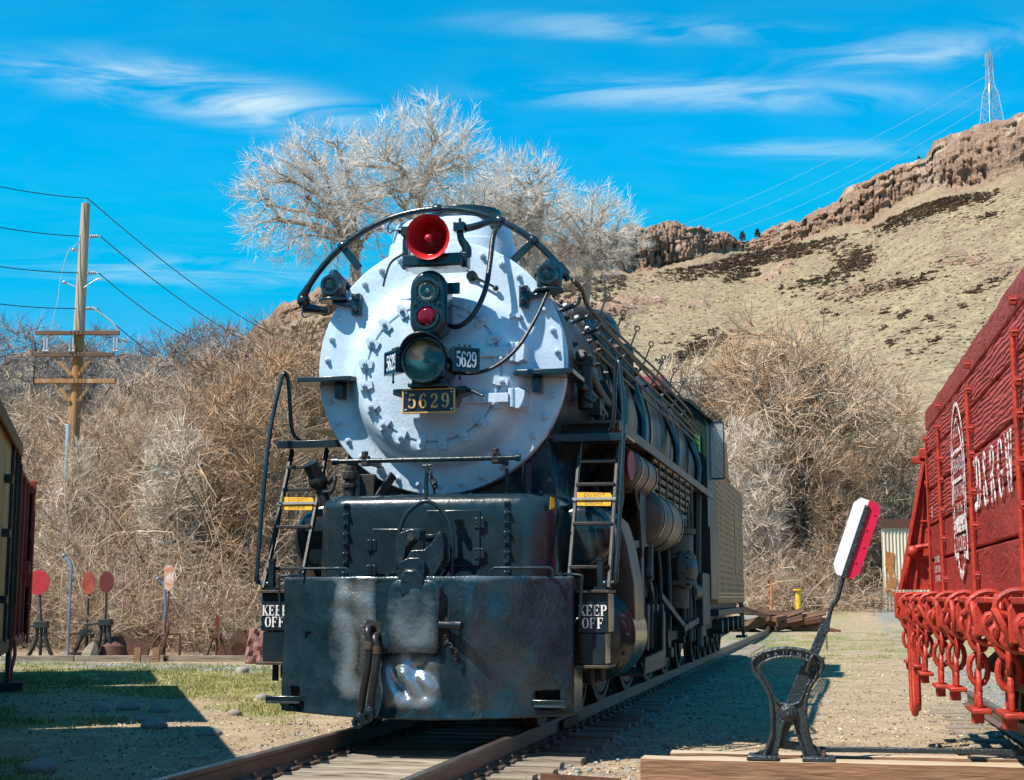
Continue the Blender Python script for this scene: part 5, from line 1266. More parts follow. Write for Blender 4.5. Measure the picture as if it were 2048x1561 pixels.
# spring hangers and brake gear by the drivers
mb = MB()
for y in (5.3, 7.25, 9.2): mb.bar((1.0, y, .3), (1.02, y + .15, 1.3), .08, .14, (0, 1, 0)).box((1.0, y + .1, .35), (.12, .3, .14))
for y in (4.2, 4.6, 5.0, 5.5): mb.bar((1.36, y, .55), (1.36, y + .12, 1.05), .05, .12, (0, 1, 0))
P('brake_rigging', mb, 'grime_steel', bevel=.01)
# --- cab
cb_ = P('cab_wall', MB().prism([(-1.40, 2.2), (1.40, 2.2), (1.40, 3.85), (1.36, 4.02), (1.1, 4.22), (.7, 4.36), (.3, 4.42), (-.3, 4.42), (-.7, 4.36), (-1.1, 4.22), (-1.36, 4.02), (-1.40, 3.85)], (0, 13.2, 0), (1, 0, 0), (0, 0, 1), 1.7), 'cab_green', bevel=.01)
P('cab_roof', MB().tube([(1.44, 12.3, 3.98), (1.40, 12.3, 4.06)], .02, 6).prism([(-1.46, 3.96), (-1.40, 3.98), (-1.14, 4.215), (-.72, 4.37), (-.3, 4.43), (.3, 4.43), (.72, 4.37), (1.14, 4.215), (1.40, 3.98), (1.46, 3.96), (1.18, 4.25), (.74, 4.41), (.3, 4.47), (-.3, 4.47), (-.74, 4.41), (-1.18, 4.25)][::-1], (0, 11.35, 0), (1, 0, 0), (0, 0, 1), -2.0), 'cab_green', cb_)
P('front_window', MB().bx(1.02, 1.30, 11.470, 11.492, 3.18, 3.72), 'black_dull', cb_)
P('window_interior', MB().bx(1.20, 1.30, 11.462, 11.468, 3.42, 3.70).bx(1.06, 1.28, 11.455, 11.466, 3.20, 3.38), 'cab_lit_green', cb_)
P('window_sill', MB().bx(1.0, 1.33, 11.40, 11.49, 3.395, 3.42).bx(1.0, 1.33, 11.42, 11.49, 3.14, 3.175), 'black_paint', cb_)
P('wind_deflector', MB().bx(1.42, 1.62, 12.05, 12.075, 3.05, 3.95), 'pane_glass', cb_)
fr = MB()
for x0, x1, z0, z1 in ((1.41, 1.63, 3.95, 3.975), (1.41, 1.63, 3.025, 3.05), (1.405, 1.42, 3.05, 3.95), (1.62, 1.635, 3.05, 3.95)): fr.bx(x0, x1, 12.04, 12.085, z0, z1)
P('deflector_frame', fr, 'black_paint', cb_)
P('grab_handle', MB().tube([(1.38, 12.2, 4.06), (1.44, 12.2, 4.14), (1.50, 12.3, 4.05)], .012, 6), 'black_dull', cb_)
P('cab_skirt', MB().bx(1.25, 1.42, 11.6, 13.2, 1.1, 2.25).bx(-1.42, -1.25, 11.6, 13.2, 1.1, 2.25), 'jacket_paint', cb_)

# ============================================================ TENDER
tn_ = thing('tender', 'brown riveted tender coupled behind the locomotive cab', 'tender', (0, 13.6, 0))
TB = 1.02; TX = 1.36; L1, L2 = 2.6, 6.6
tw = MB().prism([(0, TB), (L2, TB), (L2, 3.35), (L1 + .55, 3.35), (L1 + .25, 3.62), (L1, 4.05), (.0, 4.05)], (TX, 0, 0), (0, 1, 0), (0, 0, 1), -2 * TX).build('tank_wall', 'tender_paint', tn_, bevel=.02)
rv = MB()
for k in range(13):
    for j in range(27):
        y, z = .2 + k * (L2 - .4) / 12, TB + .24 + j * .105
        if z > 3.28 and y > L1 - .1: continue
        if z > 3.95 or rng_.random() < .12: continue
        y += rng_.uniform(-.05, .05)
        rv.ball((TX, y, z), .024, 6, 4, (.5, 1.8, 1))
stuff(rv.build('rivet_rows', 'rivet_dark', tn_, smooth=0))
MB().bx(TX + .002, TX + .012, 4.1, 4.8, 1.6, 2.9).build('side_plate', 'tender_paint', tn_, bevel=.004)
MB().bx(TX, TX + .025, 0, L2, TB + .10, TB + .13).bx(TX, TX + .025, 0, L2, TB + .165, TB + .19).build('side_moulding', 'black_paint', tn_)
MB().bar((TX + .015, 0, 3.35), (TX + .015, L1 + .6, 3.35), .03, .03).build('seam_angle', 'tender_paint', tn_)
MB().bx(-1.2, 1.2, .1, L2 - .1, .78, TB - .004).build('underframe', 'black_dull', tn_)
for sx in (-1, 1):
    for y in (.8, 1.9, 3.0, 4.1, 5.2, 6.2): put_wheel(pw, 'tender_wheel', y, .42, sx, tn_)
    tf = MB().prism([(.5, .35), (1.2, .55), (3.2, .55), (3.9, .35), (3.9, .55), (3.2, .78), (1.2, .78), (.5, .55)], (sx * .9, 0, 0), (0, 1, 0), (0, 0, 1), .1)
    t_ = tf.build('truck_frame', 'black_dull', tn_, bevel=.01); o = inst('truck_frame', t_.data, tn_, (0, 2.6, 0))
mb = MB().tube([(1.30, L2 - .4, TB), (1.33, L2 - .35, .6), (1.34, L2 - .2, .3)], .03, 8).tube([(1.30, L2 + .1, TB), (1.33, L2 + .1, .35)], .03, 8).bx(1.2, 1.4, L2 - .5, L2 + .2, .28, .33)
mb.build('rear_step', 'black_dull', tn_)
mb = MB()
for k in range(5): mb.cyl((1.2, .6 + k * 1.25, .62), (1.38, .6 + k * 1.25, .62), .13, n=14)
mb.bx(1.15, 1.35, .2, 6.3, .80, .92)
mb.build('journal_boxes', 'black_dull', tn_, bevel=.01)
for o_ in loco.children:
    if o_.name.split('.')[0] in ('smokebox_front', 'smokebox_shell', 'boiler_jacket', 'stack_shroud', 'stack', 'arched_handrail', 'marker_lamp', 'lamp_shelf', 'uncoupling_bar'): o_.location.x -= .04
# ============================================================ RED GONDOLA ON THE RIGHT
gd = thing('gondola_car', 'red wooden freight gondola with heavy chains along its side at the right edge', 'freight car', (4.289, 2.75, 0), R(1.59))
GLEN = 11.0; Z0, Z1 = 1.16, 2.90
rr = random.Random(12)
zb = [1.16, 1.47, 1.80, 2.13, 2.46, 2.70, 2.90]
for k in range(6):
    n = 46; vs = []; fs = []; h = zb[k + 1] - zb[k]
    for i in range(n + 1):
        y = -GLEN * i / n; j = lambda a: rr.uniform(-a, a)
        jag = j(.010) if k == 5 else 0
        vs += [(.012 + j(.003), y, zb[k] + .010), (-.006 + j(.005), y, zb[k] + .018 + j(.004)), (-.008 + j(.007), y, zb[k] + h * .5), (-.006 + j(.005), y, zb[k + 1] - .018 + j(.004) + jag), (.012, y, zb[k + 1] - .008 + jag), (.06, y, zb[k + 1] - .004 + jag), (.06, y, zb[k] + .006)]
    for i in range(n):
        for q in range(7): a, b = i * 7 + q, i * 7 + (q + 1) % 7; fs.append((a, b, b + 7, a + 7))
    fs += [tuple(range(7))[::-1], tuple(n * 7 + q for q in range(7))]
    MB().add(vs, fs).build('plank', 'gondola_wood' if k in (2, 3, 4) else 'gondola_plain', gd, smooth=40)
    MB().bx(2.94, 3.0, -GLEN, 0, zb[k] + .006, zb[k + 1] - .004).build('plank', 'gondola_plain', gd)
for k in range(6): MB().bx(.062, 2.938, -.06, -.002, zb[k] + .006, zb[k + 1] - .006).build('end_plank', 'gondola_plain', gd)
MB().bx(.05, 2.95, -GLEN + .01, -.07, 1.10, 1.155).build('floor', 'gondola_plain', gd)
nut = MB().lathe([(.030, 0), (.030, .03), (.022, .034)], (0, 0, 0), (-1, 0, 0), 6).box((-.015, 0, 0), (.03, .05, .05)).mesh('nut', 'gondola_steel')
for y in (-1.5, -3.8, -6.1, -8.4):
    rod = MB().tube([(-.035, y, 1.17), (-.033, y + .01, 1.8), (-.034, y, 2.56)], .017, 8).build('tie_rod', 'gondola_steel', gd)
    for z in (1.28, 1.62, 1.86, 2.12, 2.30, 2.58, 2.76):
        inst('nut', nut, rod, (-.01, y - .055 if z < 2.5 else y, z)); 
    for z in (2.12,): inst('nut', nut, rod, (-.01, y + .06, z))
for z in (1.25, 1.75, 2.2, 2.62): inst('nut', nut, gd, (-.012, -.10, z))
MB().bx(-.02, .0, -.03, .02, 1.16, 2.6).build('corner_strap', 'gondola_steel', gd)
MB().tube([(-.026, -.16, 1.17), (-.026, -.16, 2.60)], .012, 6).build('tie_rod', 'gondola_steel', gd)
# end brace: ribbed gusset leaning in from the outboard sill to the top corner
br = MB().prism([(-.30, 1.20), (.04, 1.20), (.06, 2.42), (-.04, 2.42)], (0, .11, 0), (1, 0, 0), (0, 0, 1), .02).build('end_brace', 'gondola_steel', gd)
mb = MB().bar((-.295, .06, 1.2), (-.035, .06, 2.42), .10, .03, (1, 0, 0)).bar((-.16, .08, 1.2), (.0, .08, 2.42), .04, .03, (1, 0, 0)).bar((.04, .06, 1.2), (.06, .06, 2.42), .10, .03, (1, 0, 0))
for z in (1.5, 1.85, 2.15): mb.bar((-.28 + (z - 1.2) * .20, .08, z), (.05, .08, z), .05, .02)
mb.build('brace_ribs', 'gondola_steel', br, bevel=.004)
MB().box((-.02, .10, 2.50), (.10, .16, .10)).box((-.09, .12, 2.44), (.10, .10, .07)).tube([(-.05, .1, 2.5), (.0, .1, 2.4), (.02, .08, 2.33)], .025, 8).build('corner_casting', 'gondola_steel', gd, bevel=.008)
MB().tube([(.0, .02, 1.62), (-.13, .02, 1.60), (-.17, .02, 1.58), (-.20, .03, 1.50), (-.28, .05, 1.22)], [.022, .026, .03, .028, .03], 8).ball((-.17, .02, 1.56), .06).tube([(.02, .03, 1.22), (.03, .03, 1.75)], .04, 8).ball((.02, .03, 1.25), .06).build('brake_lever', 'gondola_steel', gd)
# sills and outboard brackets
MB().bx(-.35, .02, .0, .10, .93, 1.18).bx(.02, 2.98, .0, .14, .92, 1.155).build('end_sill', 'gondola_steel', gd, bevel=.008)
MB().bx(-.10, -.003, -GLEN, -.02, 1.135, 1.160).bx(-.05, -.02, -GLEN, -.02, .93, 1.133).build('side_sill', 'gondola_steel', gd, bevel=.004)
MB().cyl((-.22, .0, 1.02), (-.22, -GLEN, 1.02), .042, n=14).build('winding_shaft', 'worn_shaft', gd)
for y in (-.55, -1.2, -2.0, -3.3, -4.2, -5.5, -6.4, -7.7):
    MB().prism([(-.34, .93), (-.05, .93), (-.05, 1.13), (-.30, 1.13), (-.34, 1.08)], (0, y, 0), (1, 0, 0), (0, 0, 1), .03).bx(-.33, -.05, y - .42, y - .032, 1.10, 1.13).build('shaft_bracket', 'gondola_steel', gd, bevel=.006)
def link_ring(mb, c, a, b, ra, rb, r, n=14):
    mb.tube([Vector(c) + Vector(a) * math.cos(2 * math.pi * k / n) * ra + Vector(b) * math.sin(2 * math.pi * k / n) * rb for k in range(n)], r, 8, closed=True)
for y in (-.30, -1.55, -2.5, -3.75, -4.75, -5.9, -7.0, -8.1):
    mb = MB()
    for q in range(3):      # wraps round the shaft, alternate links standing and lying
        yy = y - q * .10 + rr.uniform(-.02, .02)
        for k in range(4):
            a = R(90 * k + 45 + q * 30 + rr.uniform(-14, 14)); c = Vector((-.22 + math.cos(a) * .085, yy, 1.02 + math.sin(a) * .085)); t = Vector((-math.sin(a), 0, math.cos(a)))
            link_ring(mb, c, t, Vector((0, 1, 0)) if k % 2 else Vector((math.cos(a), 0, math.sin(a))), .090, .056, .017, 12)
    mb.build('wound_chain', 'gondola_steel', gd)
    mb = MB(); p0 = Vector((-.27, y - .1, .96)); p1 = Vector((-.30 + rr.uniform(0, .08), y - .05, .62 + rr.uniform(-.05, .05)))
    n = 4
    for k in range(n):
        c = p0.lerp(p1, (k + .4) / n); link_ring(mb, c, (0, 0, 1), (0, 1, 0) if k % 2 else (1, 0, 0), .085, .050, .016, 12)
    ch = mb.build('hanging_chain', 'gondola_steel', gd)
    MB().tube([p1 + Vector((0, .06, -.06)), p1 + Vector((0, .055, .02)), p1 + Vector((0, 0, .065)), p1 + Vector((0, -.055, .02)), p1 + Vector((0, -.06, -.06))], .017, 8, smooth=4).bx(p1.x - .05, p1.x + .05, p1.y - .17, p1.y + .16, p1.z - .085, p1.z - .06).bx(p1.x - .03, p1.x + .03, p1.y + .02, p1.y + .12, p1.z - .15, p1.z - .085).build('hook_plate', 'gondola_steel', ch, bevel=.006)
mb = MB()
for y, zb_ in ((-.55, .13), (-.9, .20)):
    mb.tube([(-.26, y, .95), (-.26, y - .01, zb_ + .04), (-.26, y - .06, zb_), (-.26, y - .26, zb_ - .02), (-.26, y - .30, zb_ + .03), (-.26, y - .28, .90)], .030, 10)
mb.build('door_hanger', 'gondola_steel', gd)
mb = MB().prism([(.35, .5), (1.0, 1.1), (2.0, 1.1), (2.65, .5), (2.55, .5), (1.9, 1.0), (1.1, 1.0), (.45, .5)], (0, -.3, 0), (1, 0, 0), (0, 0, 1), 9.5).build('hopper_doors', 'rust', gd)
for yb in (-1.1, -9.6):
    for dy in (-.8, .8):
        for sx in (-1, 1):
            o = inst('wheel', pw[1], gd, (1.5 + sx * .70, yb + dy, .42), (0, 0, 0) if sx > 0 else (0, 0, math.pi)); inst('tyre', pw[0], o)
    MB().prism([(yb - 1.1, .40), (yb - .5, .34), (yb + .5, .34), (yb + 1.1, .40), (yb + 1.1, .56), (yb + .4, .70), (yb - .4, .70), (yb - 1.1, .56)], (.55, 0, 0), (0, 1, 0), (0, 0, 1), .10).bx(.56, 2.4, yb - .15, yb + .15, .62, 1.1).build('truck_frame', 'black_dull', gd, bevel=.01)
# painted herald and reporting marks on the planks
sv = Vector((0, -1, 0)); so = Vector((-.021, 0, 0))
mb = MB()
def S(pts, w, sm=0): mb.ribbon([(x, y, w) for x, y in pts], so, sv, Wz, 1.0, .002, sm)
cy_, hw = 2.875, .46
S([(cy_ - hw, 1.72), (cy_ - hw, 2.10), (cy_ - hw * .86, 2.34), (cy_ - hw * .5, 2.52), (cy_, 2.60), (cy_ + hw * .5, 2.52), (cy_ + hw * .86, 2.34), (cy_ + hw, 2.10), (cy_ + hw, 1.72)], .035, 4)
S([(cy_ - .36, 1.72), (cy_ - .36, 2.1), (cy_ - .28, 2.3), (cy_, 2.48), (cy_ + .28, 2.3), (cy_ + .36, 2.1), (cy_ + .36, 1.72)], .025, 4)
for z, w in ((1.72, .045), (2.24, .03), (2.02, .03)): S([(cy_ - hw, z), (cy_ + hw, z)], w)
mb.prism([(-hw, 1.62), (hw, 1.62), (hw, 1.70), (-hw, 1.70)], so + sv * cy_, sv, Wz, .0024)
for s_ in (-1, 1): S([(cy_ + s_ * .44, 1.62), (cy_ + s_ * .44, 1.40)], .035); S([(cy_ + s_ * .40, 1.44), (cy_ + s_ * .20, 1.44), (cy_ + s_ * .20, 1.38), (cy_, 1.27)], .06)
for txt, z, h in (('RIO', 2.38, .12), ('GRANDE', 2.13, .17), ('MAIN LINE', 1.93, .14), ('THRU THE', 1.80, .10), ('ROCKIES', 1.53, .17)):
    text_mb(mb, txt, so + sv * cy_ + Wz * z, sv, Wz, h, .0022)
mb.build('herald', 'worn_white', gd, smooth=0)
mb = MB(); letters(mb, 'D&RGW', so + sv * 4.93 + Wz * 1.90, sv * 1.15, Wz, .36, adv=.90, thick=.003, ws=.7)
mb.ball(so + sv * 3.98 + Wz * 2.05, .04, sc=(.3, 1, 1)); mb.ball(so + sv * 3.98 + Wz * 1.74, .04, sc=(.3, 1, 1))
mb.build('reporting_marks', 'worn_white', gd, smooth=0)
mb = MB()
for k, t_ in enumerate(('CAPY 100000', 'LD LMT 121500', 'LT WT 47500')): text_mb(mb, t_, so + sv * .85 + Wz * (1.46 - k * .085), sv, Wz, .085, .002)
mb.build('stencil_lettering', 'paint_white', gd, smooth=0)
mb = MB(); text_mb(mb, 'K2', so + sv * .55 + Wz * 1.90, sv, Wz, .14, .002); mb.build('chalk_lettering', 'paint_white', gd, smooth=0)

# ============================================================ SWITCH STAND IN FRONT, ON ITS TIMBERS
def timber(name, label, c, L, w, h, rotz, m='timber_wood', seed=0, side=None):
    r2 = random.Random(seed); vs = []; fs = []; n = 14
    for i in range(n + 1):
        x = -L / 2 + L * i / n; j = lambda a: r2.uniform(-a, a)
        vs += [(x, -w / 2 + j(.006), 0), (x, w / 2 + j(.006), 0), (x, w / 2 + j(.006), h * .5), (x, w / 2 - .01 + j(.006), h + j(.004)), (x, 0, h + .004 + j(.003)), (x, -w / 2 + .01 + j(.006), h + j(.004)), (x, -w / 2 + j(.006), h * .5)]
    for i in range(n):
        for q in range(7): a, b = i * 7 + q, i * 7 + (q + 1) % 7; fs.append((a, b, b + 7, a + 7))
    fs += [tuple(range(7))[::-1], tuple(n * 7 + q for q in range(7))]
    me = MB().add(vs, fs).mesh(name, m, 35)
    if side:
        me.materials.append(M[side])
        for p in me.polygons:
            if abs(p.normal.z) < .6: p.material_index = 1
    o = link(name, me); o.location = c; o.rotation_euler = (0, 0, rotz); return tag(o, label, 'timber')
timber('head_timber', 'long weathered timber lying in front, carrying the black switch stand', (3.95, -1.20, -.19), 3.8, .27, .205, R(1.0), seed=1, side='timber_face')
timber('head_timber', 'second grey timber lying just behind the one under the switch stand', (3.85, -.72, -.19), 3.3, .24, .20, R(2.2), seed=2, side='timber_face')
ss = thing('switch_stand', 'black cast iron hourglass switch stand with red and white target blade in the foreground', 'switch stand', (3.07, -1.20, .02))
SX = 1.08
OUT = [(-.155, .03), (-.128, .10), (-.108, .18), (-.105, .26), (-.105, .33), (-.115, .42), (-.150, .51), (-.205, .59), (-.223, .645), (-.205, .69), (-.15, .725), (-.07, .748), (.0, .753), (.07, .748), (.15, .725), (.205, .69), (.223, .645), (.205, .59), (.150, .51), (.115, .42), (.105, .33), (.108, .26), (.118, .18), (.138, .10), (.165, .03)]
INU = [(-.065, .385), (.0, .372), (.065, .385), (.095, .43), (.125, .50), (.165, .57), (.182, .625), (.165, .655), (.09, .690), (0, .702), (-.09, .690), (-.165, .655), (-.182, .625), (-.165, .57), (-.125, .50), (-.095, .43)]
INL = [(-.095, .03), (-.068, .12), (-.055, .20), (-.035, .255), (.0, .268), (.035, .255), (.055, .20), (.075, .12), (.10, .03)]
OUT = [(x * SX, z) for x, z in OUT]; INU = [(x * SX * .96, z) for x, z in INU]; INL = [(x * SX * .94, z) for x, z in INL]
def smooth2(p, k=4, closed=False): return [(q.x, q.y) for q in catmull([Vector((a, b, 0)) for a, b in p], k, closed)]
def holed_plate(outer, inner, lower, depth, name, m, parent, y0):
    bm = bmesh.new()
    lo = smooth2(lower); ou = smooth2(outer); inn_ = smooth2(inner, 4, True)
    loop = ou + lo[::-1]
    def mk(pts): 
        v = [bm.verts.new((x, y0, z)) for x, z in pts]; return [bm.edges.new((v[i], v[(i + 1) % len(v)])) for i in range(len(v))]
    es = mk(loop) + mk(inn_)
    bmesh.ops.triangle_fill(bm, edges=es, use_beauty=True)
    r_ = bmesh.ops.extrude_face_region(bm, geom=bm.faces[:]); bmesh.ops.translate(bm, verts=[v for v in r_['geom'] if isinstance(v, bmesh.types.BMVert)], vec=(0, depth, 0))
    bmesh.ops.recalc_face_normals(bm, faces=bm.faces)
    me = bpy.data.meshes.new(name); bm.to_mesh(me); bm.free(); me.materials.append(M[m]); me.shade_smooth(); me.set_sharp_from_angle(angle=R(35))
    o = bpy.data.objects.new(name, me); COL.objects.link(o); o.parent = parent
    return o
fr_ = holed_plate(OUT, INU, INL, .03, 'frame', 'cast_iron', ss, -.015)
mb = MB().tube([(x, -.022, z) for x, z in smooth2(OUT)], .015, 8).tube([(x, -.022, z) for x, z in smooth2(INU, 4, True)], .010, 8, closed=True).tube([(x, -.022, z) for x, z in smooth2(INL)], .013, 8)
mb.build('frame_rib', 'cast_iron', fr_)
mb = MB().prism([(-.29, 0), (-.085, 0), (-.075, .028), (-.285, .03)], (0, .11, 0), (1, 0, 0), (0, 0, 1), .24).prism([(.085, 0), (.31, -.004), (.30, .026), (.09, .028)], (0, .11, 0), (1, 0, 0), (0, 0, 1), .24)
mb.prism([(-.26, .03), (-.15, .03), (-.14, .10), (-.17, .07)], (0, .04, 0), (1, 0, 0), (0, 0, 1), .03).prism([(.15, .03), (.25, .03), (.20, .08), (.15, .11)], (0, .04, 0), (1, 0, 0), (0, 0, 1), .03)
mb.build('foot', 'cast_iron', fr_, bevel=.006)
inst('foot_bolt', MB().lathe([(.022, 0), (.022, .016), (.012, .02), (.012, .045)], (0, 0, 0), (0, 0, 1), 6).mesh('foot_bolt', 'rust'), fr_, (.235, -.02, .026)); 
MB().lathe([(.062, 0), (.058, .02), (.036, .028), (.034, .045)], (0, -.02, .318), (0, -1, 0), 24).bar((0, -.05, .318), (0, -.10, .30), .022, .022).build('pivot_boss', 'cast_iron', fr_, bevel=.003)
mb = MB()
for x, z in ((0, .745), (-.165, .712), (.165, .712)): mb.box((x, -.02, z), (.010, .035, .05))
mb.build('notch', 'black_dull', fr_)
tx = MB(); 
for k, ch_ in enumerate('PATENT'):
    a = R(112 - k * 9); text_mb(tx, ch_, (math.cos(a) * .34, -.0285, .39 + math.sin(a) * .335), (math.sin(a), 0, -math.cos(a)), (math.cos(a), 0, math.sin(a)), .04, .001)
tx.build('cast_lettering', 'conduit_blue', fr_, smooth=0)
lev = Vector((.28, 0, .63)).normalized(); a0 = Vector((0, .045, .31))
lv = MB().bar(a0 - lev * .24, a0 + lev * .34, .022, .095, Vector((0, 1, 0)).cross(lev)).bar(a0 + lev * .30 + Vector((0, -.01, 0)), a0 + lev * .66, .026, .066, Vector((0, 1, 0)).cross(lev)).build('lever', 'cast_iron', ss, bevel=.004)
q0 = a0 + lev * .64
mb = MB().prism([(-.035, 0), (.035, 0), (.012, .10), (-.012, .10)], q0 + Vector((0, .01, 0)), Vector((1, 0, -.444)).normalized(), lev, .02)
rod_pts = [q0 + lev * .08, q0 + lev * .16 + Vector((-.006, 0, .01)), Vector((.355, .03, 1.10)), Vector((.405, .02, 1.27))]
mb.tube(rod_pts, .015, 10, smooth=5).lathe([(.02, 0), (.02, .03)], q0 + Vector((0, -.02, -.02)), (0, -1, 0), 8)
mb.build('lever_rod', 'cast_iron', lv)
mb = MB(); chain(mb, [q0 + Vector((.01, -.05, -.02)), q0 + Vector((.015, -.055, -.16))], .02, .003); mb.build('lever_chain', 'rust', lv)
# target blade
ba = Vector((.62, 0, 1.68 - 1.305)); ba = Vector((.41, 0, 1.27)); bt = Vector((.60, 0, 1.80)); bd = (bt - ba).normalized(); bn = Vector((bd.z, 0, -bd.x))
Lb = (bt - ba).length
def half(s):
    return [(0, 0), (s * .055, 0.0), (s * .095, .06), (s * .095, Lb - .05), (s * .06, Lb), (0, Lb)]
for s_, m_ in ((-1, 'target_white'), (1, 'target_red')):
    MB().prism([(x, y - .02) for x, y in half(s_)], ba + Vector((0, .012, 0)), bn, bd, .007).build('target_blade', m_, ss, smooth=0)
MB().bar(ba - bd * .03 + Vector((0, -.004, 0)), bt - bd * .06 + Vector((0, -.004, 0)), .016, .036, bn).build('blade_stiffener', 'cast_iron', ss, bevel=.003)
bm_ = MB().lathe([(.009, 0), (.006, .006)], (0, 0, 0), (0, -1, 0), 8).mesh('blade_rivet', 'cast_iron')
for k in range(5): inst('blade_rivet', bm_, ss, ba + bd * (.05 + k * .11) + Vector((0, -.012, 0)))
for k in range(4): inst('blade_rivet', M and MB().lathe([(.009, 0), (.006, .006)], (0, 0, 0), (0, -1, 0), 8).mesh('blade_rivet', 'target_red'), ss, ba + bd * (.10 + k * .12) + bn * (.045 + .02 * (k % 2)) + Vector((0, .004, 0)))
mb = MB().tube([(.135, -.05, .60), (.155, -.07, .67), (.175, -.06, .71), (.185, -.04, .68), (.20, -.02, .63), (.205, -.02, .56)], .014, 8, smooth=3).tube([(.205, -.03, .60), (.185, -.035, .53)], .012, 8)
mb.build('latch', 'cast_iron', ss)
MB().bar((-.12, .06, .10), (.14, .07, .075), .03, .06).bar((.10, .12, .06), (1.9, .16, .07), .05, .035).tube([(-.16, .03, .08), (-.10, .05, .10)], .02, 8).build('throw_rod', 'cast_iron', ss, bevel=.005)

# ============================================================ CARS ON THE LEFT
CR = R(28.6); CO = Vector((-3.29, -1.79, 0))
def axis_pt(x, s): return CO + Vector((math.cos(CR) * x - math.sin(CR) * s, math.sin(CR) * x + math.cos(CR) * s, 0))
def boxcar(name, label, s0, s1, zeave, m, wid=2.5, step=.11, z0=.55, detail='reefer', cat='freight car'):
    o = thing(name, label, cat, axis_pt(0, s0), CR); L = s1 - s0
    bd_ = MB().bx(-.03, 0, 0, step - .012, z0, zeave).mesh('board', m)
    k = 0
    rr_ = random.Random(int(s0 * 7))
    while (k + 1) * step <= L: inst('board', bd_, o, (rr_.uniform(-.003, .003), k * step + .006, 0)); k += 1
    MB().bx(-wid, -.031, .01, L - .01, z0, zeave).build('body', m, o)
    hw = wid / 2
    MB().prism([(-wid - .05, zeave), (.05, zeave), (.05, zeave + .05), (-hw, zeave + .42), (-wid - .10, zeave + .07)], (0, -.12, 0), (1, 0, 0), (0, 0, 1), -(L + .24)).build('roof', 'car_eave' if detail == 'reefer' else m, o)
    MB().bx(-.02, .03, 0, L, z0 - .18, z0 - .004).build('side_sill', 'black_dull' if detail == 'reefer' else m, o)
    for yb in (L * .2, L * .8):
        for dy in (-.5, .5):
            for sx in (-1, 1):
                w_ = inst('wheel', pw[1], o, (-wid / 2 + sx * .48, yb + dy, .30), (0, 0, 0) if sx > 0 else (0, 0, math.pi), .72); inst('tyre', pw[0], w_)
        MB().bx(-.62, -.50, yb - .8, yb + .8, .22, .40).bx(-2.0, -.5, yb - .12, yb + .12, .3, .5).build('truck_frame', 'black_dull', o)
    return o, L
near, L = boxcar('boxcar', 'cream wooden boxcar nearest the camera, its shadow falling across the front left ground', -9.0, 2.9, 3.3, 'car_yellow')
yc, L = boxcar('refrigerator_car', 'cream yellow wooden car with black hardware at the left edge', 3.7, 10.2, 3.30, 'car_yellow')
for y in (.06, L - 1.05, L - .06): MB().bx(.003, .045, y - .05, y + .05, .50, 3.40).build('corner_post', 'black_dull', yc)
MB().tube([(.05, L - .3, 1.0), (.10, L - .3, 1.05), (.10, L - .3, 3.0), (.05, L - .3, 3.05)], .014, 6).tube([(.05, L + .05, .2), (.06, L + .05, 3.3)], .02, 6).build('grab_rod', 'black_dull', yc)
for z in (1.05, 1.9, 2.6): MB().bx(.003, .10, L - 2.4, L - 2.1, z, z + .10).build('door_hinge', 'black_dull', yc, bevel=.01)
MB().bx(.0, .06, L - .2, L - .02, -.16, .4).bx(-.05, .25, L - .25, L + .15, -.18, -.06).build('step_iron', 'black_dull', yc)
MB().bx(.052, .085, -.1, L + .1, 3.16, 3.33).build('eave_board', 'car_eave', yc)
rc, L = boxcar('red_caboose', 'red wooden railway car standing behind the cream car at the left edge', 10.8, 15.0, 3.0, 'car_red', detail='red')
for y in (.4, 1.6, 2.8, 4.0): MB().bx(.003, .05, y - .04, y + .04, .5, 3.0).build('side_post', 'car_red', rc)
MB().bx(.06, .10, L - .5, L + .05, .35, 2.95).bx(.05, .12, L - .45, L - .3, .9, 2.6).tube([(.08, L - 1.2, 1.0), (.13, L - 1.2, 1.2), (.13, L - 1.2, 2.0), (.08, L - 1.2, 2.2)], .016, 6).build('end_ladder', 'car_red', rc, bevel=.006)
MB().tube([(.06, .1, .5), (.08, .05, .3), (.05, -.1, .1), (.05, -.1, -.1)], .03, 6, smooth=4).build('brake_hose', 'car_red', rc)
for y, z in ((L - .9, 1.3), (L - 1.6, 1.5), (L - .6, 2.9)): MB().bx(.003, .12, y, y + .25, z, z + .22).build('hardware_box', 'car_red', rc, bevel=.01)

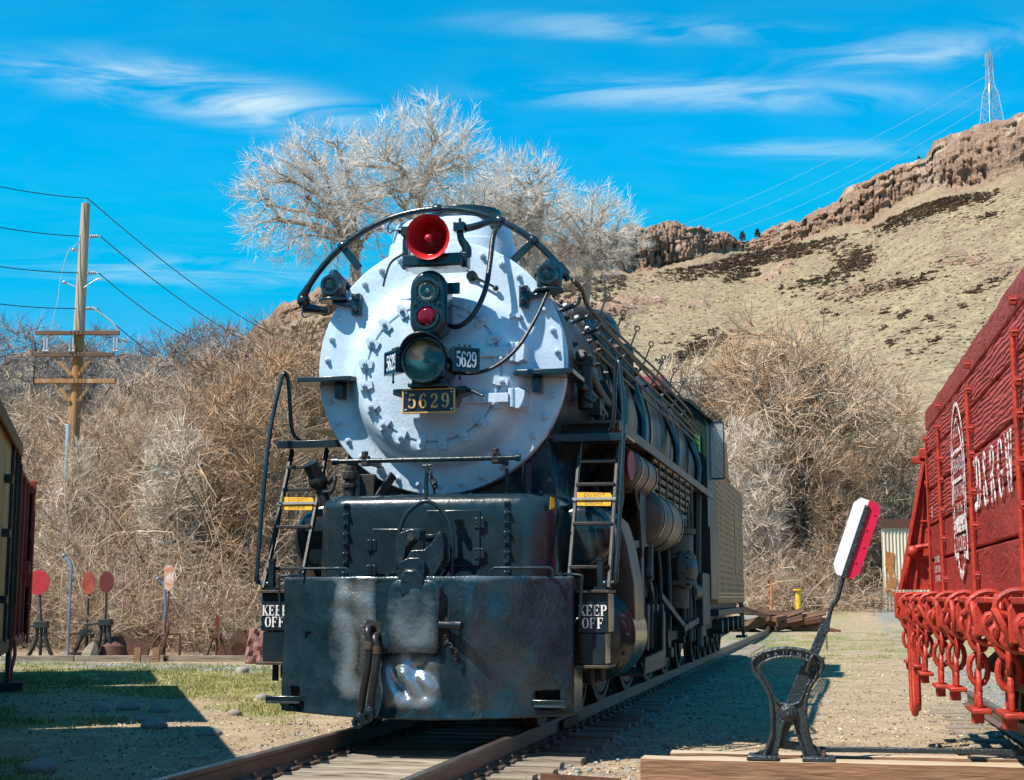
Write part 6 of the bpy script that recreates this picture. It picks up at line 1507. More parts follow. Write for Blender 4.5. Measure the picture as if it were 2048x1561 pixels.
# ============================================================ OLD SWITCH STANDS AND JUNK ALONG THE BANK
def disc_stand(name, label, px, v, zt, rx, rz, m, h_frame=.75, lean=0.0, oct_=False, spin=0.0):
    p = at(px, 1320, v); g = gz(p.x, p.y); o = thing(name, label, 'switch stand', (p.x, p.y, g), YAW + spin, 'old switch stands along the bank')
    mb = MB()
    for sx in (-1, 1): mb.tube([(sx * .30, 0, 0), (sx * .22, 0, .15), (sx * .10, 0, .45), (sx * .09, 0, h_frame)], .045, 8, smooth=3)
    mb.box((0, 0, h_frame), (.28, .2, .14)).box((0, 0, .03), (.7, .25, .06)).cyl((0, 0, 0), (0, 0, h_frame), .035, n=8).bar((0, 0, h_frame), (-.45, 0, h_frame - .05), .04, .05)
    mb.build('base_frame', 'black_dull', o, bevel=.01)
    MB().tube([(0, 0, h_frame), (lean * .5, 0, (h_frame + zt) / 2), (lean, 0, zt + rz)], .024, 8).build('mast', 'black_dull', o)
    n = 8 if oct_ else 28
    poly = [(lean + math.cos(2 * math.pi * (k + .5) / n) * rx * (1.05 if oct_ else 1), zt + math.sin(2 * math.pi * (k + .5) / n) * rz * (1.05 if oct_ else 1)) for k in range(n)]
    MB().prism(poly, (0, -.02, 0), (1, 0, 0), (0, 0, 1), .02).build('target_disc', m, o)
    return o
disc_stand('disc_switch_stand', 'bright red round target on a leaning black stand beside the red car', 80, 31.0, 1.63, .24, .26, 'disc_red', lean=-.10)
disc_stand('disc_switch_stand', 'weathered orange red oval switch target in the thicket, left of the maroon disc', 172, 33.0, 1.60, .15, .26, 'disc_brick', h_frame=.5)
disc_stand('disc_switch_stand', 'dull maroon oval switch target on a black stand, right of the orange red one', 208, 31.6, 1.66, .155, .23, 'disc_maroon', h_frame=.8)
# rectangular faded target
p = at(331, 1322, 31.0); o = thing('rectangular_switch_stand', 'faded peach and white rectangular switch target on a rusty stand by the bank', 'switch stand', (p.x, p.y, gz(p.x, p.y)), YAW, 'old switch stands along the bank')
mb = MB().tube([(-.02, 0, 0), (-.04, 0, .7), (.03, 0, 1.45)], .022, 8).tube([(-.28, 0, .35), (-.15, 0, .52), (.05, 0, .56), (.28, 0, .56), (.30, 0, .3), (.28, 0, 0)], .03, 8).box((0, 0, .06), (.55, .3, .10)).bar((-.10, 0, .1), (.06, 0, .8), .08, .06)
mb.build('base_frame', 'rust', o, bevel=.01)
MB().prism([(-.06, 1.50), (.04, 1.46), (.13, 1.55), (.13, 1.92), (.08, 2.0), (-.05, 2.0), (-.08, 1.9)], (0, -.03, 0), (1, 0, 0), (0, 0, 1), .025).build('target_blade', 'disc_peach', o)
# slim bluish conduit posts
for px, h, lb in ((135, 2.0, 'slim bluish pipe post with bent top between red and orange discs'), (327, 1.5, 'slim bluish pipe post beside the peach rectangular target')):
    p = at(px, 1320, 32.5); o = link('pipe_post', MB().tube([(0, 0, -.2), (0, 0, h * .6), (0, 0, h), (-.05, 0, h + .08), (-.20, 0, h + .22)], .030, 8).ball((-.2, 0, h + .22), .05).mesh('pipe_post', 'conduit_blue')); o.location = (p.x, p.y, gz(p.x, p.y)); tag(o, lb, 'post', 'pipe posts by the bank')
# low rusty stand, scrap and sheet
p = at(432, 1322, 31.0); o = thing('low_switch_stand', 'small rusty low switch stand with tiny dark disc near the scrap', 'switch stand', (p.x, p.y, gz(p.x, p.y)), YAW, 'old switch stands along the bank')
mb = MB()
for sx in (-1, 1): mb.tube([(sx * .22, 0, .02), (sx * .12, 0, .35), (sx * .06, 0, .52)], .03, 8, smooth=3)
mb.box((0, 0, .03), (.8, .3, .06)).cyl((0, 0, 0), (0, 0, .62), .03, n=8).box((0, 0, .52), (.2, .16, .1)); mb.build('base_frame', 'rust', o, bevel=.008)
MB().cyl((0, 0, .6), (0, 0, .7), .014, n=6).prism([(math.cos(2 * math.pi * k / 14) * .045, .82 + math.sin(2 * math.pi * k / 14) * .13) for k in range(14)], (0, 0, 0), (1, 0, 0), (0, 0, 1), .015).build('target_disc', 'disc_maroon', o)
p = at(470, 1322, 31.6); mb = MB().prism([(-.35, 0), (.28, 0), (.35, .2), (.2, .62), (.05, .55), (-.05, .36), (-.32, .30)], (0, .2, 0), (1, 0, 0), (0, 0, 1), .35).bar((-.1, -.1, .1), (.3, -.1, .55), .08, .06).cyl((.1, -.15, .2), (.1, .1, .2), .16, n=14)
o = link('scrap_casting', mb.mesh('scrap_casting', 'rust')); o.location = (p.x, p.y, gz(p.x, p.y)); o.rotation_euler = (0, 0, YAW); tag(o, 'dark rusty iron casting heaped beside the low switch stand', 'scrap iron')
vs = []; fs = []; rr = random.Random(2)
for j in range(9):
    for i in range(7): vs.append((-.17 + .34 * i / 6 + .02 * j / 8 + rr.uniform(-.02, .02) + .06 * j / 8, .05 * math.sin(i * 1.7 + j) + rr.uniform(-.03, .03) + .12 * j / 8, .70 * j / 8))
for j in range(8):
    for i in range(6): a = j * 7 + i; fs.append((a, a + 1, a + 8, a + 7))
p = at(504, 1328, 29.6); o = link('rusty_sheet', MB().add(vs, fs).mesh('rusty_sheet', 'rust_pink', 20)); o.location = (p.x, p.y, gz(p.x, p.y)); o.rotation_euler = (0, 0, YAW)
m_ = o.modifiers.new('thick', 'SOLIDIFY'); m_.thickness = .02; tag(o, 'crumpled pinkish rusty sheet leaning left of the KEEP OFF box', 'sheet metal')
p = at(225, 1322, 31.8); mb = MB().lathe([(.28, 0), (.34, .05), (.30, .3), (.16, .42), (.1, .5)], (0, 0, 0), (0, 0, 1), 18).prism([(.1, 0), (.75, 0), (.78, .25), (.55, .42), (.25, .55), (.1, .5)], (0, .1, 0), (1, 0, 0), (0, 0, 1), .18)
o = link('scrap_casting', mb.mesh('scrap_casting', 'rust')); o.location = (p.x, p.y, gz(p.x, p.y)); o.rotation_euler = (0, 0, YAW); tag(o, 'rounded brown scrap casting at the foot of the maroon disc stand', 'scrap iron')
p = at(178, 1322, 31.4); mb = MB().lathe([(.15, 0), (.20, .08), (.16, .22), (.10, .34), (.05, .40), (.09, .47)], (0, 0, 0), (.25, .1, 1), 7); o = link('crumpled_bag', mb.mesh('crumpled_bag', 'tie_wood', 20)); o.location = (p.x, p.y, gz(p.x, p.y)); tag(o, 'pale grey crumpled sack at the foot of the orange red disc', 'sack')
for px, lb in ((274, 'left one of two short upright wooden stakes by the bank'), (311, 'right one of two short upright wooden stakes by the bank')):
    p = at(px, 1328, 30.4); o = link('wooden_stake', MB().box((0, 0, .12), (.13, .10, .36)).mesh('wooden_stake', 'timber_face')); o.location = (p.x, p.y, gz(p.x, p.y)); o.rotation_euler = (0, .05, YAW); tag(o, lb, 'stake', 'short stakes by the bank')
for k, (pa, pb) in enumerate(((0, 150), (150, 330), (335, 530))):
    a, b = at(pa, 1325, 30.6), at(pb, 1325, 30.8); L = (b - a).length; c = (a + b) / 2
    o = timber('edging_timber', ['leftmost grey edging timber lying along the bank behind the red car', 'middle grey edging timber lying below the maroon disc stand', 'rightmost edging timber lying under the low rusty switch stand'][k], (c.x, c.y, gz(c.x, c.y) - .06), L * .97, .2, .18, math.atan2(b.y - a.y, b.x - a.x), 'tie_wood', 20 + k)

# ============================================================ UTILITY POLE AND WIRES
PV = 42.0
def pz(py): return at(140, py, PV).z
pb = at(133, 1195, PV); g0 = gz(pb.x, pb.y)
up = thing('utility_pole', 'tall wooden utility pole with three crossarms rising from the thicket', 'utility pole', (pb.x, pb.y, g0), YAW)
def lz(py): return pz(py) - g0
lean = Vector((.010, 0, 0))
def pole_x(z): return lean.x * (z - 4)
mb = MB(); 
k = 10; zs = [0, lz(860), lz(665)]
mb.tube([(pole_x(z), 0, z) for z in zs], [.175, .17, .16], 14).build('lower_pole', 'pole_wood', up)
zs = [lz(665), lz(540), lz(408)]
MB().tube([(pole_x(z), 0, z) for z in zs], [.16, .148, .125], 14).build('upper_pole', 'pole_grey', up)
MB().cyl((pole_x(lz(860)) - .12, -.10, .5), (pole_x(lz(860)) - .12, -.10, lz(850)), .085, n=12).build('riser_conduit', 'galv', up)
for py, x0, x1, m_ in ((669, -1.18, 1.28, 'arm_wood'), (712, -1.20, 1.15, 'arm_wood'), (765, -1.12, 1.22, 'pole_wood')):
    z = lz(py); MB().bar((x0, -.21, z), (x1, -.21, z), .10, .125).build('crossarm', m_, up, bevel=.008)
for (xa, pa, xb, pb_) in ((-.10, 752, -.58, 716), (.12, 752, .50, 716), (-.10, 805, -.5, 768), (.14, 805, .52, 768)):
    MB().bar((xa, -.19, lz(pa)), (xb, -.19, lz(pb_)), .03, .09).build('arm_brace', 'pole_wood', up)
for x in (-.88, -.12, 1.16):
    c = MB().cyl((x, -.26, lz(706)), (x, -.26, lz(678)), .035, n=8).box((x + .07, -.26, lz(690)), (.05, .05, .32)).cyl((x - .05, -.26, lz(705)), (x + .12, -.26, lz(705)), .03, n=6).build('fuse_cutout', 'insulator', up)
ins = MB()
for k in range(4): ins.cyl((.06 * k, 0, 0), (.06 * k + .035, 0, 0), .055, n=10)
ins.cyl((-.1, 0, 0), (.3, 0, 0), .015, n=6)
insm = ins.mesh('insulator', 'insulator')
for py in (474, 547, 618): inst('insulator', insm, up, (pole_x(lz(py)) + .20, -.05, lz(py)))
MB().cyl((0.06, 0, lz(408)), (.06, 0, lz(398)), .02, n=6).build('top_pin', 'galv', up)
MB().bar((-.02, -.05, lz(577)), (-.42, -.05, lz(566)), .03, .04).ball((-.45, -.05, lz(566)), .06).bar((.05, -.05, lz(497)), (-.2, -.05, lz(503)), .02, .03).ball((-.22, -.05, lz(501)), .06).build('standoff_arm', 'galv', up)
def sag(a, b, s, n=14): return [a.lerp(b, i / n) - Vector((0, 0, s * 4 * (i / n) * (1 - i / n))) for i in range(n + 1)]
def L_(x, py): return Vector((x, -.1, lz(py)))
MB().tube([L_(.1, 474), L_(-.15, 492), L_(-.38, 508), L_(-.55, 560), L_(-.60, 600), L_(-.72, 640), L_(-.80, 668)], .012, 5, smooth=4).tube([L_(.10, 580), L_(.35, 568), L_(.55, 560), L_(.65, 562)], .02, 5, smooth=4).tube([L_(.45, 618), L_(.8, 634), L_(1.1, 652), L_(1.25, 672)], .025, 5, smooth=4).build('jumper_wire', 'wire_pale', up)
MB().tube([L_(-.95, 720), L_(-.98, 770), L_(-.9, 810), L_(-.3, 835), L_(-.15, 850)], .014, 5, smooth=4).tube([L_(1.05, 775), L_(.8, 800), L_(.3, 825), L_(-.02, 850)], .02, 5, smooth=4).build('secondary_cable', 'rust_pink', up)
def wire(label, pts, r, m='wire_black', nm='power_line'):
    o = link(nm, MB().tube(pts, r, 5).mesh(nm, m)); return tag(o, label, 'wire')
for k, (py, yl, xr, yr) in enumerate(((398, 338, 690, 735), (474, 425, 640, 738), (547, 510, 520, 715), (618, 590, 480, 768))):
    nm_ = ['topmost wire', 'second wire from the top', 'third wire from the top', 'lowest wire'][k]
    a = up.matrix_basis @ Vector((pole_x(lz(py)) + (.06 if k == 0 else .0), -.05, lz(py)))
    b = at(-260, yl - 40, 38); wire(nm_ + ' running from the utility pole out of the left edge', sag(a, b, .25), .014)
    a2 = a if k == 0 else up.matrix_basis @ Vector((pole_x(lz(py)) + .5, -.05, lz(py)))
    c = at(xr, yr, 72); wire(nm_ + ' running from the utility pole right behind the thicket', sag(a2, c, .7), .016)

# ============================================================ TRANSMISSION TOWER AND LINES ON THE MESA
tv = 372.0; tb = at(1985, 275, tv); th = at(1985, 97, tv).z - tb.z
tw_ = thing('transmission_tower', 'grey steel lattice transmission tower on the mesa rim', 'pylon', (tb.x, tb.y, tb.z - 1), YAW + .3)
def hw_(t): return 2.1 * (1 - t) ** 1.35 + .62 if t < .55 else .62 + .75 * max(0, (.75 - t)) 
lev_ = [0, .14, .27, .39, .50, .60, .69, .77, .84, .90, .95]
mb = MB(); H = th + 1
cs = [(-1, -1), (1, -1), (1, 1), (-1, 1)]
for a, b in zip(lev_, lev_[1:]):
    for i in range(4):
        c0, c1 = cs[i], cs[(i + 1) % 4]; f = lambda c, t: Vector((c[0] * hw_(t), c[1] * hw_(t), t * H))
        mb.bar(f(c0, a), f(c0, b), .14, .14); mb.bar(f(c0, a), f(c1, b), .09, .09); mb.bar(f(c1, a), f(c0, b), .09, .09); mb.bar(f(c0, b), f(c1, b), .09, .09)
mb.build('lattice_mast', 'galv', tw_)
mb = MB()
for s_ in (-1, 1): mb.bar((s_ * .6, 0, .90 * H), (s_ * .55, 0, (1.0 if s_ > 0 else .95) * H), .16, .16).bar((s_ * .6, .6, .9 * H), (s_ * .55, 0, (1.0 if s_ > 0 else .95) * H), .1, .1)
for t in (.52, .66, .80):
    for s_ in (-1, 1): mb.bar((s_ * .6, 0, t * H), (s_ * 2.2, 0, t * H + .2), .1, .1).bar((s_ * .6, 0, t * H + 1), (s_ * 2.2, 0, t * H + .2), .08, .08)
mb.build('cross_arms', 'galv', tw_)
for k, (x0, y0, x1, y1) in enumerate(((1990, 142, 1290, 476), (1992, 168, 1370, 470), (1994, 196, 1430, 474))):
    wire(['upper', 'middle', 'lower'][k] + ' pale high voltage line slanting down from the tower on the mesa', sag(at(x0, y0, tv), at(x1, y1, 640 - 30 * k), 4.0, 24), .04, 'wire_pale', 'high_voltage_line')
# two small conifers on the rim, one more each side
for k, (px, py, h) in enumerate(((1485, 480, 16), (1515, 474, 15), (1838, 322, 9), (1802, 336, 7), (1748, 374, 7))):
    v = 432 if k < 2 else 388; b = at(px, py + 2, v); t = at(px, py - h, v); o = thing('conifer', ['small dark conifer in the saddle of the mesa rim, left one', 'small dark conifer in the saddle of the mesa rim, right one', 'tiny dark bush on the mesa rim left of the tall cliff', 'tiny dark bush on the rim, left of the last one', 'tiny dark bush on the rim lowest down the mesa edge'][k], 'tree', b)
    H = t.z - b.z; r2 = np.random.default_rng(k + 3); n = 320
    hgt = r2.uniform(.12, 1, n); rad = (1 - hgt) ** .7 * .42 * r2.uniform(.5, 1, n) + .04; a = r2.uniform(0, 6.3, n)
    c = np.stack([np.cos(a) * rad, np.sin(a) * rad, hgt], -1); q = r2.normal(0, .07, (n, 3, 3)); V = ((c[:, None] + q) * H).reshape(-1, 3)
    link('crown', np_mesh('crown', V, np.arange(n * 3).reshape(-1, 3), 'conifer'), o); MB().cyl((0, 0, -.5), (0, 0, H * .5), .06 * H, .03 * H, n=8).build('trunk', 'bark_brown', o)

# ============================================================ BACKGROUND BITS ON THE RIGHT
p = at(1597, 1222, 70); o = thing('yellow_bollard', 'yellow steel bollard with flared cap beside the wood heap', 'bollard', (p.x, p.y, gz(p.x, p.y)))
MB().cyl((0, 0, -.2), (0, 0, 1.15), .135, n=18).build('post', 'bollard_yellow', o); MB().cyl((0, 0, 1.15), (0, 0, 1.22), .24, n=18).build('cap', 'bollard_yellow', o)
p = at(1543, 1205, 72); o = link('orange_marker', MB().tube([(0, 0, -.2), (0, 0, 1.0), (.03, 0, 1.6)], .045, 8).mesh('orange_marker', 'marker_orange')); o.location = (p.x, p.y, gz(p.x, p.y)); tag(o, 'thin orange marker stake left of the yellow bollard', 'stake')
p = at(1555, 1250, 54); hp_ = thing('wood_heap', 'heap of broken reddish brown old timbers behind the tender', 'wood heap', (p.x, p.y, gz(p.x, p.y)), YAW)
rr = random.Random(31); wm = [MB().box((0, 0, 0), (L, .20, .17)).mesh('timber_piece', m_) for L, m_ in ((1.9, 'rust'), (1.3, 'arm_wood'), (2.3, 'arm_wood'), (.8, 'rust'))]
for k in range(34):
    t = rr.random(); inst('timber_piece', wm[rr.randrange(4)], hp_, (-1.3 + 2.6 * t, rr.uniform(-.5, .5), .08 + rr.random() * .62 * (1 - abs(t - .35))), (rr.uniform(-.3, .3), rr.uniform(-.35, .35), rr.uniform(-.8, .8)))
a = at(1765, 1130, 74); wl_ = thing('corrugated_wall', 'cream corrugated metal wall with orange graffiti half hidden by branches', 'wall', (a.x, a.y, gz(a.x, a.y)), YAW + .12)
vs = []; fs = []; n = 90
for i in range(n + 1):
    x = 4.2 * i / n; y = .04 * math.sin(i * 2 * math.pi / 4)
    vs += [(x, y, -.3), (x, y, at(1780, 1052, 74).z - gz(a.x, a.y) + .05 * x)]
for i in range(n): fs.append((2 * i, 2 * i + 2, 2 * i + 3, 2 * i + 1))
MB().add(vs, fs).build('corrugated_sheet', 'wall_cream', wl_, smooth=0).modifiers.new('thick', 'SOLIDIFY').thickness = .02
MB().bx(-.05, 4.25, -.12, .12, at(1780, 1056, 74).z - gz(a.x, a.y), at(1780, 1046, 74).z - gz(a.x, a.y) + .2).build('roof_edge', 'rust', wl_)
MB().prism([(.05, 1.0), (.5, .7), (.7, 1.6), (.55, 2.2), (.65, 2.9), (.2, 3.0), (.1, 2.3), (.3, 1.8)], (0, -.07, 0), (1, 0, 0), (0, 0, 1), .01).build('graffiti_patch', 'graffiti', wl_)
# small rusty angle iron and plank beside the near rail
o = link('angle_iron', MB().bx(0, .62, -.05, .05, 0, .01).bx(0, .62, .04, .05, .01, .05).mesh('angle_iron', 'rust')); o.location = (1.30, -1.25, -.17); o.rotation_euler = (0, 0, R(-14)); tag(o, 'short rusty angle iron lying beside the near rail', 'iron bar')
# ============================================================ VEGETATION
def unit(a): return a / np.maximum(np.linalg.norm(a, axis=-1, keepdims=True), 1e-9)
def grow(rg, S, D, L, k, wob, up):
    N = len(S); Pt = np.zeros((N, k, 3)); Pt[:, 0] = S; d = unit(D)
    for i in range(1, k):
        d = unit(d + rg.normal(0, wob, (N, 3)) + np.array([0, 0, up])); Pt[:, i] = Pt[:, i - 1] + d * (L / (k - 1))[:, None]
    return Pt
def shoots(rg, Pt, n, t0, t1, ang, sd, L, ratio, rjit=.35, flat=0.0):
    N, k = Pt.shape[:2]; pi = np.repeat(np.arange(N), n); t = rg.uniform(t0, t1, N * n) * (k - 1.001)
    i = np.floor(t).astype(int); f = (t - i)[:, None]
    pos = Pt[pi, i] * (1 - f) + Pt[pi, i + 1] * f; tan = unit(Pt[pi, i + 1] - Pt[pi, i])
    q = rg.normal(size=(N * n, 3)); q = unit(q - tan * (q * tan).sum(-1, keepdims=True)); a = np.abs(rg.normal(ang, sd, N * n))[:, None]
    d = tan * np.cos(a) + q * np.sin(a); d[:, 2] = d[:, 2] * (1 - flat)
    tt = t / (k - 1)
    return pos, d, L[pi] * ratio * rg.uniform(1 - rjit, 1 + rjit, N * n) * (1.15 - .45 * tt), pi
def tubes(Pt, r0, r1, ns=3):
    N, k = Pt.shape[:2]; tan = unit(np.gradient(Pt, axis=1)); ref = np.tile(np.array([.31, .52, .79]), (N, k, 1))
    u = unit(np.cross(tan, ref)); w = np.cross(tan, u); rad = np.linspace(0, 1, k)[None, :, None]
    rr = (r0[:, None, None] * (1 - rad) + r1[:, None, None] * rad)
    a = np.arange(ns) * 2 * np.pi / ns
    V = Pt[:, :, None] + (u[:, :, None] * np.cos(a)[None, None, :, None] + w[:, :, None] * np.sin(a)[None, None, :, None]) * rr[:, :, None]
    base = (np.arange(N) * k * ns)[:, None, None] + (np.arange(k - 1) * ns)[None, :, None]
    j = np.arange(ns)[None, None]; j2 = (j + 1) % ns
    F = np.stack([base + j, base + j2, base + ns + j2, base + ns + j], -1).reshape(-1, 4)
    return V.reshape(-1, 3), F
class Acc:
    def __init__(s): s.V = []; s.F = []; s.T = []; s.n = 0
    def add(s, VF, t=0.0):
        V, F = VF; s.V.append(V); s.F.append(F + s.n); s.T.append(np.full(len(V), t) if np.isscalar(t) else t); s.n += len(V)
    def out(s): return np.concatenate(s.V), np.concatenate(s.F), np.concatenate(s.T)
def make_tree(rg, stems, L0, n1, n2, n3, n4, r0, tw, up=.05, a1=.75, ratio=(.62, .55, .5, .5), wob=.12, flat=0., t0=.3, spread=1.0):
    """returns (trunk+limbs), (crown twigs) in local coordinates"""
    S = np.zeros((stems, 3)); S[:, :2] = rg.normal(0, .25 * spread, (stems, 2)); D = np.zeros((stems, 3)); D[:, 2] = 1; D[:, :2] = rg.normal(0, .32 * spread if stems > 1 else .06, (stems, 2))
    L = L0 * rg.uniform(.8, 1.05, stems); Pt = grow(rg, S, D, L, 7, wob * .6, up)
    lim, twg = Acc(), Acc()
    R0 = np.full(stems, r0); lim.add(tubes(Pt, R0, R0 * .35, 8))
    s, d, l, pi = shoots(rg, Pt, n1, t0, 1, a1, .25, L, ratio[0], flat=flat); P1 = grow(rg, s, d, l, 6, wob, up); r1 = R0[pi] * .42 * rg.uniform(.7, 1.1, len(s)); lim.add(tubes(P1, r1, r1 * .35, 5))
    s, d, l, pi = shoots(rg, P1, n2, .2, 1, .65, .25, l, ratio[1], flat=flat); P2 = grow(rg, s, d, l, 5, wob * 1.2, up); r2 = np.maximum(r1[pi] * .42, tw * 1.6); twg.add(tubes(P2, r2, np.maximum(r2 * .4, tw), 4))
    s, d, l, pi = shoots(rg, P2, n3, .15, 1, .6, .25, l, ratio[2]); P3 = grow(rg, s, d, l, 4, wob * 1.2, up * 1.3); r3 = np.maximum(r2[pi] * .5, tw * 1.1); twg.add(tubes(P3, r3, np.full(len(r3), tw * .8), 3))
    if n4:
        s, d, l, pi = shoots(rg, P3, n4, .15, 1, .55, .25, l, ratio[3]); P4 = grow(rg, s, d, l, 3, wob, up * 1.5); twg.add(ribbons(rg, P4, tw * .9))
    return lim.out(), twg.out()
def plant(name, label, cat, pos, parts, mt, mc, rot, sc, group=None, tint=0.5):
    o = thing(name, label, cat, pos, rot, group); o.scale = sc if isinstance(sc, tuple) else (sc,) * 3
    (V, F, T), (V2, F2, T2) = parts
    link('trunk', np_mesh('trunk', V, F, mt, T, smooth=True), o); link('crown', np_mesh('crown', V2, F2, mc, T2 * 0 + tint), o)
    return o
# --- crowns grown to a shape: limbs reach into given ellipsoids, branches and twigs fill them
def ribbons(rg, Pt, r):
    N, k = Pt.shape[:2]; tan = unit(Pt[:, -1] - Pt[:, 0]); q = rg.normal(size=(N, 3)); u = unit(np.cross(tan, q))[:, None] * np.linspace(1, .35, k)[None, :, None] * r
    V = np.stack([Pt - u, Pt + u], 2).reshape(-1, 3)
    b = (np.arange(N) * k * 2)[:, None] + (np.arange(k - 1) * 2)[None]
    F = np.stack([b, b + 1, b + 3, b + 2], -1).reshape(-1, 4); return V, F
def in_ell(rg, E, n, lo, hi):
    E = np.array(E); w = E[:, 3] * E[:, 4] * E[:, 5]; k = rg.choice(len(E), n, p=w / w.sum()); d = unit(rg.normal(size=(n, 3))); r = (lo ** 3 + (hi ** 3 - lo ** 3) * rg.random(n)) ** (1 / 3)
    return E[k, :3] + d * r[:, None] * E[k, 3:6]
def reach(rg, Src, Stan, End, k, wob, pull):
    """polyline from the nearest source point to each end point, leaving along the source's own run"""
    out = np.zeros(len(End), int)
    for a in range(0, len(End), 500):
        D = End[a:a + 500, None] - Src[None]; L = np.linalg.norm(D, axis=-1); al = (D * Stan[None]).sum(-1) / np.maximum(L, 1e-6)
        out[a:a + 500] = np.argmin(L * (1.5 - .6 * al) + .25, 1)
    S, T = Src[out], Stan[out]; L = np.linalg.norm(End - S, axis=-1)[:, None]; C1 = S + T * L * pull
    t = np.linspace(0, 1, k)[None, :, None]; P_ = S[:, None] * (1 - t) ** 2 + 2 * C1[:, None] * t * (1 - t) + End[:, None] * t ** 2
    P_ = P_ + rg.normal(0, 1, P_.shape) * wob * L[:, None] * np.sin(np.pi * t); return P_, out
def pts_of(Pt):
    return Pt[:, 1:].reshape(-1, 3), unit(np.gradient(Pt, axis=1))[:, 1:].reshape(-1, 3)
def shaped_tree(rg, trunk, E, nl, nb, nt, ns, r0, tw, tl):
    lim, twg = Acc(), Acc(); Pt = grow(rg, np.zeros((1, 3)), np.array([trunk]), np.array([np.linalg.norm(trunk)]), 8, .05, .02)
    lim.add(tubes(Pt, np.array([r0]), np.array([r0 * .6]), 10)); S, T = pts_of(Pt[:, 3:])
    L1, o = reach(rg, S, T, in_ell(rg, E, nl, .35, .72), 10, .035, .55); r1 = r0 * rg.uniform(.30, .55, nl); lim.add(tubes(L1, r1, r1 * .3, 6))
    S, T = pts_of(L1[:, 2:]); L2_, o = reach(rg, S, T, in_ell(rg, E, nb, .30, .93), 7, .05, .45); r2 = np.full(nb, tw * 6.0); lim.add(tubes(L2_, r2, r2 * .3, 4))
    S, T = pts_of(L2_); L3, o = reach(rg, S, T, in_ell(rg, E, nt, .30, 1.03) + rg.normal(0, .35, (nt, 3)), 5, .06, .5); r3 = np.full(nt, tw * 1.1); twg.add(tubes(L3, r3, r3 * .6, 3))
    l = np.full(nt, tl); s, d, l, pi = shoots(rg, L3, ns, .2, 1.0, .38, .2, l, 1.0, .55); c = np.array([[e[0], e[1], e[2] - .5 * e[5]] for e in E]).mean(0); d = d + .55 * unit(s - c)
    P4 = grow(rg, s, d, l, 4, .12, .10); twg.add(ribbons(rg, P4, tw * .8))
    return lim.out(), twg.out()
rg = np.random.default_rng(11)
CW = [  # trunk foot column, distance, crown ellipses (column, row, half-width, half-height), label
 (735, 72, [(585, 395, 130, 135), (660, 350, 115, 110), (690, 450, 110, 100)], 'pale bare cottonwood with leaning trunk, leftmost of the white trees behind the locomotive'),
 (850, 70, [(850, 300, 130, 108), (780, 370, 125, 105), (910, 380, 120, 105)], 'tallest pale bare cottonwood rising behind the smokestack'),
 (1010, 75, [(1040, 395, 100, 98), (970, 440, 110, 80)], 'pale bare cottonwood right of the tallest one, behind the bell'),
 (1130, 79, [(1180, 470, 104, 96), (1100, 480, 105, 80)], 'shorter pale bare cottonwood, rightmost of the white trees behind the locomotive')]
for k, (px, v, EE, lab) in enumerate(CW):
    b = at(px, 1150, v); g = gz(b.x, b.y); B = Vector((b.x, b.y, g)); E = []
    for ex, ey, hw2, hh in EE:
        c = at(ex, ey, v) - B; w = hw2 / 2929 * v; E.append((c.x, c.y, c.z, w, w * .9, hh / 2929 * v))
    top_ = Vector(E[0][:3]); tr = np.array([top_.x * .25, top_.y * .25, E[0][2] - E[0][5] * .9])
    parts = shaped_tree(rg, tr, E, 20, 200, 1350, 8, .46, .0095, .72)
    plant('cottonwood_tree', lab, 'tree', B, parts, 'bark_tan', 'bark_pale', 0, 1.0, 'pale cottonwoods')
# --- brown trees: right thicket and left thicket
rg = np.random.default_rng(21)
def bush_tree(rg, stems, E, nb, nt, ns, r0, tw, tl):
    S = np.zeros((stems, 3)); S[:, :2] = rg.normal(0, .03, (stems, 2)); D = np.zeros((stems, 3)); D[:, 2] = 1; D[:, :2] = rg.normal(0, .22, (stems, 2)); lim, twg = Acc(), Acc()
    L = rg.uniform(.55, .85, stems); Pt = grow(rg, S, D, L, 9, .10, .03); R0 = np.full(stems, r0); lim.add(tubes(Pt, R0, R0 * .2, 8))
    S, T = pts_of(Pt[:, 1:]); L2_, o = reach(rg, S, T, in_ell(rg, E, nb, .25, .95), 7, .06, .5); r2 = np.full(nb, tw * 2.4); lim.add(tubes(L2_, r2, r2 * .4, 4))
    S, T = pts_of(L2_); L3, o = reach(rg, S, T, in_ell(rg, E, nt, .25, 1.02) + rg.normal(0, .03, (nt, 3)), 5, .08, .45); r3 = np.full(nt, tw * 1.1); twg.add(tubes(L3, r3, r3 * .6, 3))
    s, d, l, pi = shoots(rg, L3, ns, .2, 1.0, .5, .3, np.full(nt, tl), 1.0, .6); d = d + np.array([0, 0, .3]); P4 = grow(rg, s, d, l, 4, .15, .06); twg.add(ribbons(rg, P4, tw * .75))
    return lim.out(), twg.out()
protos = [bush_tree(rg, st, E, 110, 900, 8, r0, .0017, .085) for st, E, r0 in (
    (1, [(0, 0, .68, .26, .26, .32), (0, 0, .40, .22, .22, .25)], .017), (4, [(0, 0, .60, .36, .36, .40), (.1, 0, .3, .3, .3, .25)], .011),
    (2, [(0, 0, .66, .30, .30, .34), (-.1, 0, .36, .26, .26, .28)], .016), (5, [(0, 0, .52, .42, .42, .46), (0, 0, .25, .36, .36, .22)], .009), (7, [(0, 0, .62, .20, .20, .42), (0, 0, .35, .16, .16, .25)], .007))]
tree_me = [(np_mesh('trunk', q[0][0], q[0][1], 'bark_brown', smooth=True), np_mesh('crown', q[1][0], q[1][1], 'crown_twigs')) for q in protos]
TC = [(.30, .19, .12), (.44, .30, .20), (.58, .44, .32), (.44, .27, .15), (.68, .56, .45), (.19, .13, .095)]
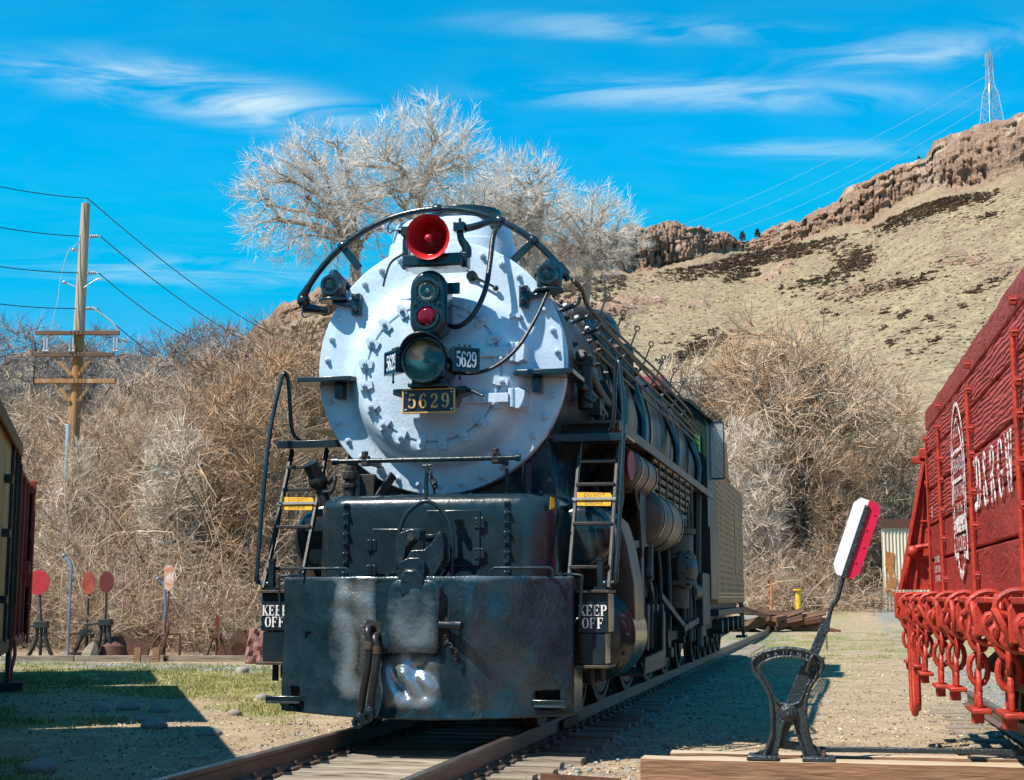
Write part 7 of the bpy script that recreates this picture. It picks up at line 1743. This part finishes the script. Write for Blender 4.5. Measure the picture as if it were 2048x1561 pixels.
def tint_col(t):
    q = min(t * 5, 4.999); i = int(q); return tuple(a + (b - a) * (q - i) for a, b in zip(TC[i], TC[i + 1])) + (1,)
BT = [  # column, base distance, top row, proto, tint, label
 (1460, 86, 640, 1, .45, 'tan bare tree just right of the tender, behind the wood heap'),
 (1545, 82, 590, 0, .62, 'tall tan bare tree left of the red and white target'),
 (1640, 78, 600, 2, .45, 'dark trunked bare tree behind the red and white target'),
 (1725, 84, 690, 1, .7, 'pale bare tree between the target blade and the gondola'),
 (1800, 82, 745, 3, .55, 'bare tree partly hidden by the far end of the gondola'),
 (1340, 92, 690, 3, .8, 'whitish bare tree behind the locomotive cab'),
 (1590, 96, 650, 3, .25, 'brown bare tree far behind the yellow bollard'),
 (1410, 98, 720, 1, .78, 'pale bare tree above the tender'),
 (520, 44, 590, 2, .05, 'brown bare tree with curved trunk left of the locomotive'),
 (455, 46, 640, 0, .2, 'orange brown bare tree in the thicket left of the locomotive handrail'),
 (380, 42, 720, 3, .5, 'pale stemmed bare tree above the rectangular target'),
 (300, 50, 690, 1, .35, 'bare tree right of the utility pole'),
 (215, 47, 760, 3, .5, 'bare shrub tree at the foot of the utility pole'),
 (590, 50, 585, 3, .1, 'reddish bare tree close beside the smokebox'),
 (60, 52, 740, 2, .4, 'bare tree between the red car and the utility pole'),
 (495, 38, 690, 4, .62, 'upright orange brown sapling clump beside the tall left handrail'),
 (430, 39, 760, 4, .15, 'upright brown sapling clump above the low rusty switch stand'),
 (345, 38, 800, 4, .8, 'upright whitish sapling clump behind the rectangular target'),
 (265, 40, 800, 4, .3, 'upright brown sapling clump right of the maroon disc'),
 (150, 41, 850, 4, .75, 'upright pale sapling clump behind the orange red disc'),
 (560, 42, 640, 4, .6, 'tall orange brown sapling clump touching the front platform edge'),
 (1500, 76, 800, 4, .8, 'upright whitish sapling clump right of the tender'),
 (1700, 76, 860, 4, .15, 'upright brown sapling clump behind the target blade tip'),
 (1380, 84, 760, 4, .8, 'upright whitish sapling clump above the cab roof')]
for k, (px, v, py, pr, tn__, lab) in enumerate(BT):
    b = at(px, 1195, v); g = gz(b.x, b.y); Ht = at(px, py, v).z - g
    (V, F, T), (V2, F2, T2) = protos[pr]; s = Ht / V2[:, 2].max()
    o = thing('bare_tree', lab, 'tree', (b.x, b.y, g - .1), rg.uniform(0, 6.3), 'brown bare trees'); o.scale = (s * rg.uniform(.9, 1.15),) * 2 + (s,)
    link('trunk', tree_me[pr][0], o); link('crown', tree_me[pr][1], o).color = tint_col(tn__)
# distant bluish trees on the left skyline
for k, (px, v, py, pr) in enumerate(((25, 95, 605, 2), (120, 100, 650, 0), (180, 105, 630, 1), (315, 100, 640, 2), (260, 96, 690, 3), (410, 90, 610, 0))):
    b = at(px, 1195, v); g = gz(b.x, b.y); Ht = at(px, py, v).z - g
    (V, F, T), (V2, F2, T2) = protos[pr]; s = Ht / V2[:, 2].max()
    o = thing('distant_tree', ['grey bare tree on the skyline at the left edge', 'grey bare tree on the skyline left of the utility pole', 'grey bare tree on the skyline just right of the utility pole', 'grey bare tree on the skyline below the power lines', 'short grey bare tree right of the pole crossarms', 'grey bare tree above the brown thicket where the wires end'][k], 'tree', (b.x, b.y, g - .1), rg.uniform(0, 6.3), 'grey skyline trees'); o.scale = (s * 1.1, s * 1.1, s)
    link('trunk', tree_me[pr][0], o); link('crown', tree_me[pr][1], o).color = (.27, .245, .235, 1)
# --- thicket (nobody could count it)
rg = np.random.default_rng(33)
def shrub(rg, stems, n1, n2, n3, lean, tw):
    S = np.zeros((stems, 3)); S[:, :2] = rg.normal(0, .12, (stems, 2)); D = np.zeros((stems, 3)); D[:, 2] = 1; D[:, :2] = rg.normal(0, lean, (stems, 2))
    L = rg.uniform(.6, 1.1, stems); Pt = grow(rg, S, D, L, 7, .22, -.03); A = Acc(); r = np.full(stems, tw * 2.2); sj = rg.choice([-.35, -.15, 0, .15, .45], stems); A.add(tubes(Pt, r, r * .5, 3), np.repeat(sj, 21))
    s, d, l, pi = shoots(rg, Pt, n1, .08, 1, .85, .35, L, .52); P1 = grow(rg, s, d, l, 5, .34, -.02); r = np.full(len(s), tw * 1.0); j1 = sj[pi] + rg.normal(0, .12, len(pi)); A.add(tubes(P1, r, r * .6, 3), np.repeat(j1, 15))
    s, d, l, pi = shoots(rg, P1, n2, .08, 1, .85, .35, l, .42); P2 = grow(rg, s, d, l, 4, .34, .0); j2 = j1[pi] + rg.normal(0, .15, len(pi)); A.add(ribbons(rg, P2, tw * .75), np.repeat(j2, 8))
    s, d, l, pi = shoots(rg, P2, n3, .1, 1, .8, .35, l, .6); P3 = grow(rg, s, d, l, 3, .28, .02); j3 = j2[pi] + rg.normal(0, .15, len(pi)); A.add(ribbons(rg, P3, tw * .6), np.repeat(j3, 6))
    V, F, T = A.out(); return V, F, T
sh = [shrub(rg, 9, 7, 7, 2, .55, .0027), shrub(rg, 12, 6, 6, 2, .85, .0025), shrub(rg, 8, 8, 7, 2, .45, .0029), shrub(rg, 14, 5, 6, 2, 1.1, .0025)]
def thicket(name, label, spots):
    items, tn = [], []
    for u, v, h in spots:
        p = UV(u, v); z = gz(p.x, p.y); w = h * rg.uniform(.85, 1.25)
        items.append((p.x, p.y, z - .15, w, w, h, rg.uniform(0, 6.3), rg.integers(4))); tn.append(float(np.clip(rg.choice([.0, .2, .4, .6, .8, 1.], p=[.16, .24, .25, .17, .08, .10]) + rg.normal(0, .05), 0, 1)))
    V, F, T = scatter([q[:2] for q in sh], items, tn); T = np.clip(T + np.concatenate([sh[int(it[7])][2] for it in items]), 0, 1)
    tag(stuff(link(name, np_mesh(name, V, F, 'twigs', T))), label, 'thicket')
sp_ = []
def band(n, px0, px1, v0, v1, h0, h1):
    for _ in range(n):
        v = rg.uniform(v0, v1); px = rg.uniform(px0, px1); q = at(px, 1195, v); u = (q - CAM).dot(FU); sp_.append((u, v, rg.uniform(h0, h1)))
band(36, -60, 640, 34.2, 37, 1.6, 2.6); band(30, -60, 640, 37, 42, 2.2, 3.8); band(22, -60, 640, 42, 52, 2.8, 4.6); band(16, 60, 640, 50, 62, 3.4, 5.4)
band(10, 380, 640, 40, 55, 4.5, 6.5)
thicket('left_thicket', 'dense tangle of bare brown brush covering the bank left of the locomotive', sp_)
sp_ = []
band(28, 1400, 1860, 73, 80, 2.8, 5.0); band(30, 1280, 1860, 80, 90, 4.5, 7.5); band(26, 1220, 1860, 90, 104, 5.5, 9.0); band(8, 900, 1240, 84, 100, 4, 7)
thicket('right_thicket', 'dense tangle of bare tan brush behind the tender and the gondola', sp_)
# pale stems catching the sun inside the thicket
sp_ = []
band(16, 120, 620, 34, 40, 3.5, 6); A = Acc()
for u, v, h in sp_:
    p = UV(u, v); n = 4; S = np.tile(np.array([p.x, p.y, gz(p.x, p.y)]), (n, 1)) + rg.normal(0, .2, (n, 3)); D = np.tile([0, 0, 1.], (n, 1)) + rg.normal(0, .55, (n, 3)); L = h * rg.uniform(.6, 1, n)
    Pt = grow(rg, S, D, L, 9, .13, -.03); r = np.full(n, .014); A.add(tubes(Pt, r, r * .3, 4), .66)
    s, d, l, pi = shoots(rg, Pt, 7, .2, 1, .7, .3, L, .4); P1 = grow(rg, s, d, l, 5, .16, -.02); r = np.full(len(s), .006); A.add(tubes(P1, r, r * .4, 3), .60)
V, F, T = A.out(); tag(stuff(link('pale_saplings', np_mesh('pale_saplings', V, F, 'twigs', T))), 'pale sunlit saplings arching through the brush behind the old switch stands', 'saplings')

# ============================================================ LOOSE GROUND COVER
rg = np.random.default_rng(44)
def ground_pts(n, u0, u1, v0, v1, pw_=1.0):
    v = v0 + (v1 - v0) * rg.random(n) ** pw_; f = rg.uniform(u0, u1, n); u = f * v
    x = CAM.x + u * FU.x + v * FV.x; y = CAM.y + u * FU.y + v * FV.y; return x, y
def keep(x, y, trackpad=.9):
    return ~(((np.abs(x) < .86) & (np.abs(x) > .64)) | ((np.abs(x) < 1.35) & (rg.random(len(x)) < .8)))
# fallen leaves and chips
n = 52000; x, y = ground_pts(n, -.37, .40, 9, 34, 1.3); ok = keep(x, y); x, y = x[ok], y[ok]; n = len(x)
z = ground_z(x, y); s = rg.uniform(.25, 1, n) ** 2.2 * .020 + .005; a = rg.uniform(0, 6.3, n); t1 = np.stack([np.cos(a), np.sin(a), rg.normal(0, .35, n)], -1); t2 = np.stack([-np.sin(a), np.cos(a), rg.normal(0, .35, n)], -1) * rg.uniform(.3, .8, n)[:, None]
c = np.stack([x, y, z + .012], -1); V = np.stack([c - t1 * s[:, None], c - t2 * s[:, None], c + t1 * s[:, None], c + t2 * s[:, None]], 1).reshape(-1, 3)
tag(stuff(link('leaf_litter', np_mesh('leaf_litter', V, np.arange(n * 4).reshape(-1, 4), 'litter', np.repeat(rg.random(n), 4)))), 'dry fallen leaves and wood chips scattered over the dirt', 'leaf litter')
# grass blades
def gmask(x, y):
    nA = fbm(x * .35, y * .35, 21); nB = fbm(x * 1.3, y * 1.3, 31)
    return sst(-1.5, -2.4, x) * sst(-16, -12, x) * sst(.42, .58, nA * .6 + nB * .4 + .13 * sst(3, 10, y) - .05) * sst(17.5, 15.5, y + .2 * x + 3)
x, y = ground_pts(260000, -.37, .10, 9.5, 30, 1.2); m = rg.random(len(x)) < gmask(x, y) * .62 * sst(.30, .62, fbm(x * 2.6, y * 2.6, 61)); x, y = x[m], y[m]
x2, y2 = ground_pts(60000, .10, .30, 26, 60, 1.0); u_, v_ = uv_of(x2, y2); m = rg.random(len(x2)) < sst(30, 34, v_) * sst(60, 50, v_) * sst(.46, .62, fbm(x2 * 1.3, y2 * 1.3, 31)) * .5; x = np.concatenate([x, x2[m]]); y = np.concatenate([y, y2[m]])
tufts = [(1.15, -1.35, 60), (1.55, -1.9, 40), (2.15, -2.0, 50), (2.5, -1.8, 30), (-1.05, .4, 60), (3.6, -2.1, 60), (4.3, -3.0, 60)]
for tx_, ty_, k in tufts: x = np.concatenate([x, tx_ + rg.normal(0, .09, k * 3)]); y = np.concatenate([y, ty_ + rg.normal(0, .07, k * 3)])
n = len(x); z = ground_z(x, y); h = rg.uniform(.02, .075, n); a = rg.uniform(0, 6.3, n); w = np.stack([np.cos(a), np.sin(a), 0 * a], -1) * .005; tip = np.stack([rg.normal(0, .45, n), rg.normal(0, .45, n), np.ones(n)], -1) * h[:, None]
c = np.stack([x, y, z], -1); V = np.stack([c - w, c + w, c + tip], 1).reshape(-1, 3)
tag(stuff(link('grass', np_mesh('grass', V, np.arange(n * 3).reshape(-1, 3), 'grass_blade', np.repeat(np.clip(rg.beta(1.5, 2.2, n), 0, 1), 3)))), 'short green spring grass in patches left of the track', 'grass')
# ballast stones round the tracks
gp = [rock_mesh(rg) for _ in range(6)]
items, tn = [], []
for k in range(5200):
    if k < 2600: xx = rg.normal(0, 1.15); yy = rg.uniform(-2.5, 14)
    elif k < 3900: yy = rg.uniform(-6.5, 5); xx = 5.7 + rg.normal(0, .6)
    else: xx = rg.uniform(-11, -3.5); yy = 12.2 - .25 * xx + rg.normal(0, .55)
    if .62 < abs(xx) < .90: continue
    if abs(xx) < 1.3 and yy < .5 and rg.random() < .6: continue
    s = rg.uniform(.012, .032); items.append((xx, yy, gz(xx, yy) + (.0 if abs(xx) > .6 else .0), s * 1.3, s, s * .8, rg.uniform(0, 6.3), rg.integers(6))); tn.append(rg.random())
V, F, T = scatter(gp, items, tn)
tag(stuff(link('ballast', np_mesh('ballast', V, F, 'gravel_grey', T))), 'grey crushed stone ballast around the tracks', 'gravel')
# single stones one can point at
for k, (px, py, s, lab) in enumerate(((72, 1543, .16, 'large rounded stone at the bottom left corner'), (258, 1420, .14, 'flat pale stone in the shade left of centre grass'), (318, 1424, .15, 'flat stone right of the pale one in the left shade'), (522, 1401, .11, 'tan stone on sunlit grass left of the pilot step'), (483, 1347, .16, 'round tan stone at the back of the sunlit grass'), (469, 1430, .10, 'small dark stone at the tip of the car shadow'), (285, 1444, .10, 'small flat stone in the middle of the left shade'), (310, 1457, .16, 'long flat stone near the lit strip in the left shade'), (420, 1473, .12, 'dark clod in the near shadow left of the rail'), (200, 1424, .14, 'half buried stone in the left shade'))):
    d = (at(px, py, 10) - CAM); t = (-.2 - CAM.z) / d.z; p = CAM + d * t
    bm = bmesh.new(); bmesh.ops.create_icosphere(bm, subdivisions=3, radius=1); r2 = random.Random(k)
    for vv in bm.verts:
        f = 1 + .16 * math.sin(vv.co.x * 3 + k) * math.cos(vv.co.y * 2.3 + k * 2) + .08 * math.sin(vv.co.z * 5 + k) ; vv.co *= f; vv.co.z *= .75; vv.co.x *= 1.2
    me = bpy.data.meshes.new('stone'); bm.to_mesh(me); bm.free(); me.shade_smooth(); me.materials.append(M['stone'])
    o = link('stone', me); o.location = (p.x, p.y, gz(p.x, p.y) + s * .1); o.scale = (s * .8,) * 3; o.rotation_euler = (0, 0, k * 1.3); tag(o, lab, 'stone', 'stones on the ground')
